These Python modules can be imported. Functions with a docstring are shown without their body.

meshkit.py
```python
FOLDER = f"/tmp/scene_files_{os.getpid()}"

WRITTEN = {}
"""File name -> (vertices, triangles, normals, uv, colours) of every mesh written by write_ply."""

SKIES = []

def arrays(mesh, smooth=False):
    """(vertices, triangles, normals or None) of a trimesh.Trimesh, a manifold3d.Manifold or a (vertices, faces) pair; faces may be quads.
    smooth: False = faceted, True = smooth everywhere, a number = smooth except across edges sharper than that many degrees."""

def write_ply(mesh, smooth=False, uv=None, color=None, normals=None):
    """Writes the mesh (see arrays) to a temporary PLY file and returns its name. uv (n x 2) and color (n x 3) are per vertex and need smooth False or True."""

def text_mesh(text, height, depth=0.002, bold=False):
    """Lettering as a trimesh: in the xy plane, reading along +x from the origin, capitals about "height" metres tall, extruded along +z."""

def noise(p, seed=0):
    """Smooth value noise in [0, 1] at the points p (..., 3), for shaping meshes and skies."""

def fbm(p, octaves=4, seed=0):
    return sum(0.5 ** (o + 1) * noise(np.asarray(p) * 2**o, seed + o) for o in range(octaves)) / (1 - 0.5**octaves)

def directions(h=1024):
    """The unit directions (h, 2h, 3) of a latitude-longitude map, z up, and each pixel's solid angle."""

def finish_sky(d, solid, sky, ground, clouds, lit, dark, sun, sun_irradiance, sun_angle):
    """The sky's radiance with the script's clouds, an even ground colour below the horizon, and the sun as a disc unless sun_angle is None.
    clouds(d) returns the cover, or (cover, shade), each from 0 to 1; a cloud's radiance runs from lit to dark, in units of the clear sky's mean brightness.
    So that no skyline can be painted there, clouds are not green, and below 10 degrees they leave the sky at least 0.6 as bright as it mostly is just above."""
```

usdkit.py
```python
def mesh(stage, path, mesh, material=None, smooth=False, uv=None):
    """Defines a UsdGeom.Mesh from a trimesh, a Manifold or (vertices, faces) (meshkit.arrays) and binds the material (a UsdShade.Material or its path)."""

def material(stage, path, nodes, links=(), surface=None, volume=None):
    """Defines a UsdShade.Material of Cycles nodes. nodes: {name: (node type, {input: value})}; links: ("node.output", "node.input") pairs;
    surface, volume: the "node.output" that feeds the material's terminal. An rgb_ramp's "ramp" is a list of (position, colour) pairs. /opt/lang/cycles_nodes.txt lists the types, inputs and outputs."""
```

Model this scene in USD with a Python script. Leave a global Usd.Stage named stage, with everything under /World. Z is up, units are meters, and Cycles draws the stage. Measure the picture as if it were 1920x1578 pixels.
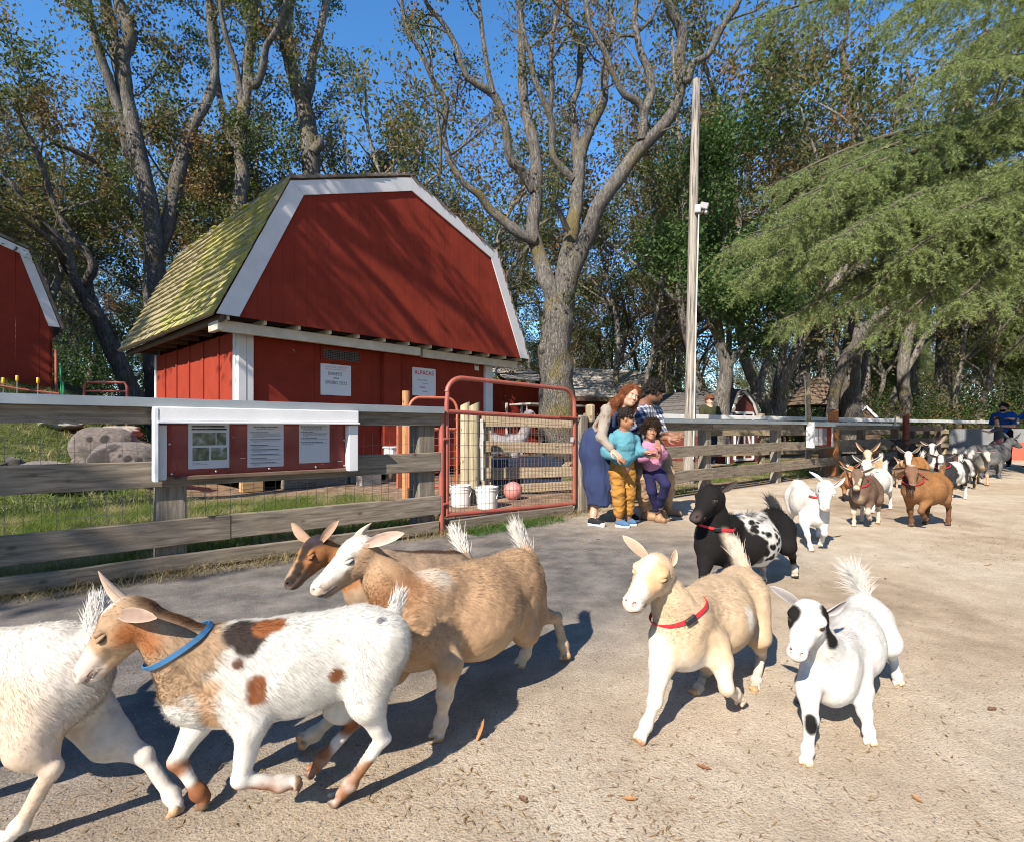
import math, random
import numpy as np, trimesh, usdkit, meshkit
from pxr import Usd, UsdGeom, UsdLux, UsdShade, Sdf, Gf, Vt

stage = Usd.Stage.CreateInMemory()
UsdGeom.SetStageUpAxis(stage, "Z")
UsdGeom.SetStageMetersPerUnit(stage, 1.0)
W = UsdGeom.Xform.Define(stage, "/World")
stage.SetDefaultPrim(W.GetPrim())
UsdGeom.Scope.Define(stage, "/World/Looks")

# ---------------------------------------------------------------- camera, sky, sun, exposure
CAM_H, FPX, HORIZON = 1.05, 1000.0, 804.0
cam = UsdGeom.Camera.Define(stage, "/World/camera")
cam.AddTranslateOp().Set((0, 0, CAM_H))
cam.AddRotateXOp().Set(90.0)
cam.CreateHorizontalApertureAttr(36.0)
cam.CreateFocalLengthAttr(36.0 * FPX / 1920.0)
cam.CreateVerticalApertureOffsetAttr((HORIZON - 789.0) / 1920.0 * 36.0)
cam.CreateClippingRangeAttr((0.05, 2000.0))
cam.CreateExposureAttr(1.2)

SUN_EL, SUN_AZ = math.radians(38.0), math.radians(-150.0)     # azimuth = atan2(x, y) of the direction towards the sun
SUN = np.array([math.cos(SUN_EL) * math.sin(SUN_AZ), math.cos(SUN_EL) * math.cos(SUN_AZ), math.sin(SUN_EL)])
dome = UsdLux.DomeLight.Define(stage, "/World/sky")
skymat = usdkit.material(stage, "/World/Looks/sky_look", {
    "s": ("sky_texture", {"sky_type": "single_scattering", "sun_disc": False, "sun_elevation": SUN_EL, "sun_rotation": SUN_AZ % (2 * math.pi),
                          "air_density": 1.0, "aerosol_density": 0.15, "ozone_density": 3.5, "altitude": 100.0}),
    "b": ("background_shader", {"strength": 0.115}), "h": ("hsv", {"saturation": 1.22})}, [("s.color", "h.color"), ("h.color", "b.color")], surface="b.background")
UsdShade.MaterialBindingAPI.Apply(dome.GetPrim()).Bind(skymat)
sun = UsdLux.DistantLight.Define(stage, "/World/sun")
sun.CreateIntensityAttr(1.22)
sun.CreateAngleAttr(0.5)
sun.CreateNormalizeAttr(True)
sun.CreateColorAttr(Gf.Vec3f(1.0, 0.9, 0.76))
_z = SUN
_x = np.cross([0, 0, 1.0], _z); _x /= np.linalg.norm(_x)
_y = np.cross(_z, _x)
sun.AddTransformOp().Set(Gf.Matrix4d(*_x, 0, *_y, 0, *_z, 0, 0, 0, 0, 1))

# ---------------------------------------------------------------- helpers
_used = {}


def new_path(parent, name):
    key = (str(parent), name)
    n = _used.get(key, 0)
    _used[key] = n + 1
    return f"{parent}/{name}" if n == 0 else f"{parent}/{name}_{n:03d}"


def P(parent):
    return str(parent.GetPath()) if hasattr(parent, "GetPath") else (parent or "/World")


def tag(prim, label=None, cat=None, group=None, kind=None):
    p = prim.GetPrim() if hasattr(prim, "GetPrim") else prim
    for k, v in (("label", label), ("category", cat), ("group", group), ("kind", kind)):
        if v:
            p.SetCustomDataByKey(k, v)
    return p


def mat4(R=None, t=(0, 0, 0)):
    M = np.eye(4)
    if R is not None:
        M[:3, :3] = R
    M[:3, 3] = t
    return M


def set_xf(x, M):
    x.AddTransformOp().Set(Gf.Matrix4d(*np.asarray(M).T.ravel().tolist()))


def thing(name, label, cat, loc=(0, 0, 0), rotz=0.0, group=None, M=None):
    x = UsdGeom.Xform.Define(stage, new_path("/World", name))
    set_xf(x, M if M is not None else mat4(rz(rotz), loc))
    tag(x, label, cat, group)
    return x.GetPrim()


def rz(a):
    c, s = math.cos(a), math.sin(a)
    return np.array([[c, -s, 0], [s, c, 0], [0, 0, 1.0]])


def obj(name, mesh, m, parent=None, smooth=False, M=None, label=None, color=None, kind=None):
    """One Mesh prim. color: per-vertex (n,3) in primvar 'col' (then smooth must be bool)."""
    p = usdkit.mesh(stage, new_path(P(parent), name), mesh, m, smooth)
    if M is not None:
        set_xf(p, M)
    if color is not None:
        UsdGeom.PrimvarsAPI(p).CreatePrimvar("col", Sdf.ValueTypeNames.Color3fArray, "vertex").Set(Vt.Vec3fArray.FromNumpy(np.asarray(color, np.float32)))
    if label:
        tag(p, label)
    if kind:
        tag(p, kind=kind)
    return p.GetPrim()


def cat_mesh(ms):
    vs, fs, n = [], [], 0
    for m in ms:
        v, f = (m.vertices, m.faces) if hasattr(m, "vertices") else m
        v, f = np.asarray(v, float), np.asarray(f, int)
        if f.shape[1] == 4:
            f = np.vstack([f[:, [0, 1, 2]], f[:, [0, 2, 3]]])
        vs.append(v); fs.append(f + n); n += len(v)
    return np.vstack(vs), np.vstack(fs)


def xf(mesh, M):
    v, f = (mesh.vertices, mesh.faces) if hasattr(mesh, "vertices") else mesh
    M = np.asarray(M)
    return np.asarray(v) @ M[:3, :3].T + M[:3, 3], np.asarray(f)


def cbox(sx, sy, sz, c=0.006):
    """Chamfered box centred at the origin: 24 vertices, 44 triangles."""
    c = min(c, 0.45 * min(sx, sy, sz))
    h = np.array([sx, sy, sz]) / 2
    pts = []
    for k in range(3):
        for s in np.ndindex(2, 2, 2):
            sg = np.array(s) * 2 - 1
            p = sg * (h - c)
            p[k] = sg[k] * h[k]
            pts.append(p)
    hull = trimesh.convex.convex_hull(np.array(pts), qhull_options="QJ Pp")
    return np.array(hull.vertices), np.array(hull.faces)


def box(sx, sy, sz, at=(0, 0, 0)):
    m = trimesh.creation.box([sx, sy, sz])
    return m.vertices + np.asarray(at, float), m.faces


def frame_from(xdir, up=(0, 0, 1.0)):
    x = np.asarray(xdir, float); x = x / np.linalg.norm(x)
    u = np.asarray(up, float)
    y = np.cross(u, x); y /= np.linalg.norm(y)
    z = np.cross(x, y)
    return np.stack([x, y, z], 1)


def beam(name, a, b, th, h, m, parent=None, up=(0, 0, 1.0), c=0.006, label=None, warp=0.0, seed=0):
    """A board from a to b (centre line): local x along it, y thickness, z height."""
    a, b = np.asarray(a, float), np.asarray(b, float)
    L = np.linalg.norm(b - a)
    v, f = cbox(L, th, h, c)
    if warp:
        r = np.random.default_rng(seed)
        n = max(2, int(L / 0.25))
        xs = np.linspace(-L / 2, L / 2, n + 1)
        prof = [(-th / 2, -h / 2 + c), (-th / 2 + c, -h / 2), (th / 2 - c, -h / 2), (th / 2, -h / 2 + c), (th / 2, h / 2 - c), (th / 2 - c, h / 2), (-th / 2 + c, h / 2), (-th / 2, h / 2 - c)]
        V, F = [], []
        dz = np.cumsum(r.normal(0, warp, n + 1)); dz -= np.linspace(dz[0], dz[-1], n + 1)
        dh = r.normal(0, warp * 0.6, n + 1)
        for i, x in enumerate(xs):
            for (y, z) in prof:
                V.append((x, y + dz[i] * 0.5, z * (1 + dh[i] / h) + dz[i]))
        for i in range(n):
            for k in range(8):
                q = [i * 8 + k, i * 8 + (k + 1) % 8, (i + 1) * 8 + (k + 1) % 8, (i + 1) * 8 + k]
                F += [[q[0], q[2], q[1]], [q[0], q[3], q[2]]]
        for k in range(1, 7):
            F.append([0, k, k + 1]); F.append([n * 8, n * 8 + k + 1, n * 8 + k])
        v, f = np.array(V), np.array(F)
        if np.sum(np.einsum('ij,ij->i', v[f[:, 0]], np.cross(v[f[:, 1]], v[f[:, 2]]))) < 0:
            f = f[:, ::-1]
    return obj(name, (v, f), m, parent, M=mat4(frame_from(b - a, up), (a + b) / 2), label=label)


def tube(pts, rad, sides=8, cap=True, noise=0.0, seed=0, nscale=3.0):
    p = np.asarray(pts, float)
    n = len(p)
    rad = np.broadcast_to(np.asarray(rad, float), (n,))
    t = np.gradient(p, axis=0); t /= np.linalg.norm(t, axis=1, keepdims=True) + 1e-12
    ref = np.array([0.31, 0.17, 0.93]) if abs(t[0][2]) < 0.8 else np.array([1.0, 0.2, 0.1])
    a = np.cross(t[0], ref); a /= np.linalg.norm(a)
    A = [a]
    for i in range(1, n):                                   # parallel transport
        a = a - t[i] * np.dot(a, t[i]); a = a / (np.linalg.norm(a) + 1e-12); A.append(a)
    A = np.array(A); B = np.cross(t, A)
    ang = np.arange(sides) * 2 * np.pi / sides
    v = p[:, None] + rad[:, None, None] * (np.cos(ang)[None, :, None] * A[:, None] + np.sin(ang)[None, :, None] * B[:, None])
    if noise:
        d = (meshkit.noise(v.reshape(-1, 3) * nscale, seed).reshape(n, sides) - 0.5) * 2 * noise
        v = p[:, None] + (v - p[:, None]) * (1 + d[..., None])
    i, j = np.meshgrid(np.arange(n - 1), np.arange(sides), indexing="ij")
    q = np.stack([i * sides + j, i * sides + (j + 1) % sides, (i + 1) * sides + (j + 1) % sides, (i + 1) * sides + j], -1).reshape(-1, 4)
    V = v.reshape(-1, 3)
    F = np.vstack([q[:, [0, 1, 2]], q[:, [0, 2, 3]]])
    if cap:
        V = np.vstack([V, p[0], p[-1]])
        k = np.arange(sides)
        F = np.vstack([F, np.stack([np.full(sides, n * sides), (k + 1) % sides, k], 1),
                       np.stack([np.full(sides, n * sides + 1), (n - 1) * sides + k, (n - 1) * sides + (k + 1) % sides], 1)])
    return V, F


def spline(pts, n=8):
    """Catmull-Rom through the rows of pts (any number of columns), n steps per span."""
    p = np.asarray(pts, float)
    q = np.vstack([2 * p[0] - p[1], p, 2 * p[-1] - p[-2]])
    out = []
    for i in range(1, len(q) - 2):
        for u in np.linspace(0, 1, n, endpoint=False):
            a, b, c, d = q[i - 1:i + 3]
            out.append(0.5 * (2 * b + (c - a) * u + (2 * a - 5 * b + 4 * c - d) * u * u + (3 * b - a - 3 * c + d) * u ** 3))
    out.append(p[-1])
    return np.array(out)


def V(px, py, D):
    """The point at distance D in front of the camera that the photograph shows at pixel (px, py)."""
    return np.array([(px - 960.0) / FPX * D, D, CAM_H - (py - HORIZON) / FPX * D])


def G(px, py, z=0.0):
    """The ground point seen at the pixel."""
    D = (CAM_H - z) * FPX / (py - HORIZON)
    return np.array([(px - 960.0) / FPX * D, D, z])


# ---------------------------------------------------------------- materials
_mats = {}


def mat(name, nodes, links, surface):
    m = usdkit.material(stage, f"/World/Looks/{name}", nodes, links, surface)
    _mats[name] = m
    return m


def plain(name, color, rough=0.7, metallic=0.0, spec=0.5, var=0.12, scale=9.0, bump=0.0, bscale=60.0, **kw):
    """A principled colour with a little mottling and optional fine bump."""
    c = np.array(color, float)
    nodes = {"tc": ("texture_coordinate", {}), "n": ("noise_texture", {"scale": scale, "detail": 5.0, "roughness": 0.6}),
             "r": ("rgb_ramp", {"ramp": [(0.25, tuple(c * (1 - var))), (0.75, tuple(np.minimum(c * (1 + var), 0.95)))]}),
             "p": ("principled_bsdf", {"roughness": rough, "metallic": metallic, "specular_ior_level": spec, **kw})}
    links = [("tc.object", "n.vector"), ("n.fac", "r.fac"), ("r.color", "p.base_color")]
    if bump:
        nodes["bn"] = ("noise_texture", {"scale": bscale, "detail": 3.0})
        nodes["b"] = ("bump", {"strength": bump, "distance": 0.01})
        links += [("tc.object", "bn.vector"), ("bn.fac", "b.height"), ("b.normal", "p.normal")]
    return mat(name, nodes, links, "p.BSDF")


def wood(name, c1, c2, axis=0, rough=0.85, knots=True, bump=0.5, blotch=None):
    """Weathered boards: grain stretched along a local axis, knots, a tone that differs from board to board."""
    sc = [14.0, 14.0, 14.0]; sc[axis] = 1.1
    kc = [5.0, 9.0, 9.0] if axis == 0 else ([9.0, 9.0, 5.0])
    nodes = {"tc": ("texture_coordinate", {}), "oi": ("object_info", {}),
             "off": ("vector_math", {"math_type": "multiply_add", "vector2": (17.0, 23.0, 31.0)}),
             "cr": ("combine_xyz", {}),
             "ad": ("vector_math", {"math_type": "add"}),
             "m": ("mapping", {"mapping_type": "point", "scale": tuple(sc)}),
             "n": ("noise_texture", {"scale": 3.2, "detail": 8.0, "roughness": 0.62, "distortion": 0.6}),
             "r": ("rgb_ramp", {"ramp": [(0.3, c1), (0.52, tuple((np.array(c1) + np.array(c2)) / 2)), (0.72, c2)]}),
             "v": ("voronoi_texture", {"scale": 1.0, "randomness": 1.0}), "km": ("mapping", {"mapping_type": "point", "scale": tuple(kc)}),
             "kr": ("rgb_ramp", {"ramp": [(0.0, (0.25, 0.22, 0.2)), (0.09, (0.45, 0.4, 0.37)), (0.17, (1, 1, 1)), (1, (1, 1, 1))]}),
             "mx": ("mix", {"mix_type": "multiply", "fac": 0.85 if knots else 0.0}),
             "tn": ("map_range", {"from_min": 0.0, "from_max": 1.0, "to_min": 0.8, "to_max": 1.18}),
             "tv": ("vector_math", {"math_type": "scale"}),
             "b": ("bump", {"strength": bump, "distance": 0.004}),
             "p": ("principled_bsdf", {"roughness": rough, "specular_ior_level": 0.3})}
    links = [("oi.random", "cr.x"), ("oi.random", "cr.y"), ("oi.random", "cr.z"), ("cr.vector", "off.vector1"), ("tc.object", "off.vector3"),
             ("off.vector", "m.vector"), ("m.vector", "n.vector"), ("n.fac", "r.fac"), ("off.vector", "km.vector"), ("km.vector", "v.vector"),
             ("v.distance", "kr.fac"), ("r.color", "mx.color1"), ("kr.color", "mx.color2"), ("oi.random", "tn.value"), ("mx.color", "tv.vector1"),
             ("tn.result", "tv.scale"), ("tv.vector", "p.base_color"), ("n.fac", "b.height"), ("b.normal", "p.normal")]
    if blotch:
        nodes["bl"] = ("noise_texture", {"scale": 1.7, "detail": 3.0})
        nodes["br"] = ("rgb_ramp", {"ramp": [(0.45, (0, 0, 0)), (0.62, (1, 1, 1))]})
        nodes["bm"] = ("mix", {"mix_type": "mix", "color2": blotch})
        links = [l for l in links if l[1] != "p.base_color"] + [("tc.object", "bl.vector"), ("bl.fac", "br.fac"), ("br.color", "bm.fac"), ("tv.vector", "bm.color1"), ("bm.color", "p.base_color")]
    return mat(name, nodes, links, "p.BSDF")


def leafmat(name, cols, trans=0.35, rough=0.55, clump=None, cscale=0.9):
    """Leaves: colour from the leaf's own random number, mixed with an autumn tint in patches."""
    n = len(cols)
    nodes = {"g": ("geometry", {}), "r": ("rgb_ramp", {"ramp": [(i / (n - 1), c) for i, c in enumerate(cols)]}),
             "p": ("principled_bsdf", {"roughness": rough, "specular_ior_level": 0.35}), "t": ("translucent_bsdf", {}),
             "mc": ("mix_closure", {"fac": trans}), "hs": ("hsv", {"value": 1.35, "saturation": 1.1})}
    links = [("g.random_per_island", "r.fac"), ("hs.color", "t.color"), ("p.BSDF", "mc.closure1"), ("t.BSDF", "mc.closure2")]
    if clump:
        nodes["tc"] = ("texture_coordinate", {})
        nodes["cn"] = ("noise_texture", {"scale": cscale, "detail": 3.0})
        nodes["cr"] = ("rgb_ramp", {"ramp": [(0.5, (0, 0, 0)), (0.66, (1, 1, 1))]})
        nodes["cm"] = ("mix", {"mix_type": "mix", "color2": clump})
        links += [("tc.object", "cn.vector"), ("cn.fac", "cr.fac"), ("cr.color", "cm.fac"), ("r.color", "cm.color1"), ("cm.color", "p.base_color"), ("cm.color", "hs.color")]
    else:
        links += [("r.color", "p.base_color"), ("r.color", "hs.color")]
    return mat(name, nodes, links, "mc.closure")


def attrmat(name, rough=0.8, sheen=0.0, var=0.1, nscale=70.0, bump=0.25, sss=0.0, spec=0.3):
    """Colour from the mesh's own 'col' with fine mottling: coats and skin."""
    nodes = {"a": ("attribute", {}), "tc": ("texture_coordinate", {}), "n": ("noise_texture", {"scale": nscale, "detail": 4.0}),
             "mr": ("map_range", {"from_min": 0.3, "from_max": 0.7, "to_min": 1 - var, "to_max": 1 + var}),
             "s": ("vector_math", {"math_type": "scale"}), "b": ("bump", {"strength": bump, "distance": 0.003}),
             "p": ("principled_bsdf", {"roughness": rough, "specular_ior_level": spec, "sheen_weight": sheen, "subsurface_weight": sss, "subsurface_scale": 0.01, "subsurface_radius": (1.0, 0.4, 0.2)})}
    m = mat(name, nodes, [("tc.object", "n.vector"), ("n.fac", "mr.value"), ("a.color", "s.vector1"), ("mr.result", "s.scale"), ("s.vector", "p.base_color"), ("n.fac", "b.height"), ("b.normal", "p.normal")], "p.BSDF")
    stage.GetPrimAtPath(f"/World/Looks/{name}/a").CreateAttribute("inputs:attribute", Sdf.ValueTypeNames.String).Set("col")
    return m
# ---------------------------------------------------------------- organic shapes: smooth unions of cones and ellipsoids, meshed by surface nets
def cone(a, b, ra, rb, k=0.02, sub=False):
    return ("c", np.asarray(a, float), np.asarray(b, float), float(ra), float(rb), float(k), sub)


def chain(pts, radii, k=0.02):
    return [cone(pts[i], pts[i + 1], radii[i], radii[i + 1], k) for i in range(len(pts) - 1)]


def ell(c, r, R=None, k=0.02, sub=False):
    return ("e", np.asarray(c, float), np.asarray(r, float), np.eye(3) if R is None else np.asarray(R, float), None, float(k), sub)


def _prim(pr, p):
    if pr[0] == "c":
        a, b, ra, rb = pr[1:5]
        ba = b - a
        t = np.clip(((p - a) @ ba) / max(ba @ ba, 1e-12), 0, 1)
        return np.linalg.norm(p - a - t[:, None] * ba, axis=1) - (ra + (rb - ra) * t)
    q = (p - pr[1]) @ pr[3]
    k0 = np.linalg.norm(q / pr[2], axis=1)
    k1 = np.linalg.norm(q / pr[2] ** 2, axis=1)
    return np.where(k1 > 1e-9, k0 * (k0 - 1) / np.maximum(k1, 1e-9), -pr[2].min())


def _bounds(pr):
    if pr[0] == "c":
        r = max(pr[3], pr[4])
        return np.minimum(pr[1], pr[2]) - r, np.maximum(pr[1], pr[2]) + r
    e = np.abs(pr[3]) @ pr[2]
    return pr[1] - e, pr[1] + e


def sdf_eval(prims, p, margin):
    d = np.full(len(p), 0.5)
    for pr in prims:
        lo, hi = _bounds(pr)
        m = margin + pr[5]
        i = np.flatnonzero(np.all((p > lo - m) & (p < hi + m), axis=1))
        if not len(i):
            continue
        e, k = _prim(pr, p[i]), pr[5]
        g = d[i]
        if pr[6]:
            h = np.clip(0.5 - 0.5 * (e + g) / k, 0, 1)
            d[i] = g * (1 - h) - e * h + k * h * (1 - h)
        else:
            h = np.clip(0.5 + 0.5 * (g - e) / k, 0, 1)
            d[i] = g * (1 - h) + e * h - k * h * (1 - h)
    return d


def sdf_mesh(prims, h, warp=None, smooth=1):
    """(vertices, faces) of the surface, h the grid step. warp(p) adds a small distance."""
    B = [_bounds(p) for p in prims if not p[6]]
    lo = np.min([b[0] for b in B], 0) - 3 * h - 0.02
    hi = np.max([b[1] for b in B], 0) + 3 * h + 0.02
    C = 4
    n = np.ceil((hi - lo) / (h * C)).astype(int)
    ax = [lo[k] + (np.arange(n[k]) + 0.5) * h * C - 0.5 * h for k in range(3)]
    cp = np.stack(np.meshgrid(*ax, indexing="ij"), -1).reshape(-1, 3)
    cd = sdf_eval(prims, cp, h * C * 2)
    near = np.abs(cd) < h * C * 1.45
    N = n * C
    D = np.repeat(np.repeat(np.repeat(cd.reshape(n), C, 0), C, 1), C, 2).astype(np.float32)
    I = np.argwhere(near.reshape(n))
    off = np.stack(np.meshgrid(*[np.arange(C)] * 3, indexing="ij"), -1).reshape(-1, 3)
    idx = (I[:, None] * C + off[None]).reshape(-1, 3)
    fp = lo + idx * h
    fd = sdf_eval(prims, fp, h * 3)
    if warp is not None:
        fd = fd + warp(fp)
    D[idx[:, 0], idx[:, 1], idx[:, 2]] = fd
    S = D < 0
    corner = [(i, j, k) for i in (0, 1) for j in (0, 1) for k in (0, 1)]
    sub = lambda A, c: A[c[0]:A.shape[0] - 1 + c[0], c[1]:A.shape[1] - 1 + c[1], c[2]:A.shape[2] - 1 + c[2]]
    cnt = sum(sub(S, c).astype(np.int8) for c in corner)
    act = np.argwhere((cnt > 0) & (cnt < 8))
    vals = {c: D[act[:, 0] + c[0], act[:, 1] + c[1], act[:, 2] + c[2]] for c in corner}
    acc, num = np.zeros((len(act), 3)), np.zeros(len(act))
    for c in corner:
        for k in range(3):
            if c[k] == 0:
                e = list(c); e[k] = 1; e = tuple(e)
                a, b = vals[c], vals[e]
                x = (a < 0) != (b < 0)
                t = np.where(x, a / np.where(x, a - b, 1), 0)
                pt = np.tile(np.array(c, float), (len(act), 1)); pt[:, k] = t
                acc[x] += pt[x]; num[x] += 1
    vert = lo + (act + acc / num[:, None]) * h
    ids = np.full(np.array(D.shape) - 1, -1, np.int64)
    ids[act[:, 0], act[:, 1], act[:, 2]] = np.arange(len(act))
    faces = []
    for k in range(3):
        u, w = (k + 1) % 3, (k + 2) % 3
        s0 = np.take(S, range(S.shape[k] - 1), k); s1 = np.take(S, range(1, S.shape[k]), k)
        E = np.argwhere(s0 != s1)
        E = E[(E[:, u] > 0) & (E[:, w] > 0) & (E[:, u] < D.shape[u] - 1) & (E[:, w] < D.shape[w] - 1)]
        inside = S[E[:, 0], E[:, 1], E[:, 2]]
        q = []
        for du, dw in ((-1, -1), (0, -1), (0, 0), (-1, 0)):
            e = E.copy(); e[:, u] += du; e[:, w] += dw
            q.append(ids[e[:, 0], e[:, 1], e[:, 2]])
        q = np.stack(q, 1)
        q[~inside] = q[~inside][:, ::-1]
        q = q[(q >= 0).all(1)]
        faces.append(q)
    F = np.vstack(faces)
    F = np.vstack([F[:, [0, 1, 2]], F[:, [0, 2, 3]]])
    for _ in range(smooth):                                    # one light pass of smoothing along the faces
        s, c = np.zeros_like(vert), np.zeros(len(vert))
        for a, b in ((0, 1), (1, 2), (2, 0)):
            np.add.at(s, F[:, a], vert[F[:, b]]); np.add.at(c, F[:, a], 1)
            np.add.at(s, F[:, b], vert[F[:, a]]); np.add.at(c, F[:, b], 1)
        vert = 0.6 * vert + 0.4 * s / np.maximum(c, 1)[:, None]
    return vert, F


def unit(v):
    v = np.asarray(v, float)
    return v / (np.linalg.norm(v) + 1e-12)


def nfield(p, scale, seed=0):
    return meshkit.fbm(np.asarray(p) * scale + 31.7, 3, seed) - 0.5


def vnormals(v, f):
    n = np.zeros_like(v)
    fn = np.cross(v[f[:, 1]] - v[f[:, 0]], v[f[:, 2]] - v[f[:, 0]])
    for k in range(3):
        np.add.at(n, f[:, k], fn)
    return n / (np.linalg.norm(n, axis=1, keepdims=True) + 1e-12), np.linalg.norm(fn, axis=1)


def strands(name, parent, roots, dirs, length, width, color, m, bend=None, label=None):
    """Hair: three-point strands (n,3 roots, n,3 unit directions, length per strand)."""
    n = len(roots)
    L = np.broadcast_to(np.asarray(length, float), (n,))[:, None]
    bend = np.zeros((n, 3)) if bend is None else bend
    mid = roots + dirs * L * 0.5 + bend * L * 0.12
    tip = roots + dirs * L * 0.95 + bend * L * 0.45
    pts = np.stack([roots, mid, tip], 1).reshape(-1, 3)
    c = UsdGeom.BasisCurves.Define(stage, new_path(P(parent), name))
    c.CreateTypeAttr("linear")
    c.CreatePointsAttr(Vt.Vec3fArray.FromNumpy(pts.astype(np.float32)))
    c.CreateCurveVertexCountsAttr(Vt.IntArray.FromNumpy(np.full(n, 3, np.int32)))
    wd = np.broadcast_to(np.asarray(width, float), (n,))
    c.CreateWidthsAttr(Vt.FloatArray.FromNumpy((wd[:, None] * np.array([1.0, 0.8, 0.25])).ravel().astype(np.float32)))
    c.SetWidthsInterpolation("vertex")
    UsdGeom.PrimvarsAPI(c).CreatePrimvar("col", Sdf.ValueTypeNames.Color3fArray, "uniform").Set(Vt.Vec3fArray.FromNumpy(np.asarray(color, np.float32)))
    UsdShade.MaterialBindingAPI.Apply(c.GetPrim()).Bind(m)
    if label:
        tag(c, label)
    return c.GetPrim()


def sstep(a, b, x):
    t = np.clip((x - a) / (b - a), 0, 1)
    return t * t * (3 - 2 * t)


def unit_rows(a):
    return a / (np.linalg.norm(a, axis=1, keepdims=True) + 1e-12)
# ---------------------------------------------------------------- frames of the place
FD, FN, FO = np.array([0.766, 0.643, 0]), np.array([-0.643, 0.766, 0]), np.array([-0.707, 5.357, 0])     # fence line: along, behind, a point on it
FD, FN = unit(FD), unit(np.array([-FD[1], FD[0], 0]))


def FP(t, u=0.0, z=0.0):
    return FO + FD * t + FN * u + np.array([0, 0, z])


def ft(px, u=0.0):
    """Where along the fence plane (u behind it) the photograph's column px falls."""
    r = (px - 960.0) / FPX
    o = FO + FN * u
    return (r * o[1] - o[0]) / (FD[0] - r * FD[1])


def fz(px, py, u=0.0):
    D = FP(ft(px, u), u)[1]
    return CAM_H - (py - HORIZON) / FPX * D


def ground_z(x, y):
    x, y = np.asarray(x, float), np.asarray(y, float)
    t = (x - FO[0]) * FD[0] + (y - FO[1]) * FD[1]
    u = (x - FO[0]) * FN[0] + (y - FO[1]) * FN[1]
    a = np.clip(-(t + 1.0), 0, None)
    rise = 1.9 * (1 - np.exp(-0.24 * a)) * sstep(3.0, 8.5, u) + 0.2 * np.clip(u - 6, 0, 8) * sstep(-0.6, -2.6, t)
    far = np.clip(np.hypot(x, y) - 28, 0, None) * 0.012
    return rise + np.minimum(far, 1.5)


def GP(x, y, z=0.0):
    return np.array([x, y, float(ground_z(x, y)) + z])


# ---------------------------------------------------------------- ground
def grid_axis(lo, hi, fine_lo, fine_hi, fine, coarse):
    a = [fine_lo]
    s = fine
    while a[0] > lo:
        s = min(s * 1.25, coarse); a.insert(0, a[0] - s)
    a += list(np.arange(fine_lo + fine, fine_hi, fine))
    s = fine
    while a[-1] < hi:
        s = min(s * 1.25, coarse); a.append(a[-1] + s)
    return np.array(a)


gx, gy = grid_axis(-420, 420, -9, 9, 0.25, 30), grid_axis(-420, 420, -2, 16, 0.25, 30)
X, Y = np.meshgrid(gx, gy, indexing="ij")
Z = ground_z(X, Y) + (meshkit.fbm(np.stack([X * 0.55, Y * 0.55, X * 0], -1), 3, 3) - 0.5) * 0.035 * sstep(3.0, 6.0, Y)
GV = np.stack([X, Y, Z], -1).reshape(-1, 3)
ny = len(gy)
i, j = np.meshgrid(np.arange(len(gx) - 1), np.arange(ny - 1), indexing="ij")
GF = np.stack([i * ny + j, (i + 1) * ny + j, (i + 1) * ny + j + 1, i * ny + j + 1], -1).reshape(-1, 4)


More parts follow.
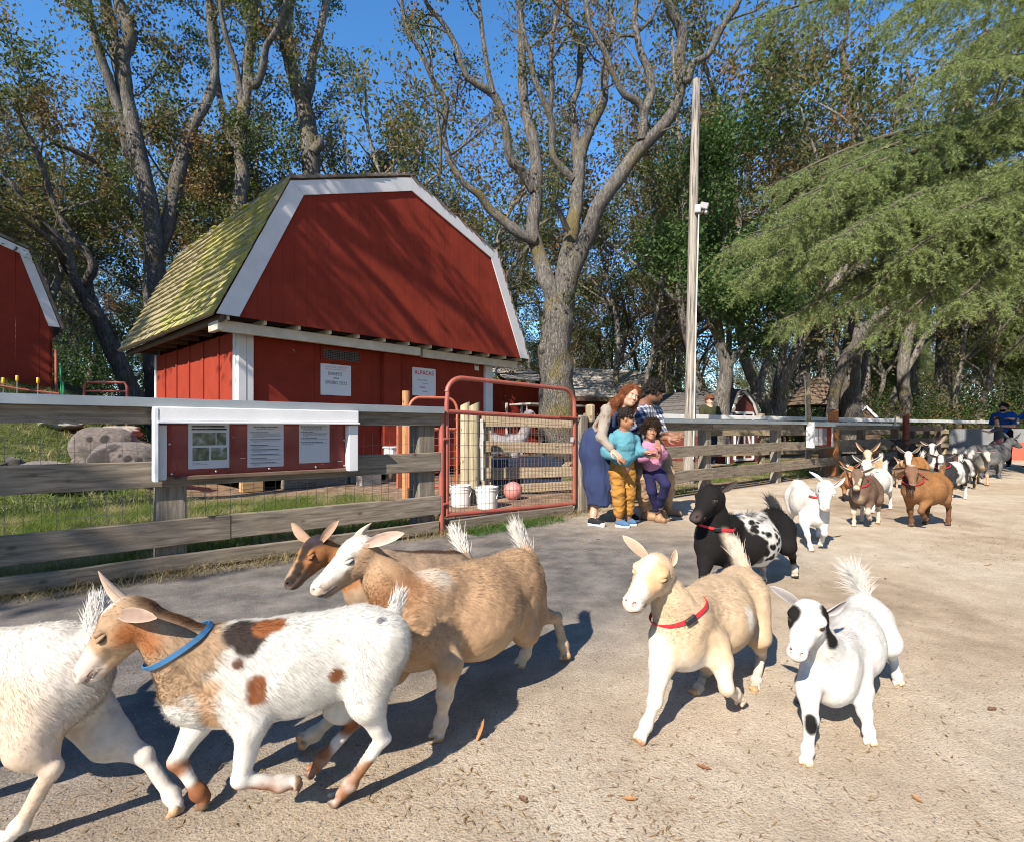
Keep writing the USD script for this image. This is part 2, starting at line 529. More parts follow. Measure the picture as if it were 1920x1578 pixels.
def ground_cover(v):
    """r: grass, g: bare earth of the paddock, b: dark worn asphalt beside the left fence."""
    d = v - FO
    t, u = d @ FD, d @ FN
    n = nfield(v * [1, 1, 0], 0.7, 5) * 1.2
    n2 = nfield(v * [1, 1, 0], 2.6, 6)
    grass = sstep(-0.12, 0.12, u + n2 * 0.5) * np.maximum(sstep(0.5, -0.7, t - 0.2 * u + n * 1.0 + n2) * 1.0, 0.0)
    grass = np.where(u > 3.2 + n, np.maximum(grass * sstep(-0.9, -2.2, t + n), 0), grass)
    strip = sstep(0.1, 0.5, u + n2 * 0.3) * sstep(2.5, 4, t) * sstep(0.05, 0.3, n + n2 + 0.12)
    earth = sstep(-0.1, 0.3, u + n2 * 0.4)
    asph = sstep(-3.4, -2.2, -(-u) * 1.0 + n * 0.8) * sstep(0.3, -0.2, u) * sstep(2.6, 0.5, t + n)
    return np.stack([np.clip(np.maximum(grass, strip), 0, 1), np.clip(earth, 0, 1), np.clip(asph, 0, 1)], -1)


gnodes = {"a": ("attribute", {}), "sp": ("separate_color", {"color_type": "rgb"}), "g": ("geometry", {}),
          "n1": ("noise_texture", {"scale": 0.5, "detail": 8.0, "roughness": 0.62}), "n2": ("noise_texture", {"scale": 55.0, "detail": 8.0, "roughness": 0.8}),
          "n3": ("noise_texture", {"scale": 4.0, "detail": 5.0, "roughness": 0.65}), "v": ("voronoi_texture", {"scale": 130.0, "randomness": 1.0}), "v2": ("voronoi_texture", {"scale": 210.0}),
          "r1": ("rgb_ramp", {"ramp": [(0.3, (0.21, 0.155, 0.105)), (0.44, (0.34, 0.275, 0.2)), (0.6, (0.4, 0.345, 0.275))]}),
          "r3": ("rgb_ramp", {"ramp": [(0.3, (0.82, 0.81, 0.8)), (0.7, (1.1, 1.09, 1.08))]}),
          "rv": ("rgb_ramp", {"ramp": [(0.0, (0.5, 0.48, 0.46)), (0.3, (0.92, 0.92, 0.92)), (1.0, (1.3, 1.28, 1.25))]}),
          "m3": ("mix", {"mix_type": "multiply", "fac": 0.85}), "mv": ("mix", {"mix_type": "multiply", "fac": 0.75}), "mv2": ("mix", {"mix_type": "multiply", "fac": 0.5}),
          "re": ("rgb_ramp", {"ramp": [(0.35, (0.1, 0.066, 0.043)), (0.6, (0.24, 0.165, 0.115)), (0.7, (0.31, 0.225, 0.16))]}),
          "rg": ("rgb_ramp", {"ramp": [(0.35, (0.035, 0.05, 0.015)), (0.6, (0.09, 0.1, 0.03)), (0.72, (0.17, 0.145, 0.065))]}),
          "ra": ("rgb_ramp", {"ramp": [(0.35, (0.085, 0.082, 0.08)), (0.65, (0.17, 0.155, 0.14))]}),
          "me": ("mix", {}), "mg": ("mix", {}), "ma": ("mix", {}),
          "hm": ("math", {"math_type": "multiply_add", "value2": 0.35}), "b": ("bump", {"strength": 0.9, "distance": 0.007}),
          "p": ("principled_bsdf", {"roughness": 0.9, "specular_ior_level": 0.25})}
glinks = [("a.color", "sp.color")] + [("g.position", f"{k}.vector") for k in ("n1", "n2", "n3", "v", "v2")] + [
    ("n1.fac", "r1.fac"), ("n3.fac", "r3.fac"), ("v.distance", "rv.fac"), ("n3.fac", "re.fac"), ("n3.fac", "rg.fac"), ("n3.fac", "ra.fac"),
    ("r1.color", "ma.color1"), ("ra.color", "ma.color2"), ("sp.b", "ma.fac"), ("ma.color", "me.color1"), ("re.color", "me.color2"), ("sp.g", "me.fac"), ("me.color", "mg.color1"), ("rg.color", "mg.color2"), ("sp.r", "mg.fac"),
    ("mg.color", "m3.color1"), ("r3.color", "m3.color2"), ("m3.color", "mv.color1"), ("rv.color", "mv.color2"), ("mv.color", "p.base_color"),
    ("v.distance", "hm.value1"), ("n2.fac", "hm.value3"), ("hm.value", "b.height"), ("b.normal", "p.normal")]
GROUND = mat("ground_look", gnodes, glinks, "p.BSDF")
stage.GetPrimAtPath("/World/Looks/ground_look/a").CreateAttribute("inputs:attribute", Sdf.ValueTypeNames.String).Set("col")
tag(obj("ground", (GV, GF), GROUND, None, smooth=True, color=ground_cover(GV)), kind="structure")

# ---------------------------------------------------------------- materials of the buildings and fences
RED = plain("barn_red", (0.2, 0.026, 0.014), rough=0.85, spec=0.2, var=0.18, scale=3.0, bump=0.12, bscale=40)
RED2 = plain("barn_red_side", (0.22, 0.029, 0.015), rough=0.85, spec=0.2, var=0.14, scale=3.0, bump=0.12, bscale=40)
WHITE_P = plain("white_paint", (0.55, 0.55, 0.56), rough=0.6, var=0.08, scale=5.0, bump=0.12, bscale=60)
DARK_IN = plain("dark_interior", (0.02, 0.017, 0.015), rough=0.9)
GREY_WOOD = wood("grey_wood", (0.08, 0.062, 0.046), (0.27, 0.225, 0.175))
GREY_WOOD_Z = wood("grey_wood_upright", (0.09, 0.075, 0.058), (0.27, 0.23, 0.185), axis=0)
TAN_WOOD = wood("tan_wood", (0.17, 0.125, 0.075), (0.42, 0.34, 0.235))
RAW_WOOD = wood("raw_timber", (0.22, 0.12, 0.05), (0.46, 0.3, 0.15))
BROWN_WOOD = wood("brown_wood", (0.07, 0.045, 0.03), (0.17, 0.115, 0.08))
ZINC = plain("zinc_cap", (0.36, 0.38, 0.4), rough=0.42, metallic=0.75, var=0.12, scale=3.0)
WIRE = plain("wire", (0.16, 0.15, 0.14), rough=0.55, metallic=0.6, var=0.3, scale=20)
RUST_RED = plain("red_oxide_tube", (0.26, 0.065, 0.045), rough=0.5, var=0.18, scale=8.0, bump=0.1)
RUST_WIRE = plain("rusty_wire", (0.11, 0.06, 0.045), rough=0.7, var=0.3, scale=20)
PAPER = plain("paper", (0.6, 0.61, 0.64), rough=0.6, var=0.02)
INK = plain("ink", (0.02, 0.02, 0.025), rough=0.8)
INK_GREY = plain("grey_print", (0.2, 0.2, 0.22), rough=0.8)
INK_RED = plain("red_ink", (0.4, 0.03, 0.05), rough=0.8)
INK_PINK = plain("faded_pink_ink", (0.5, 0.24, 0.28), rough=0.8)
INK_BLUE = plain("faded_blue_ink", (0.35, 0.4, 0.5), rough=0.8)
STEEL = plain("steel", (0.45, 0.42, 0.4), rough=0.35, metallic=0.9)

# ---------------------------------------------------------------- the red barn
BA = np.array([-4.535, 8.8, 0.0])
bd, bn = unit((0.677, 0.736, 0)), unit((-0.736, 0.677, 0))
BM = mat4(np.stack([bd, bn, [0, 0, 1]], 1), BA)
barn = thing("barn", "red gambrel barn with white trim and a mossy shake roof", "barn", M=BM)
WB, CX, HB, HK, Z0, Z1, Z2 = 5.95, 3.15, 3.64, 2.5, 2.8, 5.2, 6.12
BL, OV, OB = 4.75, 0.5, 5.4                                    # wall depth, front overhang, back end of the roof
from shapely.geometry import Polygon, box as sbox


def slab(poly, y0, y1):
    """A polygon in local x, z extruded from y0 to y1 (towards the back)."""
    m = trimesh.creation.extrude_polygon(poly, y1 - y0, engine="earcut")
    v = np.asarray(m.vertices)
    return np.stack([v[:, 0], y1 - v[:, 2], v[:, 1]], 1), np.asarray(m.faces)


def bwall(px, py, off=-0.0):
    """Local barn x, z of a pixel on the front wall plane."""
    o = BA + bn * off
    r = (px - 960.0) / FPX
    t = (r * o[1] - o[0]) / (bd[0] - r * bd[1])
    D = (o + bd * t)[1]
    return t, CAM_H - (py - HORIZON) / FPX * D


gpoly = Polygon([(CX - HB, Z0), (CX + HB, Z0), (CX + HK, Z1), (CX, Z2), (CX - HK, Z1)])
rg = np.random.default_rng(5)
bw = 0.205
for k in range(int(2 * HB / bw) + 1):                          # gable siding, board by board
    x0 = CX - HB + k * bw
    pb = gpoly.intersection(sbox(x0 + 0.0014, Z0, x0 + bw - 0.0014, Z2))
    if pb.is_empty or pb.area < 0.003:
        continue
    o = -OV + rg.uniform(-0.0015, 0.0015)
    obj("siding_board", slab(pb, o, o + 0.006), RED, barn)
obj("gable_backing", slab(gpoly.buffer(-0.01), -OV + 0.007, -OV + 0.05), RED, barn)
bg = Polygon([(CX - HB + .5, 0.3), (CX + HB - .5, 0.3), (CX + HB - .5, Z0), (CX + HK, Z1), (CX, Z2 - .1), (CX - HK, Z1), (CX - HB + .5, Z0)])
obj("back_wall", slab(bg.buffer(-0.08), BL, BL + 0.05), RED, barn)
# rake trim: four mitred white boards
tr = gpoly.difference(Polygon([(CX - HB + 0.33, Z0 - 1), (CX + HB - 0.33, Z0 - 1), (CX + HB - 0.33, Z0), (CX + HK - 0.235, Z1 - 0.165), (CX, Z2 - 0.27), (CX - HK + 0.235, Z1 - 0.165), (CX - HB + 0.33, Z0)]))
mit = [Polygon([(CX - HB - 1, Z0 - .1), (CX - HB + 1, Z0 - .1), (CX - HK + 0.7, Z1 - 0.46), (CX - HK - 0.5, Z1 + 0.33)]), Polygon([(CX - HK - 0.5, Z1 + 0.33), (CX - HK + 0.7, Z1 - 0.46), (CX, Z2 - 1.0), (CX, Z2 + 1)])]
mit += [Polygon([(2 * CX - x, z) for x, z in p.exterior.coords]) for p in mit]
for p in mit:
    q = tr.intersection(p.buffer(-0.0015))
    for gq in getattr(q, "geoms", [q]):
        if gq.area > 0.01:
            obj("rake_trim", slab(gq, -OV - 0.028, -OV - 0.004), WHITE_P, barn)
# front wall under the overhang: plywood sheets, corner posts, dividing jamb
for (x0, x1) in ((0.26, 1.35), (1.35, 2.57), (2.57, bwall(716, 700)[0] - 0.01)):
    obj("wall_panel", box(x1 - x0 - 0.006, 0.03, 2.5, ((x0 + x1) / 2, 0.04, 1.46)), RED, barn)
for (x0, x1) in ((bwall(746, 700)[0] + 0.01, 4.7), (4.7, 5.7)):
    obj("wall_panel", box(x1 - x0 - 0.006, 0.03, 2.5, ((x0 + x1) / 2, 0.045, 1.46)), RED, barn)
j0, j1 = bwall(716, 700)[0], bwall(746, 700)[0]
obj("door_jamb", box(j1 - j0, 0.16, 2.5, ((j0 + j1) / 2, -0.01, 1.46)), RED, barn)
for x in (0.0, WB - 0.24):
    a = xf(cbox(0.13, 0.09, 2.42, 0.006), mat4(None, (x + 0.066, 0.0, 1.42)))
    b = xf(cbox(0.115, 0.07, 2.42, 0.006), mat4(None, (x + 0.192, -0.004, 1.42)))
    obj("corner_post", cat_mesh([a, b]), WHITE_P, barn)
CREAM_P = plain("old_white_paint", (0.5, 0.45, 0.37), rough=0.7, var=0.2, scale=4.0, bump=0.2)
obj("beam", xf(cbox(3.85, 0.1, 0.17, 0.008), mat4(None, (1.58, -0.3, 2.66))), CREAM_P, barn)
obj("beam", xf(cbox(3.0, 0.1, 0.17, 0.008), mat4(None, (5.12, -0.22, 2.655))), CREAM_P, barn)
obj("beam", xf(cbox(0.08, 0.42, 0.15, 0.006), mat4(None, (-0.38, -0.16, 2.66))), CREAM_P, barn)
for k in range(13):
    x = -0.3 + k * 0.57
    obj("joist", xf(cbox(0.045, 0.48, 0.09, 0.004), mat4(None, (x, -0.22, 2.785))), CREAM_P, barn)
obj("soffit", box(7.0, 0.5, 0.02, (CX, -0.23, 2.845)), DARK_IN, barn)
# vent with wire grille
VX, VZ = 1.9, 2.45
vt = obj("vent_frame", cat_mesh([box(0.86, 0.03, 0.05, (VX, 0.014, VZ + .115)), box(0.86, 0.03, 0.05, (VX, 0.014, VZ - .115)), box(0.05, 0.03, 0.18, (VX - .405, 0.014, VZ)), box(0.05, 0.03, 0.18, (VX + .405, 0.014, VZ))]), RED, barn)
obj("vent_opening", box(0.76, 0.006, 0.18, (VX, 0.021, VZ)), DARK_IN, vt)
gr = [box(0.004, 0.004, 0.18, (VX - .36 + k * 0.036, 0.008, VZ)) for k in range(21)] + [box(0.76, 0.004, 0.004, (VX, 0.006, VZ - .08 + k * 0.032)) for k in range(6)]
obj("vent_grille", cat_mesh(gr), INK_GREY, vt)
# left side wall: sheets with battens
for k in range(6):
    y0 = 0.03 + k * BL / 6
    obj("wall_panel", box(0.03, BL / 6 - 0.008, 2.45, (0.02, y0 + BL / 12, 1.44)), RED2, barn)
    if k:
        obj("batten", xf(cbox(0.03, 0.055, 2.45, 0.005), mat4(None, (-0.008, y0, 1.44))), RED2, barn)
obj("side_trim", xf(cbox(0.03, 0.1, 2.5, 0.005), mat4(None, (-0.006, 0.09, 1.44))), WHITE_P, barn)
obj("side_trim", xf(cbox(0.03, 0.09, 2.5, 0.005), mat4(None, (-0.006, BL - 0.03, 1.44))), WHITE_P, barn)
obj("side_wall", box(0.04, BL, 2.5, (WB - 0.05, BL / 2 + 0.1, 1.44)), RED2, barn)
obj("floor_frame", box(WB - 0.3, BL - 0.2, 0.16, (WB / 2, BL / 2 + 0.1, 0.24)), BROWN_WOOD, barn)
obj("eave_board", xf(cbox(0.05, OB + OV, 0.12, 0.006), mat4(None, (CX - HB + 0.1, (OB - OV) / 2, Z0 - 0.04))), BROWN_WOOD, barn)
for k in range(8):
    obj("rafter_tail", xf(cbox(0.44, 0.045, 0.1, 0.005), mat4(None, (CX - HB + 0.3, -0.1 + k * 0.68, Z0 - 0.04))), BROWN_WOOD, barn)
# roof: deck, then shakes
MOSS = [plain(f"mossy_shake_{c}", col, rough=0.95, var=0.3, scale=14.0, bump=0.5, bscale=50) for c, col in
        (("yellow", (0.26, 0.24, 0.065)), ("green", (0.2, 0.205, 0.06)), ("grey", (0.23, 0.2, 0.11)), ("pale", (0.28, 0.25, 0.1)))]
OLDSHAKE = plain("old_shake", (0.15, 0.12, 0.095), rough=0.95, var=0.35, scale=10.0, bump=0.5, bscale=50)
prof = [(CX - HB - 0.03, Z0 - 0.02), (CX - HK, Z1 + 0.02), (CX, Z2 + 0.03), (CX + HK, Z1 + 0.02), (CX + HB + 0.03, Z0 - 0.02)]
dk = []
for a, b in zip(prof[:-1], prof[1:]):
    a, b = np.array(a), np.array(b)
    L = np.linalg.norm(b - a); e = (b - a) / L; nn = np.array([-e[1], e[0]])
    Mx = mat4(np.stack([[e[0], 0, e[1]], [0, 1, 0], [nn[0], 0, nn[1]]], 1), [*(a + b) / 2 + nn * 0.005, 0][:1] + [(OB - OV) / 2] + [((a + b) / 2 + nn * 0.005)[1]])
    dk.append(xf(cbox(L, OB + OV - 0.06, 0.03, 0.004), Mx))
roof = obj("roof", cat_mesh(dk), OLDSHAKE, barn)
rs = np.random.default_rng(11)


def shake(a, b, y, w, s, expo, thick):
    """One shake: butt at distance s up the slope a-b, at depth y, width w."""
    a, b = np.array(a), np.array(b)
    e = (b - a) / np.linalg.norm(b - a); nn = np.array([-e[1], e[0]])
    L = expo * rs.uniform(1.5, 1.7)
    s0 = s + rs.uniform(-0.007, 0.007)
    th = thick * rs.uniform(0.75, 1.25)
    sk = rs.uniform(-0.006, 0.006)
    pts = []
    for (ss, hh) in ((s0, 0.022), (s0, 0.022 + th), (s0 + L, 0.008), (s0 + L, 0.014)):
        p = a + e * ss + nn * hh
        for yy in (y + 0.0015, y + w - 0.0015):
            pts.append((p[0], yy + (sk if ss > s0 else 0), p[1]))
    f = [[0, 1, 3], [0, 3, 2], [2, 3, 7], [2, 7, 6], [0, 2, 6], [0, 6, 4], [1, 5, 7], [1, 7, 3], [4, 6, 7], [4, 7, 5], [0, 4, 5], [0, 5, 1]]
    return np.array(pts), np.array(f)


first, rest = [], []
for si, (a, b) in enumerate(zip(prof[:-1], prof[1:])):
    if si > 1:
        a, b = b, a
    Ls = np.hypot(b[0] - a[0], b[1] - a[1])
    n = 16 if si in (0, 3) else 15
    expo = Ls / n
    for c in range(n):
        y = -OV - 0.04 + rs.uniform(-0.1, 0)
        while y < OB:
            w = rs.uniform(0.1, 0.24)
            yy0, yy1 = max(y, -OV - 0.04 + rs.uniform(-.015, .015)), min(y + w, OB)
            if yy1 - yy0 > 0.05:
                m = shake(a, b, yy0, yy1 - yy0, c * expo, expo, 0.056)
                if si > 1:
                    m = (m[0], m[1][:, ::-1])
                (first if si == 0 else rest).append((yy0, m))
            y += w
first.sort(key=lambda q: q[0])
for k, (yy, m) in enumerate(first[:300]):
    obj("shake", m, MOSS[int(rs.choice(4, p=[.3, .26, .2, .24]))], roof)
obj("further_shakes", cat_mesh([m for _, m in first[300:]]), MOSS[2], roof, kind="stuff")
obj("upper_shakes", cat_mesh([m for _, m in rest]), OLDSHAKE, roof, kind="stuff")
MOSSY = plain("moss", (0.2, 0.19, 0.03), rough=1.0, var=0.4, scale=20)
mp = []
for k in range(60):
    y = rs.uniform(-0.4, 5.2); r = rs.uniform(0.02, 0.06)
    s = trimesh.creation.icosphere(1, r)
    mp.append((s.vertices * [1, 1.8, 0.5] + [CX - HK + rs.uniform(-0.06, 0.08), y, Z1 + 0.05], s.faces))
obj("ridge_moss", cat_mesh(mp), MOSSY, roof, kind="stuff")
# skids the barn stands on
for (x0, x1) in ((0.05, 0.4), (0.75, 1.35), (1.36, 2.0), (2.05, 2.5)):
    obj("skid", xf(cbox(x1 - x0, 0.14, 0.2, 0.01), mat4(None, ((x0 + x1) / 2, 0.0, 0.1))), RAW_WOOD if x0 < 0.4 else GREY_WOOD, barn)
obj("lock_hook", xf(tube(spline([(0, 0, 0), (0.02, -0.02, -0.03), (0, -0.03, -0.06)], 4), 0.006, 6), mat4(None, (0.95, 0.01, 2.46))), STEEL, barn)


def on_plane(M, o):
    return M @ mat4(np.stack([[1, 0, 0], [0, 0, 1], [0, -1, 0]], 1).astype(float), o)   # text frame: x along, y up, z towards the viewer


def lettering(parent, text, h, at, M, m, bold=False, w=None, name="lettering"):
    tm = meshkit.text_mesh(text, h, 0.0015, bold)
    v = np.array(tm.vertices)
    if w:
        v[:, 0] *= w / (v[:, 0].max() - v[:, 0].min())
    v[:, 0] -= (v[:, 0].max() + v[:, 0].min()) / 2
    return obj(name, (v + np.array([at[0], at[1], 0.0045]), np.asarray(tm.faces)), m, parent, M=M)


def sheet(name, label, cat, w, h, M, th=0.004, corner=0.01, m=None):
    t = thing(name, label, cat, M=M)
    p = sbox(-w / 2, -h / 2, w / 2, h / 2).buffer(-corner).buffer(corner)
    e = trimesh.creation.extrude_polygon(p, th, engine="earcut")
    obj("panel", (np.array(e.vertices), np.asarray(e.faces)), m or PAPER, t)
    return t


x0, z0 = bwall(602, 681); x1, z1 = bwall(659, 690); zb = bwall(602, 740)[1]
SM = on_plane(BM, ((x0 + x1) / 2, 0.02, (z0 + zb) / 2))
w_, h_ = x1 - x0, z0 - zb
sg = sheet("paper_sign", "white paper notice reading BABIES SPRING 2022 on the red barn wall", "sign", w_, h_, SM)
lettering(sg, "JACOB SHEEP", h_ * 0.07, (0, h_ * 0.38), None, INK_PINK, w=w_ * 0.72)
obj("underline", box(w_ * 0.74, 0.008, 0.002, (0, h_ * 0.335, 0.0055)), INK_PINK, sg)
lettering(sg, "BABIES", h_ * 0.1, (-0.02, h_ * 0.15), None, INK, w=w_ * 0.45)
lettering(sg, "WERE", h_ * 0.04, (0, h_ * 0.04), None, INK, w=w_ * 0.18, bold=True)
lettering(sg, "SPRING 2022", h_ * 0.1, (0, -h_ * 0.14), None, INK, w=w_ * 0.72)
for x in (-1, 1):
    for z in (-1, 1):
        obj("screw", box(0.012, 0.012, 0.003, (x * w_ * 0.46, z * h_ * 0.45, 0.0055)), STEEL, sg)
x0, z0 = bwall(774, 688); x1, z1 = bwall(818, 693); zb = bwall(774, 741)[1]
SM = on_plane(BM, ((x0 + x1) / 2, 0.022, (z0 + zb) / 2))
w_, h_ = x1 - x0, z0 - zb
sg = sheet("alpaca_sign", "white sign with red ALPACAS lettering beside the small inner gate", "sign", w_, h_, SM, corner=0.03)
lettering(sg, "ALPACAS", h_ * 0.14, (0, h_ * 0.26), None, INK_RED, w=w_ * 0.82, bold=True)
for k, (zz, ww, m_) in enumerate(((0.06, 0.42, INK_BLUE), (-0.05, 0.22, INK_GREY), (-0.2, 0.22, INK_PINK), (-0.35, 0.2, INK_GREY))):
    obj("faded_line", box(w_ * ww, h_ * (0.05 if k % 2 == 0 else 0.022), 0.002, (-0.05 if k % 2 == 0 else 0.02, h_ * zz, 0.005)), m_, sg)
x0, z0 = bwall(891, 679); x1, z1 = bwall(899, 695)
SM = on_plane(BM, ((x0 + x1) / 2, 0.02, (z0 + z1) / 2))
sg = sheet("small_notice", "small red and white notice high on the barn beside its right corner post", "notice", x1 - x0, z0 - z1, SM)
obj("red_field", box((x1 - x0) * 0.75, (z0 - z1) * 0.42, 0.002, (0, (z0 - z1) * 0.2, 0.005)), INK_RED, sg)
lettering(sg, "P", (z0 - z1) * 0.26, (0, (z0 - z1) * 0.09), mat4(None, (0, 0, 0.002)), PAPER, bold=True)

# ---------------------------------------------------------------- the second barn at the left edge
b2d = unit((0.677, 0.736, 0)); b2n = unit((-b2d[1], b2d[0], 0))
B2M = mat4(np.stack([b2d, b2n, [0, 0, 1]], 1), V(112, 614, 12.6) * [1, 1, 0] + [0, 0, 0.3])
barn2 = thing("barn", "dark red barn with white rake trim at the left edge", "barn", M=B2M)
zE, zK, zP = 3.14, 4.82, 5.7
g2 = Polygon([(0, zE), (-0.55, zK), (-2.9, zP), (-5.25, zK), (-5.8, zE)])
b2p = Polygon([(-0.12, -0.5), (-0.12, zE), (-0.55, zK), (-2.9, zP), (-5.25, zK), (-5.68, zE), (-5.68, -0.5)])
for k in range(15):
    x0 = -6.1 + k * 0.41
    q = b2p.buffer(-0.02).intersection(sbox(x0 + 0.004, -1, x0 + 0.41 - 0.004, 7))
    if not q.is_empty:
        obj("siding_board", slab(q, 0.0, 0.03), RED, barn2)
obj("side_wall", box(0.05, 6, 3.6, (-0.16, 3.0, 1.3)), RED, barn2)
tr2 = g2.difference(Polygon([(-0.2, zE), (-0.7, zK - 0.1), (-2.9, zP - 0.2), (-5.1, zK - 0.1), (-5.6, zE), (-5.6, 0), (-0.2, 0)]))
obj("rake_trim", slab(tr2 if tr2.geom_type == "Polygon" else max(tr2.geoms, key=lambda q: q.area), -0.04, -0.006), WHITE_P, barn2)
rf = []
for (a, b) in (((0.04, zE - 0.05), (-0.55, zK + 0.03)), ((-0.55, zK + 0.03), (-2.9, zP + 0.05)), ((-2.9, zP + 0.05), (-5.25, zK + 0.03)), ((-5.25, zK + 0.03), (-5.84, zE - 0.05))):
    a, b = np.array(a), np.array(b); e = unit(b - a); nn = np.array([e[1], -e[0]])
    Mx = mat4(np.stack([[e[0], 0, e[1]], [0, -1, 0], [nn[0], 0, nn[1]]], 1), ((a + b)[0] / 2 + nn[0] * 0.03, 2.95, (a + b)[1] / 2 + nn[1] * 0.03))
    rf.append(xf(cbox(np.linalg.norm(b - a), 6.0, 0.06, 0.01), Mx))
obj("roof", cat_mesh(rf), OLDSHAKE, barn2)

# ---------------------------------------------------------------- the left fence
fence = thing("board_fence", "weathered four-board fence with zinc cap and wire, left foreground", "fence", M=np.eye(4))
for (zlo, zhi, nm) in ((1.09, 1.262, "rail"), (0.64, 0.825, "rail"), (0.21, 0.395, "rail"), (0.03, 0.14, "rail")):
    cuts = {1.09: (-4.6, -2.25, -0.02), 0.64: (-4.6, -0.02), 0.21: (-4.6, -1.92, -0.02), 0.03: (-4.6, -0.04)}[zlo]
    for a, b in zip(cuts[:-1], cuts[1:]):
        dz0, dz1 = 0.0, -0.005
        beam("rail", FP(a + 0.004, 0, (zlo + zhi) / 2 + dz0), FP(b - 0.004, 0, (zlo + zhi) / 2 + dz1), 0.045, zhi - zlo, GREY_WOOD, fence, warp=0.0025, seed=int(100 * abs(a) + 100 * zlo), c=0.005)
for t in (-4.55, -2.3, -0.155):
    beam("post", FP(t, 0.12, -0.1), FP(t, 0.12, 1.25), 0.19, 0.19, GREY_WOOD_Z, fence, up=FN, c=0.012)
cap = beam("cap", FP(-4.6, 0.03, 1.264), FP(-0.01, 0.03, 1.262), 0.2, 0.012, ZINC, fence, c=0.002)
beam("cap_lip", FP(-4.6, -0.071, 1.234), FP(-0.01, -0.071, 1.232), 0.004, 0.058, ZINC, fence, c=0.001)
wv = []
rw = np.random.default_rng(3)
for t in np.arange(-4.55, -0.05, 0.085):
    wv.append(tube([FP(t + rw.normal(0, .003), 0.035, 0.02), FP(t + rw.normal(0, .004), 0.036, 0.45), FP(t, 0.035, 1.0)], 0.0017, 4, cap=False))
for z in (0.1, 0.2, 0.32, 0.46, 0.58, 0.72, 0.9):
    ts = np.arange(-4.55, -0.03, 0.03)
    wv.append(tube([FP(t, 0.037 + 0.004 * math.sin(t * 37 + z * 9), z + 0.006 * math.sin(t * 36.9 + z * 3) + rw.normal(0, .001)) for t in ts], 0.0015, 3, cap=False))
obj("wire_mesh", cat_mesh(wv), WIRE, fence, kind="stuff")


def fence_board(name, label, cat, t0, t1, z0, z1, off, group=None):
    pass


# glazed notice board on the left fence
t0, t1 = ft(286, -0.1), ft(668, -0.1)
nb_z0, nb_z1 = 0.685, 1.205
NM = mat4(np.stack([FD, -np.cross(FD, [0, 0, 1.0]) * -1, [0, 0, 1]], 1), (0, 0, 0))
NBM = mat4(np.stack([FD, [0, 0, 1.0], np.cross(FD, [0, 0, 1.0])], 1), FP((t0 + t1) / 2, -0.045, (nb_z0 + nb_z1) / 2))   # x along, y up, z towards the yard
LB, HBd = t1 - t0, nb_z1 - nb_z0
board = thing("notice_board", "red glazed notice board in a white box frame on the left fence", "notice board", M=NBM)
obj("backing", xf(cbox(LB - 0.04, HBd - 0.04, 0.018, 0.002), mat4(None, (0, -0.01, 0.01))), plain("board_red", (0.22, 0.018, 0.014), rough=0.6, var=0.15, scale=6), board)
obj("frame_top", xf(cbox(LB, 0.1, 0.11, 0.006), mat4(None, (0, HBd / 2 - 0.05, 0.055))), WHITE_P, board)
obj("frame_ledge", xf(cbox(LB - 0.02, 0.016, 0.14, 0.004), mat4(None, (0.01, HBd / 2 - 0.108, 0.07))), WHITE_P, board)
obj("frame_side", xf(cbox(0.03, HBd - 0.004, 0.115, 0.006), mat4(None, (-LB / 2 + 0.016, -0.006, 0.057))), WHITE_P, board)
obj("frame_side", xf(cbox(0.05, HBd - 0.13, 0.05, 0.006), mat4(None, (-LB / 2 + 0.06, -0.062, 0.026))), WHITE_P, board)
obj("frame_side", xf(cbox(0.085, HBd - 0.125, 0.1, 0.006), mat4(None, (LB / 2 - 0.043, -0.06, 0.05))), WHITE_P, board)
obj("frame_bottom", xf(cbox(LB - 0.06, 0.03, 0.05, 0.004), mat4(None, (0, -HBd / 2 + 0.012, 0.022))), BROWN_WOOD, board)
PLEX = mat("plexiglass", {"t": ("transparent_bsdf", {"color": (0.97, 0.97, 0.98)}), "g": ("glossy_bsdf", {"roughness": 0.06, "color": (0.9, 0.9, 0.9)}), "fr": ("fresnel", {"IOR": 1.22}), "m": ("mix_closure", {})},
           [("fr.fac", "m.fac"), ("t.BSDF", "m.closure1"), ("g.BSDF", "m.closure2")], "m.closure")
obj("glazing", box(LB - 0.23, HBd - 0.17, 0.003, (0.0, -0.045, 0.034)), PLEX, board)
for k, (px, py) in enumerate(((322, 888), (405, 883), (505, 878), (592, 875), (650, 825), (652, 872), (318, 832))):
    sp = trimesh.creation.icosphere(1, 0.009)
    lx = ft(px, -0.08) - (t0 + t1) / 2
    obj("screw", (sp.vertices * [1, 1, 0.5] + [np.clip(lx, -LB / 2 + 0.1, LB / 2 - 0.1), fz(px, py, -0.08) - (nb_z0 + nb_z1) / 2, 0.037], sp.faces), STEEL, board, smooth=True)
rp_ = np.random.default_rng(8)
for k in range(16):
    obj("staple_mark", box(rp_.uniform(.006, .04), rp_.uniform(.003, .008), 0.002, (rp_.uniform(-LB / 2 + .12, LB / 2 - .12), rp_.uniform(-HBd / 2 + .05, HBd / 2 - .15), 0.0205)), PAPER if k % 3 else TAN_WOOD, board)
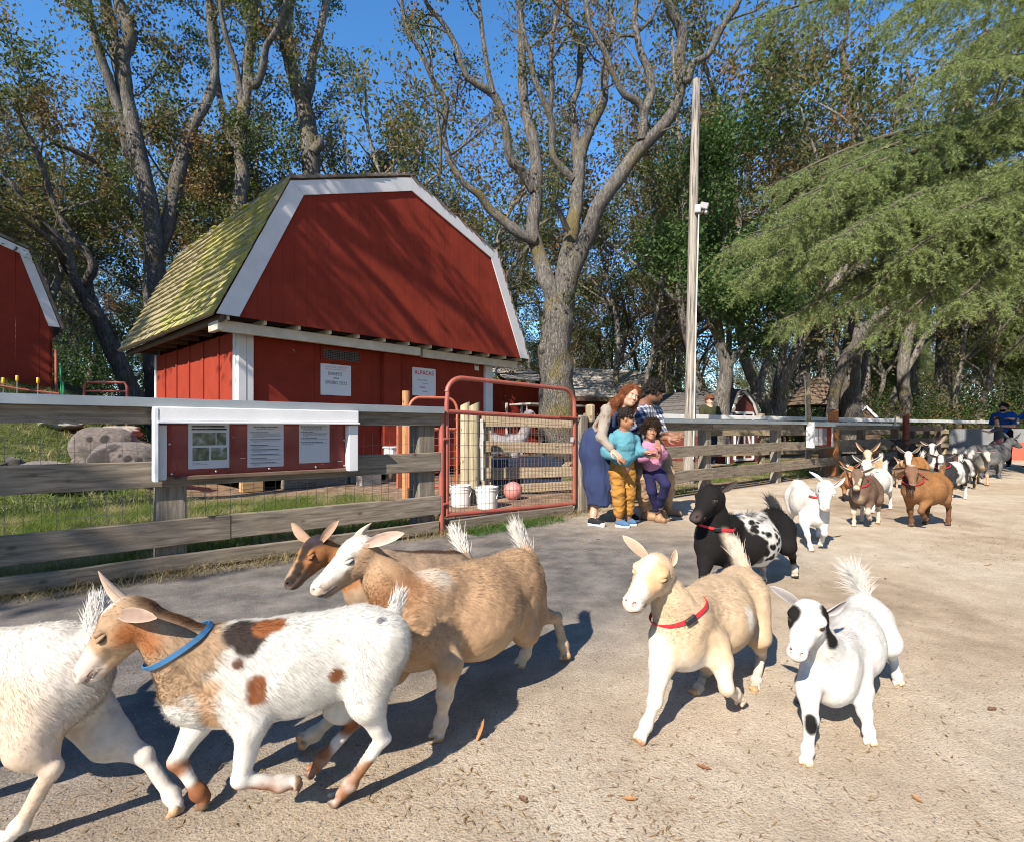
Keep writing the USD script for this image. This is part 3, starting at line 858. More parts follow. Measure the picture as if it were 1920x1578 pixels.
PHOTO = [mat(f"sheep_photo_{k}", {"tc": ("texture_coordinate", {}), "n": ("noise_texture", {"scale": 16.0 + 5 * k, "detail": 4.0}), "r": ("rgb_ramp", {"ramp": [(0.3, (0.03, 0.03, 0.03)), (0.48, (0.1, 0.13, 0.06)), (0.6, (0.24, 0.26, 0.2)), (0.72, (0.55, 0.55, 0.52))]}), "p": ("principled_bsdf", {"roughness": 0.4})},
             [("tc.object", "n.vector"), ("n.fac", "r.fac"), ("r.color", "p.base_color")], "p.BSDF") for k in range(2)]


def notice(label, pxa, pxb, pyt, pyb):
    xa, xb = ft(pxa, -0.07), ft(pxb, -0.07)
    zt, zb = fz(pxa, pyt, -0.07), fz(pxa, pyb, -0.07)
    w, h = xb - xa, zt - zb
    M = NBM @ mat4(None, ((xa + xb) / 2 - (t0 + t1) / 2, (zt + zb) / 2 - (nb_z0 + nb_z1) / 2, 0.0205))
    return sheet("notice_sheet", label, "notice", w, h, M, th=0.0015, corner=0.002), w, h


def text_rows(t, w, rows, m=INK_GREY, x0=-0.4):
    r = np.random.default_rng(len(rows))
    for (y, x, ln, th, ink) in rows:
        xx = x
        parts = []
        while xx < x + ln:
            ww = min(r.uniform(0.025, 0.08), x + ln - xx)
            parts.append(box(ww * w, th, 0.0008, ((xx + ww / 2) * w, y, 0.0022)))
            xx += ww + 0.014
        obj("text_line", cat_mesh(parts), ink, t)


t, w, h = notice("white sheet with four small sheep photographs, leftmost in the notice board", 353, 430, 790, 879)
for k, (yy, ws) in enumerate(((0.4, (0.26, 0.13, 0.2, 0.14)), (0.34, (0.12, 0.22, 0.24, 0.2)))):
    xx = -0.42
    for q, ww in enumerate(ws):
        obj("name_line", box(ww * w, 0.012, 0.0008, ((xx + ww / 2) * w, yy * h, 0.0022)), INK, t); xx += ww + 0.025
        if q < 3:
            obj("divider", box(0.006, 0.014, 0.0008, ((xx - 0.01) * w, yy * h, 0.0022)), INK, t)
for (x, y, a, b, k) in ((-0.12, 0.13, 0.56, 0.27, 0), (0.3, 0.13, 0.24, 0.27, 1), (-0.2, -0.19, 0.4, 0.28, 1), (0.24, -0.19, 0.4, 0.27, 0)):
    obj("photograph", box(a * w, b * h, 0.0008, (x * w, y * h, 0.0022)), PHOTO[k], t)
text_rows(t, w, [(-0.38 * h, -0.4, 0.22, 0.004, INK_GREY), (-0.41 * h, -0.4, 0.36, 0.004, INK_GREY)])
t, w, h = notice("white sheet headed Jacob Sheep Information, middle of the notice board", 464, 532, 793, 876)
lettering(t, "Jacob Sheep Information", 0.012, (0, 0.4 * h), mat4(None, (0, 0, -0.0025)), INK, bold=True, w=w * 0.68)
text_rows(t, w, [(0.37 * h, -0.25, 0.5, 0.005, INK_GREY)] + [(y * h, -0.42, l, 0.0065, INK) for y, l in ((0.29, 0.5), (0.13, 0.85), (0.0, 0.5), (-0.1, 0.78), (-0.21, 0.78), (-0.3, 0.45), (-0.4, 0.7))] +
          [(y * h, -0.36, l, 0.004, INK_GREY) for y, l in ((0.26, 0.76), (0.235, 0.78), (0.21, 0.76), (0.185, 0.3), (0.1, 0.72), (0.075, 0.2), (-0.03, 0.76), (-0.055, 0.3), (-0.125, 0.82), (-0.15, 0.35), (-0.235, 0.8), (-0.325, 0.82), (-0.35, 0.55), (-0.425, 0.8), (-0.45, 0.2))])
t, w, h = notice("half-empty white sheet of small print, rightmost in the notice board", 561, 618, 793, 868)
text_rows(t, w, [(y * h, -0.44, l, 0.006, INK) for y, l in ((0.42, 0.85), (0.39, 0.7), (0.28, 0.4), (0.12, 0.52), (0.02, 0.72))] + [(y * h, -0.38, l, 0.004, INK_GREY) for y, l in ((0.36, 0.78), (0.335, 0.6), (0.25, 0.8), (0.225, 0.8), (0.2, 0.75), (0.175, 0.15), (0.09, 0.8), (-0.01, 0.78), (-0.035, 0.35))])

# ---------------------------------------------------------------- the red tube gate
gate = thing("tube_gate", "red tubular yard gate with an arched top and wire infill", "gate", M=np.eye(4))
gl, gr_ = 0.06, 1.93
dr = lambda t: -0.05 * (t - gl) / (gr_ - gl)                     # it sags to the latch side
gp = lambda t, z: FP(t, 0.0, z + dr(t))
R_ = 0.024
out = [gp(gl, 0.17), gp(gl, 0.8), gp(gl, 1.3), gp(gl + 0.01, 1.42)] + [gp(gl + 0.2 - 0.2 * math.cos(a), 1.4 + 0.18 * math.sin(a)) for a in np.linspace(0.15, math.pi / 2, 7)] + [gp(gr_ - 0.2 + 0.2 * math.sin(a), 1.4 + 0.18 * math.cos(a)) for a in np.linspace(0, math.pi / 2 - 0.1, 7)] + [gp(gr_, 1.3), gp(gr_, 0.8), gp(gr_, 0.17)]
obj("frame_tube", tube(out, R_, 10), RUST_RED, gate, smooth=35)
obj("mid_rail", tube([gp(gl, 1.225), gp(1.0, 1.225), gp(gr_, 1.225)], R_ * 1.05, 10), RUST_RED, gate, smooth=35)
obj("bottom_rail", tube([gp(gl, 0.18), gp(1.0, 0.18), gp(gr_, 0.18)], R_ * 1.05, 10), RUST_RED, gate, smooth=35)
gw = [tube([gp(t, 0.19), gp(t, 1.2)], 0.0024, 4, cap=False) for t in np.arange(gl + 0.055, gr_, 0.055)] + [tube([FP(gl, -0.004, z + dr(gl)), FP(gr_, -0.004, z + dr(gr_))], 0.0024, 4, cap=False) for z in np.linspace(0.27, 1.14, 8)]
obj("wire_infill", cat_mesh(gw), RUST_WIRE, gate, kind="stuff")
obj("latch_bar", tube([gp(gr_ - 0.3, 1.235) + FN * -0.035, gp(gr_ + 0.12, 1.235) + FN * -0.035], 0.011, 8), RUST_RED, gate, smooth=35)
obj("latch_handle", tube([gp(gr_ - 0.3, 1.235) + FN * -0.035, gp(gr_ - 0.3, 1.28) + FN * -0.05], 0.009, 8), RUST_RED, gate, smooth=35)
obj("latch_tag", xf(cbox(0.05, 0.004, 0.06, 0.002), mat4(frame_from(FD), gp(gr_ - 0.07, 0.97) + FN * -0.03)), WHITE_P, gate)
ch = [gp(gr_ + 0.02 + 0.1 * s_, 0.96 - 0.1 * s_ - 0.08 * s_ * (1 - s_)) + FN * -0.04 for s_ in np.linspace(0, 1, 8)]
obj("chain", tube(ch, 0.006, 6), STEEL, gate, smooth=True)
hp = thing("hinge_post", "red steel gate post at the end of the left fence", "post", M=np.eye(4))
obj("post_tube", tube([FP(0.0, 0.0, -0.1), FP(0.0, 0.0, 0.6), FP(0.0, 0.0, 1.24)], 0.03, 12), RUST_RED, hp, smooth=35)
for z in (0.3, 0.95):
    obj("hinge", tube([FP(0.0, -0.03, z), FP(0.06, -0.03, z)], 0.014, 8), RUST_RED, hp, smooth=35)
kb = beam("kick_board", FP(0.1, -0.02, 0.06), FP(1.86, -0.02, 0.055), 0.05, 0.13, GREY_WOOD, None, warp=0.003, seed=4)
tag(kb, "grey sill board lying on the ground under the red gate", "board")
lp = thing("latch_post", "pair of grey timber posts the red gate latches to", "post", M=np.eye(4))
beam("post", FP(2.06, 0.02, -0.1), FP(2.06, 0.02, 1.22), 0.14, 0.14, GREY_WOOD_Z, lp, up=FN, c=0.012)
beam("post", FP(2.24, 0.06, -0.1), FP(2.24, 0.06, 1.25), 0.09, 0.09, GREY_WOOD_Z, lp, up=FN, c=0.01)
beam("keeper_block", FP(2.2, -0.02, 1.13), FP(2.2, -0.02, 1.36), 0.09, 0.11, TAN_WOOD, lp, up=FN, c=0.02)

# ---------------------------------------------------------------- the right fence
rfence = thing("board_fence", "long three-board fence with zinc cap running to the far red post", "fence", M=np.eye(4))
RU = 0.12
cutR = (2.3, 5.15, 7.75, 10.15, 12.6, 15.4)
for ki, (zlo, zhi) in enumerate(((1.03, 1.19), (0.63, 0.795), (0.24, 0.42))):
    for a, b in zip(cutR[:-1], cutR[1:]):
        beam("rail", FP(a + 0.006, RU - 0.12, (zlo + zhi) / 2), FP(b - 0.006, RU - 0.12, (zlo + zhi) / 2), 0.045, zhi - zlo, GREY_WOOD, rfence, warp=0.003, seed=int(a * 10) + ki, c=0.005)
for t in (2.75,) + cutR[1:]:
    beam("post", FP(t, RU, -0.1), FP(t, RU, 1.18), 0.16, 0.16, BROWN_WOOD if t > 10 else GREY_WOOD_Z, rfence, up=FN, c=0.012)
beam("cap", FP(2.3, RU - 0.09, 1.196), FP(15.4, RU - 0.09, 1.196), 0.2, 0.012, ZINC, rfence, c=0.002)
beam("cap_lip", FP(2.3, RU - 0.192, 1.168), FP(15.4, RU - 0.192, 1.168), 0.004, 0.055, ZINC, rfence, c=0.001)
# far end: beyond the red post the fence carries on to the metal wall
ef = thing("board_fence", "shaded end length of board fence beyond the red steel post", "fence", M=np.eye(4))
for zlo, zhi in ((1.0, 1.16), (0.62, 0.78), (0.25, 0.41)):
    beam("rail", FP(15.5, 0, (zlo + zhi) / 2), FP(20.3, 0, (zlo + zhi) / 2), 0.045, zhi - zlo, BROWN_WOOD, ef, warp=0.004, seed=9)
for t in (17.2, 18.9, 20.3):
    beam("post", FP(t, 0.12, -0.1), FP(t, 0.12, 1.2), 0.15, 0.15, BROWN_WOOD, ef, up=FN)
rpst = thing("gate_post", "rusty red steel post standing above the far fence", "post", M=np.eye(4))
obj("post_tube", tube([FP(15.45, -0.14, -0.1), FP(15.45, -0.14, 1.45)], 0.085, 12), plain("rust_post", (0.2, 0.045, 0.02), rough=0.7, var=0.4, scale=12), rpst, smooth=35)
obj("crossbar", tube([FP(14.6, -0.1, 1.42), FP(15.4, -0.14, 1.44)], 0.025, 8), RUST_RED, rpst, smooth=35)
obj("downpipe", tube([FP(14.6, -0.1, 1.42), FP(14.6, -0.1, 1.15)], 0.022, 8), STEEL, rpst, smooth=35)
op = thing("orange_post", "raw orange cedar post with an angled top beside the far notice box", "post", M=np.eye(4))
v, f = cbox(1.55, 0.17, 0.17, 0.01)
v = v.copy(); v[:, 0] += (v[:, 0] > 0.5) * (v[:, 1] * 0.6)
obj("timber", (v, f), wood("orange_cedar", (0.2, 0.075, 0.03), (0.4, 0.16, 0.06)), op, M=mat4(frame_from((0, 0, 1.0), FN), FP(ft(1566, 0.02), 0.06, 0.68)))
tb0, tb1 = ft(1516, -0.1), ft(1562, -0.1)
NB2 = mat4(np.stack([FD, [0, 0, 1.0], np.cross(FD, [0, 0, 1.0])], 1), FP((tb0 + tb1) / 2, -0.05, 0.93))
L2 = tb1 - tb0
board2 = thing("notice_board", "small white-framed notice board on the long right fence", "notice board", M=NB2)
obj("backing", box(L2 - 0.04, 0.5, 0.02, (0, 0, 0.012)), RED, board2)
obj("frame_top", xf(cbox(L2, 0.1, 0.12, 0.006), mat4(None, (0, 0.22, 0.06))), ZINC, board2)
obj("frame_side", xf(cbox(0.09, 0.53, 0.14, 0.006), mat4(None, (-L2 / 2 + 0.045, 0, 0.07))), WHITE_P, board2)
obj("frame_side", xf(cbox(0.03, 0.42, 0.05, 0.004), mat4(None, (L2 / 2 - 0.02, -0.05, 0.03))), WHITE_P, board2)
for k in range(4):
    obj("notice_strip", box(0.2, 0.36, 0.002, (-L2 / 2 + 0.23 + k * 0.235, -0.04, 0.024)), INK_GREY if k in (0, 3) else PAPER, board2)
wallm = thing("metal_wall", "grey corrugated iron wall at the far end of the yard", "wall", M=np.eye(4))
w0, w1 = V(1780, 865, 18.4) * [1, 1, 0], V(2150, 865, 17.2) * [1, 1, 0]
wd = unit(w1 - w0); wn = np.array([wd[1], -wd[0], 0])
CORR = plain("corrugated_iron", (0.3, 0.31, 0.33), rough=0.5, metallic=0.5, var=0.2, scale=2.0)
nc = 120
xs = np.linspace(0, np.linalg.norm(w1 - w0), nc * 2 + 1)
pv = np.array([[w0 + wd * x + wn * 0.018 * (1 if i % 2 else -1) + [0, 0, z] for z in (0.0, 1.06)] for i, x in enumerate(xs)]).reshape(-1, 3)
pf = np.array([[2 * i, 2 * i + 2, 2 * i + 3, 2 * i + 1] for i in range(nc * 2)])
obj("sheet_iron", (pv, pf), CORR, wallm)
rfw = thing("board_stack", "red painted boards leaning along the foot of the iron wall", "boards", M=np.eye(4))
for k in range(6):
    beam("plank", w0 + wd * (1.35 + k * 0.9) + wn * 0.06 + [0, 0, 0.3], w0 + wd * (2.24 + k * 0.9) + wn * 0.06 + [0, 0, 0.3], 0.03, 0.62, plain(f"plank_red_{k}", (0.36 - 0.03 * (k % 3), 0.075, 0.045), rough=0.7, var=0.25, scale=4), rfw)
# ---------------------------------------------------------------- trees
def bark(name, c):
    return mat(name, {"tc": ("texture_coordinate", {}), "m": ("mapping", {"mapping_type": "point", "scale": (9.0, 9.0, 2.0)}), "n": ("noise_texture", {"scale": 2.6, "detail": 8.0, "roughness": 0.7, "distortion": 0.5}),
                        "v": ("voronoi_texture", {"scale": 3.4, "feature": "distance_to_edge"}), "n2": ("noise_texture", {"scale": 1.1, "detail": 4.0}), "n3": ("noise_texture", {"scale": 0.8, "detail": 3.0}),
                        "r": ("rgb_ramp", {"ramp": [(0.3, tuple(0.14 * np.array(c))), (0.5, tuple(0.48 * np.array(c))), (0.72, c)]}),
                        "r2": ("rgb_ramp", {"ramp": [(0.55, (0, 0, 0)), (0.68, (0.8, 0.8, 0.8))]}), "mx": ("mix", {"color2": (0.13, 0.105, 0.035)}),
                        "r3": ("rgb_ramp", {"ramp": [(0.3, (0.7, 0.7, 0.7)), (0.7, (1.25, 1.25, 1.25))]}), "ml": ("mix", {"mix_type": "multiply", "fac": 0.8}),
                        "vr": ("rgb_ramp", {"ramp": [(0.0, (0, 0, 0)), (0.12, (1, 1, 1))]}), "hm": ("math", {"math_type": "add"}),
                        "b": ("bump", {"strength": 0.9, "distance": 0.03}), "p": ("principled_bsdf", {"roughness": 0.9, "specular_ior_level": 0.2})},
           [("tc.object", "m.vector"), ("m.vector", "n.vector"), ("m.vector", "v.vector"), ("tc.object", "n2.vector"), ("tc.object", "n3.vector"), ("n.fac", "r.fac"), ("n2.fac", "r2.fac"), ("r.color", "mx.color1"), ("r2.color", "mx.fac"),
            ("n3.fac", "r3.fac"), ("mx.color", "ml.color1"), ("r3.color", "ml.color2"), ("ml.color", "p.base_color"), ("v.distance", "vr.fac"), ("n.fac", "hm.value1"), ("vr.color", "hm.value2"), ("hm.value", "b.height"), ("b.normal", "p.normal")], "p.BSDF")


BARK, BARK_PALE = bark("oak_bark", (0.26, 0.24, 0.215)), bark("pale_bark", (0.4, 0.365, 0.32))
LEAF = leafmat("oak_leaves", [(0.07, 0.09, 0.025), (0.1, 0.125, 0.035), (0.15, 0.16, 0.05), (0.08, 0.105, 0.035), (0.2, 0.18, 0.065), (0.1, 0.11, 0.033), (0.24, 0.18, 0.07)], trans=0.42, clump=(0.2, 0.11, 0.05), cscale=0.55)
LEAF_G = leafmat("bush_leaves", [(0.06, 0.11, 0.03), (0.1, 0.16, 0.04), (0.15, 0.19, 0.05), (0.08, 0.13, 0.035), (0.2, 0.19, 0.06)], trans=0.45)
LEAF_B = leafmat("autumn_leaves", [(0.09, 0.1, 0.035), (0.16, 0.11, 0.05), (0.21, 0.12, 0.055), (0.1, 0.11, 0.04), (0.26, 0.17, 0.085)], trans=0.42, clump=(0.24, 0.13, 0.06), cscale=0.7)
NEEDLE = leafmat("cedar_needles", [(0.17, 0.215, 0.075), (0.23, 0.285, 0.1), (0.3, 0.34, 0.12), (0.19, 0.25, 0.11), (0.4, 0.42, 0.18)], trans=0.3, rough=0.5)
TWIG = plain("twig", (0.07, 0.06, 0.04), rough=0.9, var=0.3)


def leaves(pos, size, rng, up=0.25, aspect=0.62):
    """Kite-shaped leaves (two triangles each) at the rows of pos."""
    n = len(pos)
    a = unit_rows(rng.normal(0, 1, (n, 3)) + [0, 0, -0.25])
    nrm = rng.normal(0, 1, (n, 3)) + [0, 0, up * 3]
    b = unit_rows(np.cross(a, nrm))
    c = np.cross(b, a)
    L = (size * rng.uniform(0.55, 1.3, n))[:, None]
    w = L * aspect * 0.5
    v = np.stack([pos, pos + a * L * 0.45 + b * w + c * L * 0.1, pos + a * L, pos + a * L * 0.45 - b * w + c * L * 0.1], 1).reshape(-1, 3)
    k = np.arange(n)[:, None] * 4
    f = np.hstack([k, k + 1, k + 2, k, k + 2, k + 3]).reshape(-1, 3)
    return v, f


def wander(p, d, L, n, rng, bend=0.22, lift=0.05):
    pts = [np.array(p, float)]
    d = unit(d)
    for _ in range(n):
        d = unit(d + rng.normal(0, bend, 3) + [0, 0, lift])
        pts.append(pts[-1] + d * L / n)
    return np.array(pts), d


def branch_out(pts, rad, rng, depth, out, tips, every=0.9, start=0.35, ratio=0.55, length=2.2):
    """Side branches along a limb; the last ones carry leaves."""
    seg = np.linalg.norm(np.diff(pts, axis=0), axis=1)
    S = np.r_[0, np.cumsum(seg)]
    s = S[-1] * start + rng.uniform(0, every)
    while s < S[-1]:
        p = np.array([np.interp(s, S, pts[:, k]) for k in range(3)])
        r = np.interp(s, S, rad)
        i = min(np.searchsorted(S, s), len(pts) - 1)
        t = unit(pts[i] - pts[i - 1])
        d = unit(t * 0.55 + unit(np.cross(t, rng.normal(0, 1, 3))) * 1.0 + [0, 0, 0.25])
        L = length * rng.uniform(0.5, 1.2) * (1.15 - 0.5 * s / S[-1])
        q, _ = wander(p, d, L, 5, rng, 0.28, 0.04)
        r0 = min(r * ratio, 0.018 * L + 0.006)
        rr = np.linspace(r0, max(r0 * 0.3, 0.004), 6)
        out.append((q, rr, 4 if depth else 3))
        if depth > 0:
            branch_out(q, rr, rng, depth - 1, out, tips, every * 0.55, 0.25, 0.6, length * 0.5)
        if depth <= 1:
            tips.append(q[1:])
        s += every * rng.uniform(0.6, 1.4)


def make_tree(limbs, rng, name, label, group=None, depth=2, leaf=LEAF, size=0.1, per=9, spread=0.22, every=1.0, length=2.4, start=0.3, sides=10, max_leaves=24000, cat="tree", bark=None, thin=1.0, M=None, knots=()):
    """limbs: arrays (n, 4) of x, y, z, radius in the tree's frame."""
    tr, out, tips = [], [], []
    for k, l in enumerate(limbs):
        l = spline(l, 6)
        p, r = l[:, :3], np.maximum(l[:, 3], 0.006)
        tr.append(tube(p, r, sides if r[0] > 0.08 else 6, noise=0.16, seed=k, nscale=2.6))
        if depth >= 0:
            branch_out(p, r, rng, depth - 1, out, tips, every, start if k else max(start, 0.5), 0.5, length)
            if r[-1] < 0.09:
                tips.append(p[-3:])
    for (c, r) in knots:
        s = trimesh.creation.icosphere(2, r); tr.append((s.vertices * [1, 1, 1.1] + c, s.faces))
    t = thing(name, label, cat, group=group, M=M if M is not None else np.eye(4))
    obj("trunk", cat_mesh(tr), bark or BARK, t, smooth=50)
    if out:
        obj("branches", cat_mesh([tube(q, r, s, cap=False) for q, r, s in out]), bark or BARK, t, smooth=True, kind="stuff")
    P_ = np.vstack(tips) if tips else np.zeros((0, 3))
    if len(P_) and per:
        pos = np.repeat(P_, per, 0)
        keep = meshkit.noise(pos * 0.9, 5) > 0.28 * (2 - thin)
        pos = pos[keep] + rng.normal(0, spread, (keep.sum(), 3))
        if len(pos) > max_leaves:
            pos = pos[rng.choice(len(pos), max_leaves, False)]
        obj("crown", leaves(pos, size, rng), leaf, t, kind="stuff")
    return t


def px_limb(rows, D0, D1=None):
    """Traced limb: rows of (px, py, radius in px); distance runs from D0 to D1."""
    D1 = D0 if D1 is None else D1
    n = len(rows)
    out = []
    for k, (x, y, r) in enumerate(rows):
        D = D0 + (D1 - D0) * k / max(1, n - 1)
        out.append([*V(x, y, D), r / FPX * D])
    return np.array(out)


def extend(l, up, rng):
    """Carries a limb on above the frame."""
    d = unit(l[-1, :3] - l[-2, :3]); d = unit(d + [0, 0, 0.8])
    p = l[-1, :3]
    ex = [[*(p + d * up * k + rng.normal(0, 0.15, 3)), l[-1, 3] * (1 - 0.28 * k)] for k in (1, 2, 3)]
    return np.vstack([l, ex])


def zz(rows, ox, oy, s):
    return [(ox + x / s, oy + y / s, r) for x, y, r in rows]


rt = np.random.default_rng(21)
# --- the big many-stemmed oak beside the barn
D = 14.0
trunk = px_limb([(1046, 852, 40), (1044, 775, 34), (1043, 700, 33), (1041, 650, 30), (1046, 590, 29), (1050, 560, 28)], D)
limbs = [trunk]
z2 = lambda rows: zz(rows, 640, 0, 3)
limbs += [extend(px_limb([(1046, 575, 23), (1024, 520, 20), (1009, 470, 18)] + z2([(1075, 1300, 16), (1095, 1100, 15.5), (1090, 850, 14), (1040, 640, 12), (1018, 450, 11), (1010, 150, 9), (1000, 0, 7)]), D, D + .6), 1.2, rt),
          extend(px_limb(z2([(1085, 1070, 13), (1010, 960, 12), (945, 880, 11), (915, 680, 10), (860, 540, 9), (790, 490, 8), (700, 420, 7), (640, 250, 6.5), (570, 130, 6), (470, 0, 5)]), D + .2, D - 1.0), 1.0, rt),
          extend(px_limb(z2([(855, 530, 7), (825, 400, 6.5), (800, 240, 6), (770, 0, 5)]), D - .4, D - .2), 1.0, rt),
          extend(px_limb([(1003, 450, 14)] + z2([(1000, 1310, 13), (850, 1190, 10), (780, 1100, 9), (690, 1030, 8), (610, 900, 8), (575, 740, 7), (590, 580, 6), (510, 440, 6), (450, 300, 5.5), (375, 170, 5), (340, 0, 4)]), D, D - 1.5), 1.0, rt),
          extend(px_limb([(1050, 560, 22), (1058, 500, 20)] + z2([(1290, 1350, 18), (1320, 1150, 16), (1335, 980, 14), (1350, 850, 14), (1400, 720, 12), (1475, 560, 10.5), (1480, 400, 9), (1500, 270, 8), (1530, 140, 7), (1500, 20, 5.5)]), D, D + 1), 1.2, rt),
          extend(px_limb(z2([(1330, 960, 11), (1315, 760, 9), (1300, 600, 8), (1335, 480, 7.5), (1340, 270, 7), (1300, 170, 6), (1255, 0, 5)]), D + .5, D + 1.2), 1.0, rt),
          extend(px_limb(z2([(1300, 1010, 11), (1240, 950, 9), (1190, 870, 8.5), (1185, 700, 8), (1150, 600, 7), (1085, 440, 6.5), (1065, 320, 6), (1030, 200, 5), (1000, 0, 4)]), D + .3, D - .6), 1.0, rt),
          extend(px_limb(z2([(1175, 660, 6), (1185, 480, 6), (1180, 280, 5.5), (1210, 80, 5), (1215, 0, 4)]), D, D - .4), 1.0, rt),
          extend(px_limb([(1052, 565, 25), (1078, 490, 22)] + z2([(1385, 1330, 20), (1440, 1170, 18.5), (1550, 1010, 17), (1680, 840, 16), (1790, 730, 15), (1880, 600, 14), (1915, 450, 14), (1905, 350, 13), (1915, 180, 12), (1850, 50, 11), (1820, -60, 9)]), D, D - 1.5), 1.4, rt),
          extend(px_limb([(1278, 130, 11), (1290, 150, 10), (1300, 120, 9), (1330, 100, 8), (1352, 55, 8), (1390, -10, 7)], D - 1.1, D - 1.6), 1.2, rt),
          extend(px_limb(z2([(1690, 790, 12), (1700, 640, 10), (1660, 570, 9), (1590, 530, 8), (1530, 420, 7.5), (1480, 290, 7), (1400, 150, 6), (1370, -10, 5)]), D - .7, D - 1.4), 1.0, rt),
          extend(px_limb(z2([(1700, 640, 10), (1745, 520, 9.5), (1730, 400, 9), (1680, 280, 8), (1650, 100, 7), (1665, -20, 6)]), D - .7, D - .4), 1.0, rt),
          px_limb(z2([(1650, 200, 6), (1580, 200, 4), (1540, 230, 3)]), D - .5), px_limb(z2([(1270, 1300, 8), (1230, 1200, 6), (1170, 1110, 5)]), D - .2, D - .8), px_limb(z2([(1680, 170, 5), (1740, 110, 4), (1800, 0, 3)]), D - .5)]
for l_ in limbs[1:]:
    l_[:, 3] *= 0.78
make_tree(limbs, rt, "oak_tree", "big grey oak with many twisting stems right of the red barn", depth=2, per=9, spread=0.14, size=0.085, every=0.6, length=1.7, start=0.3, sides=14, thin=0.8, max_leaves=36000, knots=[(V(1020, 655, 13.8), 0.16)])
# --- the oaks left of and behind the barn
z1 = lambda rows: zz(rows, 0, 0, 3)
D = 16.5
l2 = [px_limb([(298, 800, 21), (292, 690, 19), (290, 560, 18), (289, 480, 17)] + z1([(850, 1200, 15), (800, 960, 15), (740, 700, 14), (700, 480, 13.5), (690, 330, 12), (735, 200, 11), (680, 60, 10), (650, -60, 9)]), D, D - .5),
      px_limb(z1([(790, 990, 11), (725, 880, 10.5), (700, 720, 10), (650, 560, 9), (600, 420, 8.5), (560, 300, 8), (520, 150, 7), (490, -20, 6)]), D, D - 1.2),
      px_limb(z1([(690, 420, 11), (650, 300, 10.5), (620, 120, 10), (590, -40, 9)]), D - .3, D + .3),
      px_limb([(296, 470, 14)] + z1([(960, 1200, 13), (1000, 1000, 12), (1040, 850, 11), (1080, 720, 10), (1150, 600, 9), (1190, 500, 8), (1210, 380, 7), (1190, 200, 7), (1170, -20, 6)]), D + .2, D + 1),
      px_limb(z1([(830, 1180, 8), (740, 1100, 6), (640, 1020, 6), (560, 930, 5), (420, 850, 4), (280, 800, 3)]), D, D - 2)]
make_tree([extend(l, 1.0, rt) for l in l2[:4]] + l2[4:], rt, "oak_tree", "tall double-trunked oak rising behind the mossy roof's left end", depth=2, per=30, spread=0.15, size=0.1, every=0.8, length=2.6, start=0.5, sides=12, max_leaves=17000)
D = 17.5
l3 = [px_limb([(452, 820, 15), (455, 600, 14)] + z1([(1350, 1180, 13), (1365, 1000, 12), (1350, 800, 11), (1375, 600, 11), (1390, 420, 10), (1410, 230, 9), (1440, -20, 8)]), D),
      px_limb(z1([(1385, 420, 8), (1440, 480, 7), (1480, 380, 6.5), (1500, 260, 6), (1560, 160, 5)]), D, D - 1), px_limb(z1([(1340, 830, 7), (1290, 770, 6.5), (1250, 620, 6), (1215, 400, 5.5), (1220, 200, 5)]), D, D + .8), px_limb(z1([(1370, 640, 7), (1330, 380, 5), (1270, 200, 5), (1240, 20, 4)]), D, D - .8)]
make_tree([extend(l, 1.0, rt) for l in l3], rt, "oak_tree", "slim grey oak behind the roof, between the double trunk and the pale trunk", depth=2, per=30, spread=0.15, size=0.1, every=0.85, length=2.4, start=0.5, max_leaves=16000)
D = 18.5
l4 = [px_limb([(588, 830, 22), (586, 560, 20), (585, 400, 19)] + z1([(1750, 1000, 17), (1745, 830, 17), (1715, 620, 16), (1660, 450, 14), (1620, 300, 12), (1605, 120, 12), (1640, -40, 11)]), D),
      px_limb(z1([(1715, 560, 11), (1745, 470, 9), (1760, 330, 8), (1800, 180, 7), (1840, -20, 6)]), D, D + .8), px_limb(z1([(1760, 860, 10), (1795, 810, 9), (1780, 780, 8)]), D - .2)]
make_tree([extend(l4[0], 1.2, rt), extend(l4[1], 1.0, rt), l4[2]], rt, "oak_tree", "pale smooth oak trunk rising straight behind the barn's ridge", depth=2, per=30, spread=0.15, size=0.1, every=0.8, length=2.4, start=0.55, max_leaves=15000)
z4 = lambda rows: zz(rows, 0, 400, 3.946)
D = 15.0
l5 = [px_limb(z4([(1000, 1400, 17), (910, 1180, 15), (800, 950, 13), (720, 760, 12), (610, 600, 9.5), (550, 480, 8.5), (500, 300, 8), (430, 180, 7), (330, 80, 6.5), (220, -60, 6), (100, -200, 5), (-60, -420, 4)]), D, D - 2.5),
      px_limb(z4([(710, 740, 11), (660, 600, 9), (650, 500, 8), (690, 400, 7.5), (650, 300, 7), (560, 200, 6.5), (450, 40, 6), (380, -120, 5), (330, -300, 4.5), (250, -500, 4)]), D, D - 1.2),
      px_limb(z4([(560, 500, 6), (470, 380, 5), (420, 260, 4.5), (280, 120, 4), (120, 20, 3)]), D - .5, D - 3), px_limb(z4([(900, 1150, 9), (860, 980, 7), (800, 830, 5)]), D + .1, D + 1)]
make_tree([extend(l, 0.8, rt) for l in l5[:2]] + l5[2:], rt, "oak_tree", "leaning forked oak between the dark left barn and the mossy roof", depth=2, per=30, spread=0.15, size=0.1, every=0.7, length=2.3, start=0.4, max_leaves=18000)
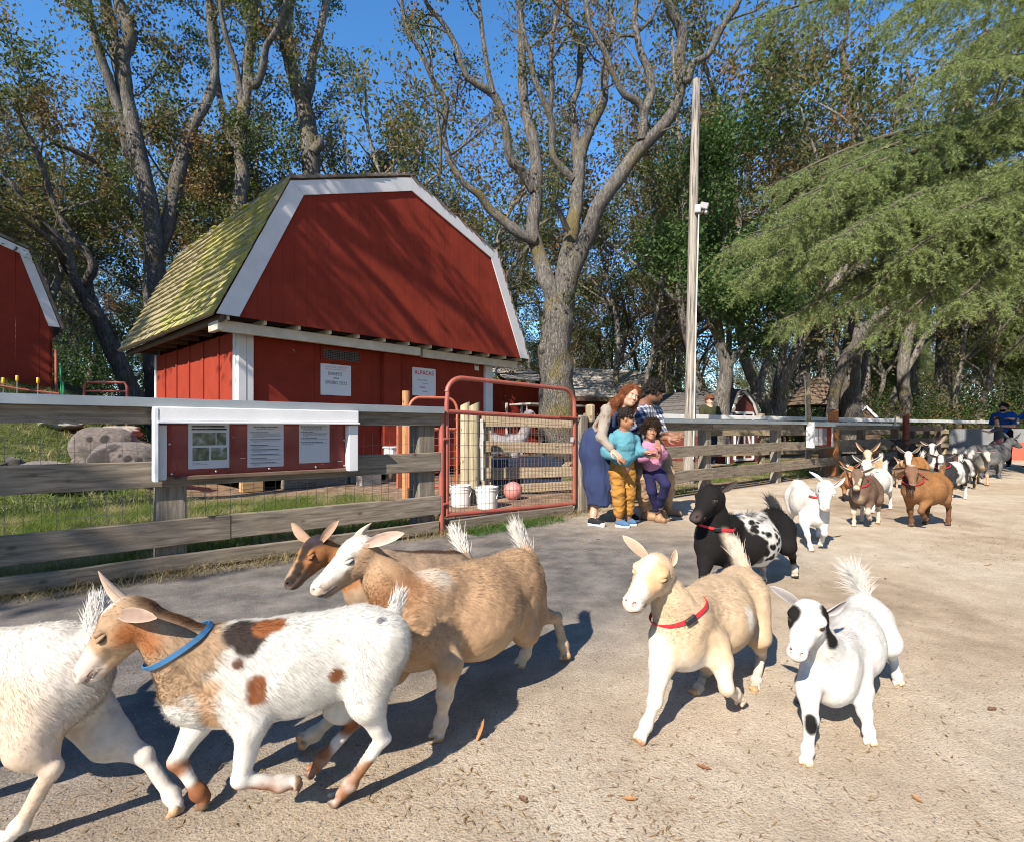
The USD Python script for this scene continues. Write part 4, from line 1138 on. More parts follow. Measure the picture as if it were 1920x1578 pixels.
# --- oaks to the right of the pole
D = 19.0
l6 = [px_limb([(1598, 850, 19), (1596, 760, 17), (1594, 700, 16), (1600, 640, 16), (1602, 580, 15), (1610, 480, 13), (1590, 380, 10), (1605, 250, 8), (1580, 100, 6)], D, D + 1),
      px_limb([(1602, 560, 8), (1640, 450, 7), (1650, 330, 6), (1690, 200, 5)], D + .5, D + 1.5)]
make_tree([extend(l, 0.8, rt) for l in l6], rt, "oak_tree", "straight lichen-yellowed oak trunk under the cedar boughs", depth=2, per=30, spread=0.15, size=0.1, every=0.9, length=2.4, start=0.45, leaf=LEAF_B, max_leaves=16000)
D = 18.0
l7 = [px_limb([(1553, 850, 10), (1560, 770, 10), (1568, 720, 10), (1590, 670, 11), (1610, 640, 11), (1635, 605, 9), (1665, 580, 8), (1705, 560, 7), (1760, 530, 6), (1800, 480, 5)], D, D - 1.5), px_limb([(1606, 645, 9), (1612, 600, 8), (1600, 540, 7), (1620, 460, 6)], D - .5, D)]
make_tree(l7, rt, "oak_tree", "leaning brown oak crossing in front of the lichen-yellowed trunk", depth=2, per=16, spread=0.16, size=0.09, every=1.0, length=1.8, start=0.5, leaf=LEAF_B, max_leaves=8000)
D = 16.0
l8 = [px_limb([(1345, 850, 15), (1352, 770, 15), (1356, 730, 14), (1362, 690, 12), (1350, 640, 9), (1345, 560, 7), (1360, 470, 6), (1350, 380, 5)], D), px_limb([(1362, 690, 8), (1400, 640, 6), (1420, 580, 5), (1460, 530, 4)], D, D - .6), px_limb([(1350, 640, 6), (1320, 590, 5), (1290, 540, 4), (1270, 500, 3)], D, D - .8)]
make_tree([extend(l8[0], 0.8, rt)] + l8[1:], rt, "maple_tree", "mossy leaning tree with bright green leaves right of the bare pole", depth=2, per=50, spread=0.3, size=0.12, every=0.45, length=2.1, start=0.22, leaf=LEAF_G, max_leaves=26000)

# --- the wood behind: individuals copied from a few kinds
def wild_oak(rng, h, stems):
    L = []
    for k in range(stems):
        a = rng.uniform(0, 2 * np.pi)
        base = np.array([0.15 * k * math.cos(a), 0.15 * k * math.sin(a), -0.2])
        lean = rng.normal(0, 0.16, 2) + 0.22 * (k > 0) * np.array([math.cos(a), math.sin(a)])
        n = 9
        r0 = rng.uniform(0.13, 0.24) * (1 if k == 0 else 0.75)
        pts = []
        p = base.copy()
        for i in range(n):
            pts.append([*p, r0 * (1 - 0.82 * i / (n - 1))])
            p = p + np.array([lean[0] * h / n + rng.normal(0, 0.2), lean[1] * h / n + rng.normal(0, 0.2), h / n])
        L.append(np.array(pts))
        for j in range(3):
            i = rng.integers(3, 7)
            b = rng.uniform(0, 2 * np.pi)
            q = L[-1 - j][i] if j else L[-1][i]
            q = pts[i]
            ll = []
            pp = np.array(q[:3])
            d = np.array([math.cos(b), math.sin(b), 0.9])
            for m in range(5):
                ll.append([*pp, q[3] * 0.6 * (1 - 0.2 * m)])
                d = unit(d + rng.normal(0, 0.2, 3) + [0, 0, 0.15]); pp = pp + d * h * 0.11
            L.append(np.array(ll))
    return L


KINDS = []
GRP = "oaks of the wood behind the farmyard"


def place_words(px, D):
    far = "deep in the wood" if D > 38 else ("in the wood" if D > 27 else "at the edge of the wood")
    for lim, w in ((110, "behind the dark left barn"), (300, "between the two red barns"), (560, "behind the mossy roof"), (1000, "behind the red gable"), (1260, "left of the bare pole"), (1450, "behind the small shed"), (1660, "behind the leaning oak")):
        if px < lim:
            return far + " " + w
    return far + " behind the cedar boughs"


spots = []
rp = np.random.default_rng(33)
while len(spots) < 78:
    D = 19 + 36 * rp.uniform(0, 1) ** 1.3
    px = rp.uniform(-420, 2350)
    x = (px - 960) / FPX * D
    if 900 < px < 1180 and D < 17:
        continue
    if px > 1380 and D < 23 or any((x - a) ** 2 + (D - b) ** 2 < (1.7 + 0.02 * D) ** 2 for a, b in spots):
        continue
    dv = np.array([x, D, 0]) - BA
    if -1.5 < dv @ bd < 7.8 and -1 < dv @ bn < 6.8:
        continue
    if 2 < x < 14 and 14 < D < 26 and px > 1050 and px < 1480:
        continue
    spots.append((x, D))
extra = [(1160, 24, 1.1), (1232, 22, 1.05), (1283, 27, 1.25), (1332, 21, 1.3), (1395, 19.5, 1.35), (1452, 23, 1.4), (1503, 27, 1.45), (1370, 26, 1.45), (1565, 26, 1.45), (1210, 31, 1.4), (1120, 29, 1.25), (55, 19.5, 1.1), (180, 23, 1.2), (400, 23, 1.2), (520, 21, 1.35), (655, 23, 1.2), (740, 27, 1.25), (1650, 24, 1.4), (1720, 27, 1.4)]
spots += [((a - 960) / FPX * b, b) for a, b, _ in extra]
for k, (x, y) in enumerate(spots):
    sc = rp.uniform(0.85, 1.25) if k < len(spots) - len(extra) else extra[k - len(spots) + len(extra)][2]
    wds = place_words(960 + x / y * FPX, y)
    lbl, grp = ("russet oak" if (k % 6) in (2, 5) else ("many-stemmed olive oak" if (k % 6) in (1, 4) else "single-stemmed olive oak")) + " " + wds, "oaks " + wds
    M = mat4(rz(rp.uniform(0, 6.28)) * sc, GP(x, y, -0.05))
    if k < 6:
        h = (11.5, 13.0, 12.0, 14.0, 10.0, 12.5)[k]
        t = make_tree(wild_oak(rp, h, (1, 2, 1, 1, 2, 3)[k]), rp, "oak_tree", lbl, grp, depth=2, per=(26, 30, 24, 26, 30, 24)[k], spread=0.17, size=0.115, every=0.75, length=2.6, start=0.22, sides=8, max_leaves=10500, leaf=(LEAF, LEAF, LEAF_B, LEAF, LEAF, LEAF_B)[k], M=M, thin=0.85, bark=BARK_PALE)
        KINDS.append(t)
    else:
        src = KINDS[k % 6]
        x_ = UsdGeom.Xform.Define(stage, new_path("/World", "oak_tree"))
        p = x_.GetPrim()
        p.GetReferences().AddInternalReference(src.GetPath())
        x_.GetPrim().GetAttribute("xformOp:transform").Set(Gf.Matrix4d(*M.T.ravel().tolist()))
        p.SetInstanceable(True)
        tag(p, lbl, "tree", grp)

# shrubs under the trees
def make_bush(rng, r, h, label, group, M, leaf=LEAF_G, n=7000, size=0.09):
    t = thing("shrub", label, "shrub", group=group, M=M)
    st, P_ = [], []
    for k in range(14):
        a = rng.uniform(0, 6.28)
        q, _ = wander((0.1 * math.cos(a), 0.1 * math.sin(a), 0), (math.cos(a) * 0.7, math.sin(a) * 0.7, 1), h * rng.uniform(0.7, 1.1), 7, rng, 0.25)
        st.append(tube(q, np.linspace(0.02, 0.005, 8), 4, cap=False)); P_.append(q[1:])
    obj("stems", cat_mesh(st), BARK, t, kind="stuff")
    P_ = np.vstack(P_)
    pos = P_[rng.choice(len(P_), n)] + rng.normal(0, 1, (n, 3)) * [r * 0.25, r * 0.25, h * 0.13]
    pos[:, 2] = np.abs(pos[:, 2]) + 0.05
    obj("foliage", leaves(pos, size, rng), leaf, t, kind="stuff")
    return t


BK = []
BG = "shrubs under the oaks"
rb = np.random.default_rng(44)
bs = [(1180, 24), (1245, 23), (1420, 25), (1480, 27), (1540, 24), (1640, 23), (1700, 26), (1760, 26), (1820, 25), (1880, 26), (1950, 27), (40, 24), (150, 22), (190, 27), (230, 24), (330, 27), (960, 26), (1090, 28), (1320, 28), (-60, 26), (2050, 26), (1860, 30), (1730, 31), (1560, 32), (1290, 33), (700, 33), (480, 30), (1660, 30), (1930, 25.5), (1800, 25.6), (1480, 34), (1120, 36), (1010, 35), (100, 33), (270, 36)]
for k, (px, D) in enumerate(bs):
    x = (px - 960) / FPX * D
    sc = rb.uniform(0.8, 1.35)
    M = mat4(rz(rb.uniform(0, 6.28)) * sc, GP(x, D))
    lab = ("round green shrub " if k % 3 != 1 else "tall dark shrub ") + place_words(px, D + 8)
    BG = "shrubs " + place_words(px, D + 8)
    if k < 3:
        BK.append(make_bush(rb, (2.2, 1.6, 2.6)[k], (2.6, 3.2, 2.0)[k], lab, BG, M, (LEAF_G, LEAF, LEAF_G)[k]))
    else:
        x_ = UsdGeom.Xform.Define(stage, new_path("/World", "shrub")); p = x_.GetPrim()
        p.GetReferences().AddInternalReference(BK[k % 3].GetPath())
        p.GetAttribute("xformOp:transform").Set(Gf.Matrix4d(*M.T.ravel().tolist()))
        p.SetInstanceable(True); tag(p, lab, "shrub", BG)

# the far wood that reads as one mass
pi = UsdGeom.PointInstancer.Define(stage, "/World/far_wood")
protos = UsdGeom.Scope.Define(stage, "/World/far_wood/kinds")
rf_ = np.random.default_rng(55)
for k in range(2):
    L = wild_oak(rf_, 12.0, 1)
    out, tips, tr = [], [], []
    for l in L:
        l = spline(l, 4); tr.append(tube(l[:, :3], np.maximum(l[:, 3], .01), 6, cap=False)); branch_out(l[:, :3], l[:, 3], rf_, 1, out, tips, 0.9, 0.2, 0.5, 2.4)
    pos = np.repeat(np.vstack(tips), 7, 0); pos = pos + rf_.normal(0, 0.35, pos.shape)
    pos = pos[rf_.choice(len(pos), min(9000, len(pos)), False)]
    low = rf_.normal(0, 1, (5000, 3)) * [2.6, 2.6, 1.5]; low[:, 2] = np.abs(low[:, 2])
    pos = np.vstack([pos, low])
    g = UsdGeom.Xform.Define(stage, f"/World/far_wood/kinds/kind_{k}")
    usdkit.mesh(stage, f"/World/far_wood/kinds/kind_{k}/wood", cat_mesh(tr), BARK)
    usdkit.mesh(stage, f"/World/far_wood/kinds/kind_{k}/leaf", leaves(pos, 0.17, rf_), LEAF)
pi.CreatePrototypesRel().SetTargets([Sdf.Path(f"/World/far_wood/kinds/kind_{k}") for k in range(2)])
pp = []
for k in range(190):
    D = rf_.uniform(56, 105); px = rf_.uniform(-500, 2500); x = (px - 960) / FPX * D
    pp.append(GP(x, D, -0.2))
pi.CreatePositionsAttr(Vt.Vec3fArray.FromNumpy(np.array(pp, np.float32)))
pi.CreateProtoIndicesAttr(Vt.IntArray.FromNumpy((np.arange(190) % 2).astype(np.int32)))
ang = rf_.uniform(0, 2 * np.pi, 190)
pi.CreateOrientationsAttr(Vt.QuathArray([Gf.Quath(float(math.cos(a / 2)), 0, 0, float(math.sin(a / 2))) for a in ang]))
pi.CreateScalesAttr(Vt.Vec3fArray.FromNumpy(np.repeat(rf_.uniform(0.9, 1.35, (190, 1)), 3, 1).astype(np.float32)))
tag(pi, "distant wood of oaks closing the view", kind="stuff")

# the wood goes on round the yard behind the viewer
rr2 = np.random.default_rng(77)
ring = []
for k in range(400):
    a = rr2.uniform(0, 2 * np.pi); d_ = rr2.uniform(15, 34)
    x, y = d_ * math.cos(a) + 2, d_ * math.sin(a) + 3
    if y > 0.5 and abs(x) < 1.25 * y + 7 or (x > 9 and y > 2 and x < 15) or any((x - p) ** 2 + (y - q) ** 2 < 14 for p, q in ring):
        continue
    w_ = np.array([x, y]) @ np.array([0.866, -0.5])                 # across the sun's direction
    al = np.array([x, y]) @ np.array([-0.5, -0.866])
    if al > 0 and -22 < w_ < 17 and al < 27:
        continue
    ring.append((x, y))
    M = mat4(rz(rr2.uniform(0, 6.28)) * (rr2.uniform(0.8, 0.95) if al > 0 and -22 < w_ < 17 else rr2.uniform(1.2, 1.6)), (x, y, 0))
    x_ = UsdGeom.Xform.Define(stage, new_path("/World", "oak_tree")); p = x_.GetPrim()
    p.GetReferences().AddInternalReference(KINDS[k % 6].GetPath()); p.GetAttribute("xformOp:transform").Set(Gf.Matrix4d(*M.T.ravel().tolist()))
    p.SetInstanceable(True); tag(p, "oak of the wood round the yard, behind the viewer", "tree", "oaks behind the viewer")

# oaks behind and left of the camera, whose shade falls across the left of the yard and the barn's gable
ra_ = np.random.default_rng(91)


def shade_oak(x, y, h0, h1, spread, n, label, leaves_n, seed, blen=1.5):
    L = [np.array([[0, 0, -0.2, 0.26], [0.1, 0.05, 2, 0.23], [0, 0.1, 4.5, 0.2], [0.1, 0, h0, 0.17], [0.05, 0.1, (h0 + h1) / 2, 0.12], [0, 0, h1, 0.05]])]
    for k in range(n):
        a = k * 2.4 + seed; z = h0 + (h1 - h0) * 0.7 * k / n
        L.append(np.array([[0.05, 0.05, z, 0.11], [math.cos(a) * spread * 0.4, math.sin(a) * spread * 0.4, z + 0.5, 0.085], [math.cos(a) * spread * 0.75, math.sin(a) * spread * 0.75, z + 0.9, 0.06], [math.cos(a) * spread, math.sin(a) * spread, z + 1.1, 0.03]]))
    make_tree(L, ra_, "oak_tree", label, depth=2, per=14, size=0.15, every=0.7, length=blen, start=0.3, max_leaves=leaves_n, M=mat4(None, (x, y, 0)))


shade_oak(-7.9, 2.2, 9.3, 13.2, 2.3, 10, "tall oak standing just outside the picture left of the fence", 30000, 1)
shade_oak(-15.0, 5.6, 6.0, 11.5, 3.2, 11, "oak outside the picture shading the dark left barn", 30000, 3)
shade_oak(-8.7, -5.0, 7.2, 8.8, 1.0, 5, "oak behind the viewer shading the left fence", 12000, 2, 0.9)

# --- the deodar cedar whose boughs hang in from the right
rc = np.random.default_rng(66)
ced = thing("cedar_tree", "deodar cedar with long drooping needle boughs filling the upper right", "tree", M=np.eye(4))
TX, TY = 11.6, 11.0
obj("trunk", tube([(TX, TY, -0.2), (TX + .05, TY, 2), (TX, TY + .05, 5), (TX + .05, TY, 9), (TX, TY, 13)], [0.42, 0.36, 0.3, 0.2, 0.06], 14, noise=0.12), BARK, ced, smooth=50)
bl = [(9.6, 1400, 40, 10), (9.0, 1700, 10, 8), (7.2, 1440, 350, 9.7), (6.7, 1540, 330, 8.6), (7.0, 1770, 120, 7.6), (6.2, 1362, 470, 9.6), (5.9, 1450, 430, 8.7),
      (5.7, 1390, 535, 9.3), (5.3, 1520, 490, 8.5), (5.5, 1620, 410, 7.9), (5.0, 1470, 600, 9.2), (4.7, 1570, 580, 8.5), (4.9, 1690, 480, 7.7), (4.4, 1670, 610, 8.3), (4.7, 1800, 390, 7.5), (4.0, 1790, 570, 8), (4.2, 1870, 470, 8), (3.9, 1910, 290, 7.6),
      (8.2, 1850, 60, 8.2), (6.5, 1880, 200, 8.6), (6.4, 1700, 300, 9.2), (5.2, 1400, 440, 10.4), (6.0, 1500, 400, 10.6), (4.6, 1620, 540, 10.2), (5.6, 1760, 420, 9.6),
      (6.3, 1410, 500, 8.8), (5.9, 1560, 450, 7.6), (6.6, 1480, 380, 8.2)]
limb_m, twig_m, N0, N1 = [], [], [], []
for (hz, px, py, Dt) in bl:
    a = np.array([TX, TY, hz]); b = V(px, py, Dt)
    mid1 = a * 0.66 + b * 0.34 + [0, 0, 0.55]; mid2 = a * 0.3 + b * 0.7 + [0, 0, 0.5]
    c = spline([a, mid1, mid2, b], 8)
    L = np.linalg.norm(np.diff(c, axis=0), axis=1).sum()
    limb_m.append(tube(c, np.linspace(0.035 + 0.008 * L, 0.008, len(c)), 6, cap=False))
    S = np.r_[0, np.cumsum(np.linalg.norm(np.diff(c, axis=0), axis=1))]
    s = L * 0.22
    side = 1
    while s < L:
        p = np.array([np.interp(s, S, c[:, k]) for k in range(3)])
        i = min(np.searchsorted(S, s), len(c) - 1); t = unit(c[i] - c[i - 1])
        lat = unit(np.cross(t, [0, 0, 1.0])) * side; side = -side
        u_ = s / L
        sl = (0.35 + 1.0 * math.sin(math.pi * min(1, 0.18 + 0.8 * u_)) ** 0.8) * rc.uniform(0.6, 1.15)
        d = unit(t * rc.uniform(0.35, 1.1) + lat * rc.uniform(0.2, 1.0) + [0, 0, rc.uniform(-0.4, 0.14)])
        q = np.array([p + d * sl * v_ + np.array([0, 0, -0.3 * sl * v_ ** 2]) for v_ in np.linspace(0, 1, 6)])
        twig_m.append(tube(q, np.linspace(0.009, 0.003, 6), 3, cap=False))
        for v_ in np.arange(0.04, 1.0, 0.05 / sl):
            p0 = np.array([np.interp(v_, np.linspace(0, 1, 6), q[:, k]) for k in range(3)])
            dd = unit(unit(q[-1] - q[0]) * 0.55 + rc.normal(0, 0.5, 3) + [0, 0, -0.4])
            N0.append(p0); N1.append(p0 + dd * rc.uniform(0.1, 0.28) + [0, 0, -0.02])
        N0.append(q[-2]); N1.append(q[-1])
        s += rc.uniform(0.08, 0.15)
obj("boughs", cat_mesh(limb_m), TWIG, ced, smooth=True)
obj("branchlets", cat_mesh(twig_m), TWIG, ced, kind="stuff")
N0, N1 = np.array(N0), np.array(N1)
K = 34
n = len(N0)
tt_ = rc.uniform(0.0, 1.05, (n, K, 1))
base = N0[:, None] + (N1 - N0)[:, None] * tt_
ax = unit_rows(N1 - N0)[:, None]
rad = rc.normal(0, 1, (n, K, 3)); rad -= ax * (rad * ax).sum(-1, keepdims=True); rad /= np.linalg.norm(rad, axis=-1, keepdims=True)
nd = rad * 0.85 + ax * 0.6
ln = rc.uniform(0.03, 0.056, (n, K, 1))
sw = np.cross(nd, rc.normal(0, 1, (n, K, 3))); sw /= np.linalg.norm(sw, axis=-1, keepdims=True)
nv = np.stack([base - sw * 0.0052, base + sw * 0.0052, base + nd * ln], 2).reshape(-1, 3)
# one island per tuft so that tufts differ in tone: the needles of a tuft share their first vertex row
obj("needles", (nv, np.arange(len(nv)).reshape(-1, 3)), NEEDLE, ced, kind="stuff")
print("cedar tufts", n)

for k, (px, D, a, sc, lab) in enumerate(((1770, 27, 2.4, 1.15, "dark cedar standing behind the far iron wall"), (1900, 31, 0.4, 1.2, "dark cedar deepest in the shade at the right edge"), (1700, 33, 3.9, 1.1, "dark cedar behind the rusty red post"))):
    x, y = (px - 960) / FPX * D, D
    R_ = rz(a) * sc
    M = mat4(R_, np.array([x, y, 0]) - R_ @ np.array([TX, TY, 0]))
    x_ = UsdGeom.Xform.Define(stage, new_path("/World", "cedar_tree")); p = x_.GetPrim()
    p.GetReferences().AddInternalReference(ced.GetPath()); p.GetAttribute("xformOp:transform").Set(Gf.Matrix4d(*M.T.ravel().tolist()))
    p.SetInstanceable(True); tag(p, lab, "tree")
# ---------------------------------------------------------------- far buildings, poles and the things in the paddocks
ROOF_GREY = plain("grey_shingle", (0.33, 0.31, 0.285), rough=0.9, var=0.2, scale=6.0, bump=0.3)
ROOF_DARK = plain("dark_shingle", (0.085, 0.078, 0.075), rough=0.9, var=0.25, scale=6.0, bump=0.3)
ROOF_BROWN = plain("brown_shingle", (0.12, 0.085, 0.06), rough=0.9, var=0.25, scale=6.0, bump=0.3)


def shingled(parent, a, b, ya, yb, rows, cols, m, name="shingle", seed=0, kind=None):
    """Courses of shingles on the slope that runs from a (eave) to b (ridge), both given in 3-D at one end; ya-yb is the vector along the eave."""
    r = np.random.default_rng(seed)
    a, b, e = np.asarray(a, float), np.asarray(b, float), np.asarray(yb, float) - np.asarray(ya, float)
    up = (b - a); L = np.linalg.norm(up); up = up / L
    E = np.linalg.norm(e); e = e / E
    nn = unit(np.cross(e, up)); nn = nn if nn[2] > 0 else -nn
    ms = []
    for i in range(rows):
        for j in range(cols):
            w = E / cols
            x0 = j * w + (w / 2 if i % 2 else 0) - 0.02
            x1 = min(x0 + w - 0.008, E)
            c = []
            s0 = i * L / rows + r.uniform(-.01, .01)
            for s, h in ((s0, 0.015), (s0, 0.045), (s0 + L / rows * 1.25, 0.01), (s0 + L / rows * 1.25, 0.016)):
                for x in (x0, x1):
                    c.append(a + up * s + e * x + nn * h)
            ms.append((np.array(c), np.array([[0, 1, 3], [0, 3, 2], [2, 3, 7], [2, 7, 6], [0, 2, 6], [0, 6, 4], [1, 5, 7], [1, 7, 3], [4, 6, 7], [4, 7, 5]])))
    return ms


# long shed with a pale shingle roof right of the big oak
c0, c1 = V(1066, 750, 22.5), V(1262, 750, 24.5)
c0[2] = c1[2] = 2.35
ld = unit((c1 - c0) * [1, 1, 0]); ln_ = np.array([-ld[1], ld[0], 0])
hall = thing("farm_shed", "low red shed with a pale shingled roof right of the big oak", "shed", M=np.eye(4))
Lh = np.linalg.norm((c1 - c0)[:2])
wm = []
for k in range(26):
    beam("wall_board", c0 + ln_ * 0.7 + ld * (k + 0.5) * Lh / 26 + [0, 0, -2.3], c0 + ln_ * 0.7 + ld * (k + 0.5) * Lh / 26 + [0, 0, 0.05], 0.05, Lh / 26 - 0.01, (RED, BROWN_WOOD, RED2)[k % 3], hall, up=ld)
rA = c0 - ln_ * 0.2; rB = c0 + ln_ * 2.4 + [0, 0, 1.55]
obj("roof_deck", (np.array([rA, rA + ld * Lh, rB + ld * Lh, rB]), np.array([[0, 1, 2], [0, 2, 3]])), ROOF_BROWN, hall)
sm = shingled(hall, rA, rB, rA, rA + ld * Lh, 11, 26, ROOF_GREY, seed=4)
for m in sm:
    obj("shingle", m, ROOF_GREY, hall)
obj("roof_back", (np.array([rB, rB + ld * Lh, rB + ld * Lh + ln_ * 2.6 - [0, 0, 1.55], rB + ln_ * 2.6 - [0, 0, 1.55]]), np.array([[0, 1, 2], [0, 2, 3]])), ROOF_BROWN, hall)
beam("fascia", rA + [0, 0, -0.03], rA + ld * Lh + [0, 0, -0.03], 0.05, 0.2, BROWN_WOOD, hall)
# grey roofed stable seen left of the oak's trunk
c0, c1 = V(938, 712, 21), V(1012, 712, 22.5)
c0[2] = c1[2] = 3.0
ld = unit((c1 - c0) * [1, 1, 0]); ln_ = np.array([-ld[1], ld[0], 0]); Lh = np.linalg.norm((c1 - c0)[:2]) + 1.2
stb = thing("stable", "grey-roofed red stable showing between the barn and the big oak", "stable", M=np.eye(4))
obj("roof", cat_mesh(shingled(None, c0 - ln_ * 0.3, c0 + ln_ * 2.4 + [0, 0, 0.95], c0, c0 + ld * Lh, 8, 9, None, seed=5)), ROOF_GREY, stb, kind="stuff")
for k in range(6):
    beam("wall_board", c0 + ln_ * 0.5 + ld * (k + 0.5) * Lh / 6 + [0, 0, -3], c0 + ln_ * 0.5 + ld * (k + 0.5) * Lh / 6, 0.05, Lh / 6 - 0.01, RED, stb, up=ld)
for k in (1, 3):
    beam("door_post", c0 + ln_ * 0.42 + ld * (0.3 + k * 0.42) + [0, 0, -3], c0 + ln_ * 0.42 + ld * (0.3 + k * 0.42) + [0, 0, -0.9], 0.06, 0.1, WHITE_P, stb, up=ld)
beam("porch_roof", c0 - ln_ * 0.9 + ld * 0.2 + [0, 0, -1.0], c0 - ln_ * 0.9 + ld * Lh + [0, 0, -1.0], 1.2, 0.07, ROOF_GREY, stb)
SHADED_RED = plain("shaded_red", (0.1, 0.018, 0.012), rough=0.85, var=0.3, scale=5)  # barn red darkened so the colour carries the shade over the small shed
# gambrel shed with the white cross-braced door
sx = thing("small_barn", "small gambrel shed with dark shingles and a white Z-braced door", "shed", M=np.eye(4))
gA = V(1362, 782, 16.2) * [1, 1, 0]; gB = V(1423, 782, 17.3) * [1, 1, 0]
gd = unit(gB - gA); gn = np.array([-gd[1], gd[0], 0]); gw_ = np.linalg.norm(gB - gA)
pz = [(0.0, 1.28), (0.22 * gw_, 1.92), (0.5 * gw_, 2.28), (0.78 * gw_, 1.92), (gw_, 1.28)]
Msx = mat4(np.stack([gd, gn, [0, 0, 1]], 1), gA)
GPy = Polygon([(0.08, 0)] + [(min(max(x, 0.08), gw_ - 0.08), z - 0.03) for x, z in pz] + [(gw_ - 0.08, 0)])
for k in range(10):
    q = GPy.intersection(sbox(k * gw_ / 10 + 0.004, 0, (k + 1) * gw_ / 10 - 0.004, 3))
    if not q.is_empty:
        v, f = slab(q, 0, 0.03)
        obj("front_board", (v, f), SHADED_RED, sx, M=Msx)
Lsx = 4.6
for k in range(12):
    beam("side_board", gA + gn * (k + 0.5) * Lsx / 12 + gd * 0.1, gA + gn * (k + 0.5) * Lsx / 12 + gd * 0.1 + [0, 0, 1.25], 0.03, Lsx / 12 - 0.008, SHADED_RED, sx, up=gn)
beam("side_corner", gA + gd * 0.05, gA + gd * 0.05 + [0, 0, 1.25], 0.1, 0.1, WHITE_P, sx, up=gn)
off = 0
for (xa, za), (xb, zb) in zip(pz[:-1], pz[1:]):
    a = gA + gd * xa - gn * 0.15 + [0, 0, za]; b = gA + gd * xb - gn * 0.15 + [0, 0, zb]
    if xa < gw_ / 2:
        for m in shingled(None, a, b, a, a + gn * (Lsx + 0.3), 5, 16, None, seed=int(xa * 10)):
            obj("shingle", m, ROOF_DARK, sx)
    else:
        obj("roof_panel", (np.array([a, b, b + gn * (Lsx + .3), a + gn * (Lsx + .3)]), np.array([[0, 2, 1], [0, 3, 2]])), ROOF_DARK, sx)
    beam("rake_trim", a + gn * 0.1 + [0, 0, -0.05], b + gn * 0.1 + [0, 0, -0.05], 0.04, 0.1, WHITE_P, sx)
dx = 0.22 * gw_
o = gA - gn * 0.03
dq = [(dx, 0.1), (dx, 1.55), (dx + 0.56 * gw_, 1.55), (dx + 0.56 * gw_, 0.1)]
for (x0, z0), (x1, z1) in list(zip(dq, dq[1:] + dq[:1])) + [((dx, 0.1), (dx + 0.28 * gw_, 1.55)), ((dx + 0.28 * gw_, 0.1), (dx + 0.28 * gw_, 1.55)), ((dx + 0.28 * gw_, 1.55), (dx + 0.56 * gw_, 0.1))]:
    beam("door_brace", o + gd * x0 + [0, 0, z0], o + gd * x1 + [0, 0, z1], 0.03, 0.075, WHITE_P, sx, up=(0, 0, 1.0) if abs(x1 - x0) > 0.01 else gn)
# hut with a pyramid roof
hut = thing("wooden_hut", "little open hut with a pyramid shingle roof behind the thin pale pole", "hut", M=np.eye(4))
hc = V(1532, 780, 22.5) * [1, 1, 0]
ap = hc + [0, 0, 3.25]
er = 1.15
cs = [hc + [er * a, er * b, 2.0] for a, b in ((-1, -1), (1, -1), (1, 1), (-1, 1))]
ms = []
for k in range(4):
    a, b = cs[k], cs[(k + 1) % 4]
    for i in range(7):
        f0, f1 = i / 7, min(1, (i + 1.15) / 7)
        p = [a + (ap - a) * f0, b + (ap - b) * f0, b + (ap - b) * f1, a + (ap - a) * f1]
        lift = unit(np.cross(b - a, ap - a)); lift = lift if lift[2] > 0 else -lift
        q = [p[0] + lift * 0.05, p[1] + lift * 0.05, p[2] + lift * 0.01, p[3] + lift * 0.01]
        obj("shingle_course", (np.array(p + q), np.array([[0, 1, 5], [0, 5, 4], [4, 5, 6], [4, 6, 7], [1, 2, 6], [1, 6, 5], [0, 4, 7], [0, 7, 3], [0, 2, 1], [0, 3, 2]])), ROOF_BROWN, hut)
for a, b in ((-1, -1), (1, -1), (1, 1), (-1, 1)):
    obj("post", tube([hc + [0.9 * a, 0.9 * b, 0], hc + [0.9 * a, 0.9 * b, 2.05]], 0.06, 6), BROWN_WOOD, hut)
# dark shed with white rake near the lichen tree
ds = thing("small_barn", "dark low shed with a white rake board behind the far fence", "shed", M=np.eye(4))
da, dp, db = V(1588, 792, 21), V(1622, 762, 21), V(1652, 792, 21)
yv = np.array([0.4, 3.0, 0])
obj("gable_wall", (np.array([da, dp, db, db * [1, 1, 0], da * [1, 1, 0]]), np.array([[0, 2, 1], [0, 3, 2], [0, 4, 3]])), BROWN_WOOD, ds)
obj("roof_slope", (np.array([da, dp, dp + yv, da + yv]), np.array([[0, 1, 2], [0, 2, 3]])), ROOF_DARK, ds)
obj("roof_slope", (np.array([db, dp, dp + yv, db + yv]), np.array([[0, 2, 1], [0, 3, 2]])), ROOF_DARK, ds)
beam("rake_trim", dp + [0, -.05, 0], db + [0, -.05, 0], 0.04, 0.1, WHITE_P, ds)
beam("rake_trim", da + [0, -.05, 0], dp + [0, -.05, 0], 0.04, 0.1, WHITE_P, ds)

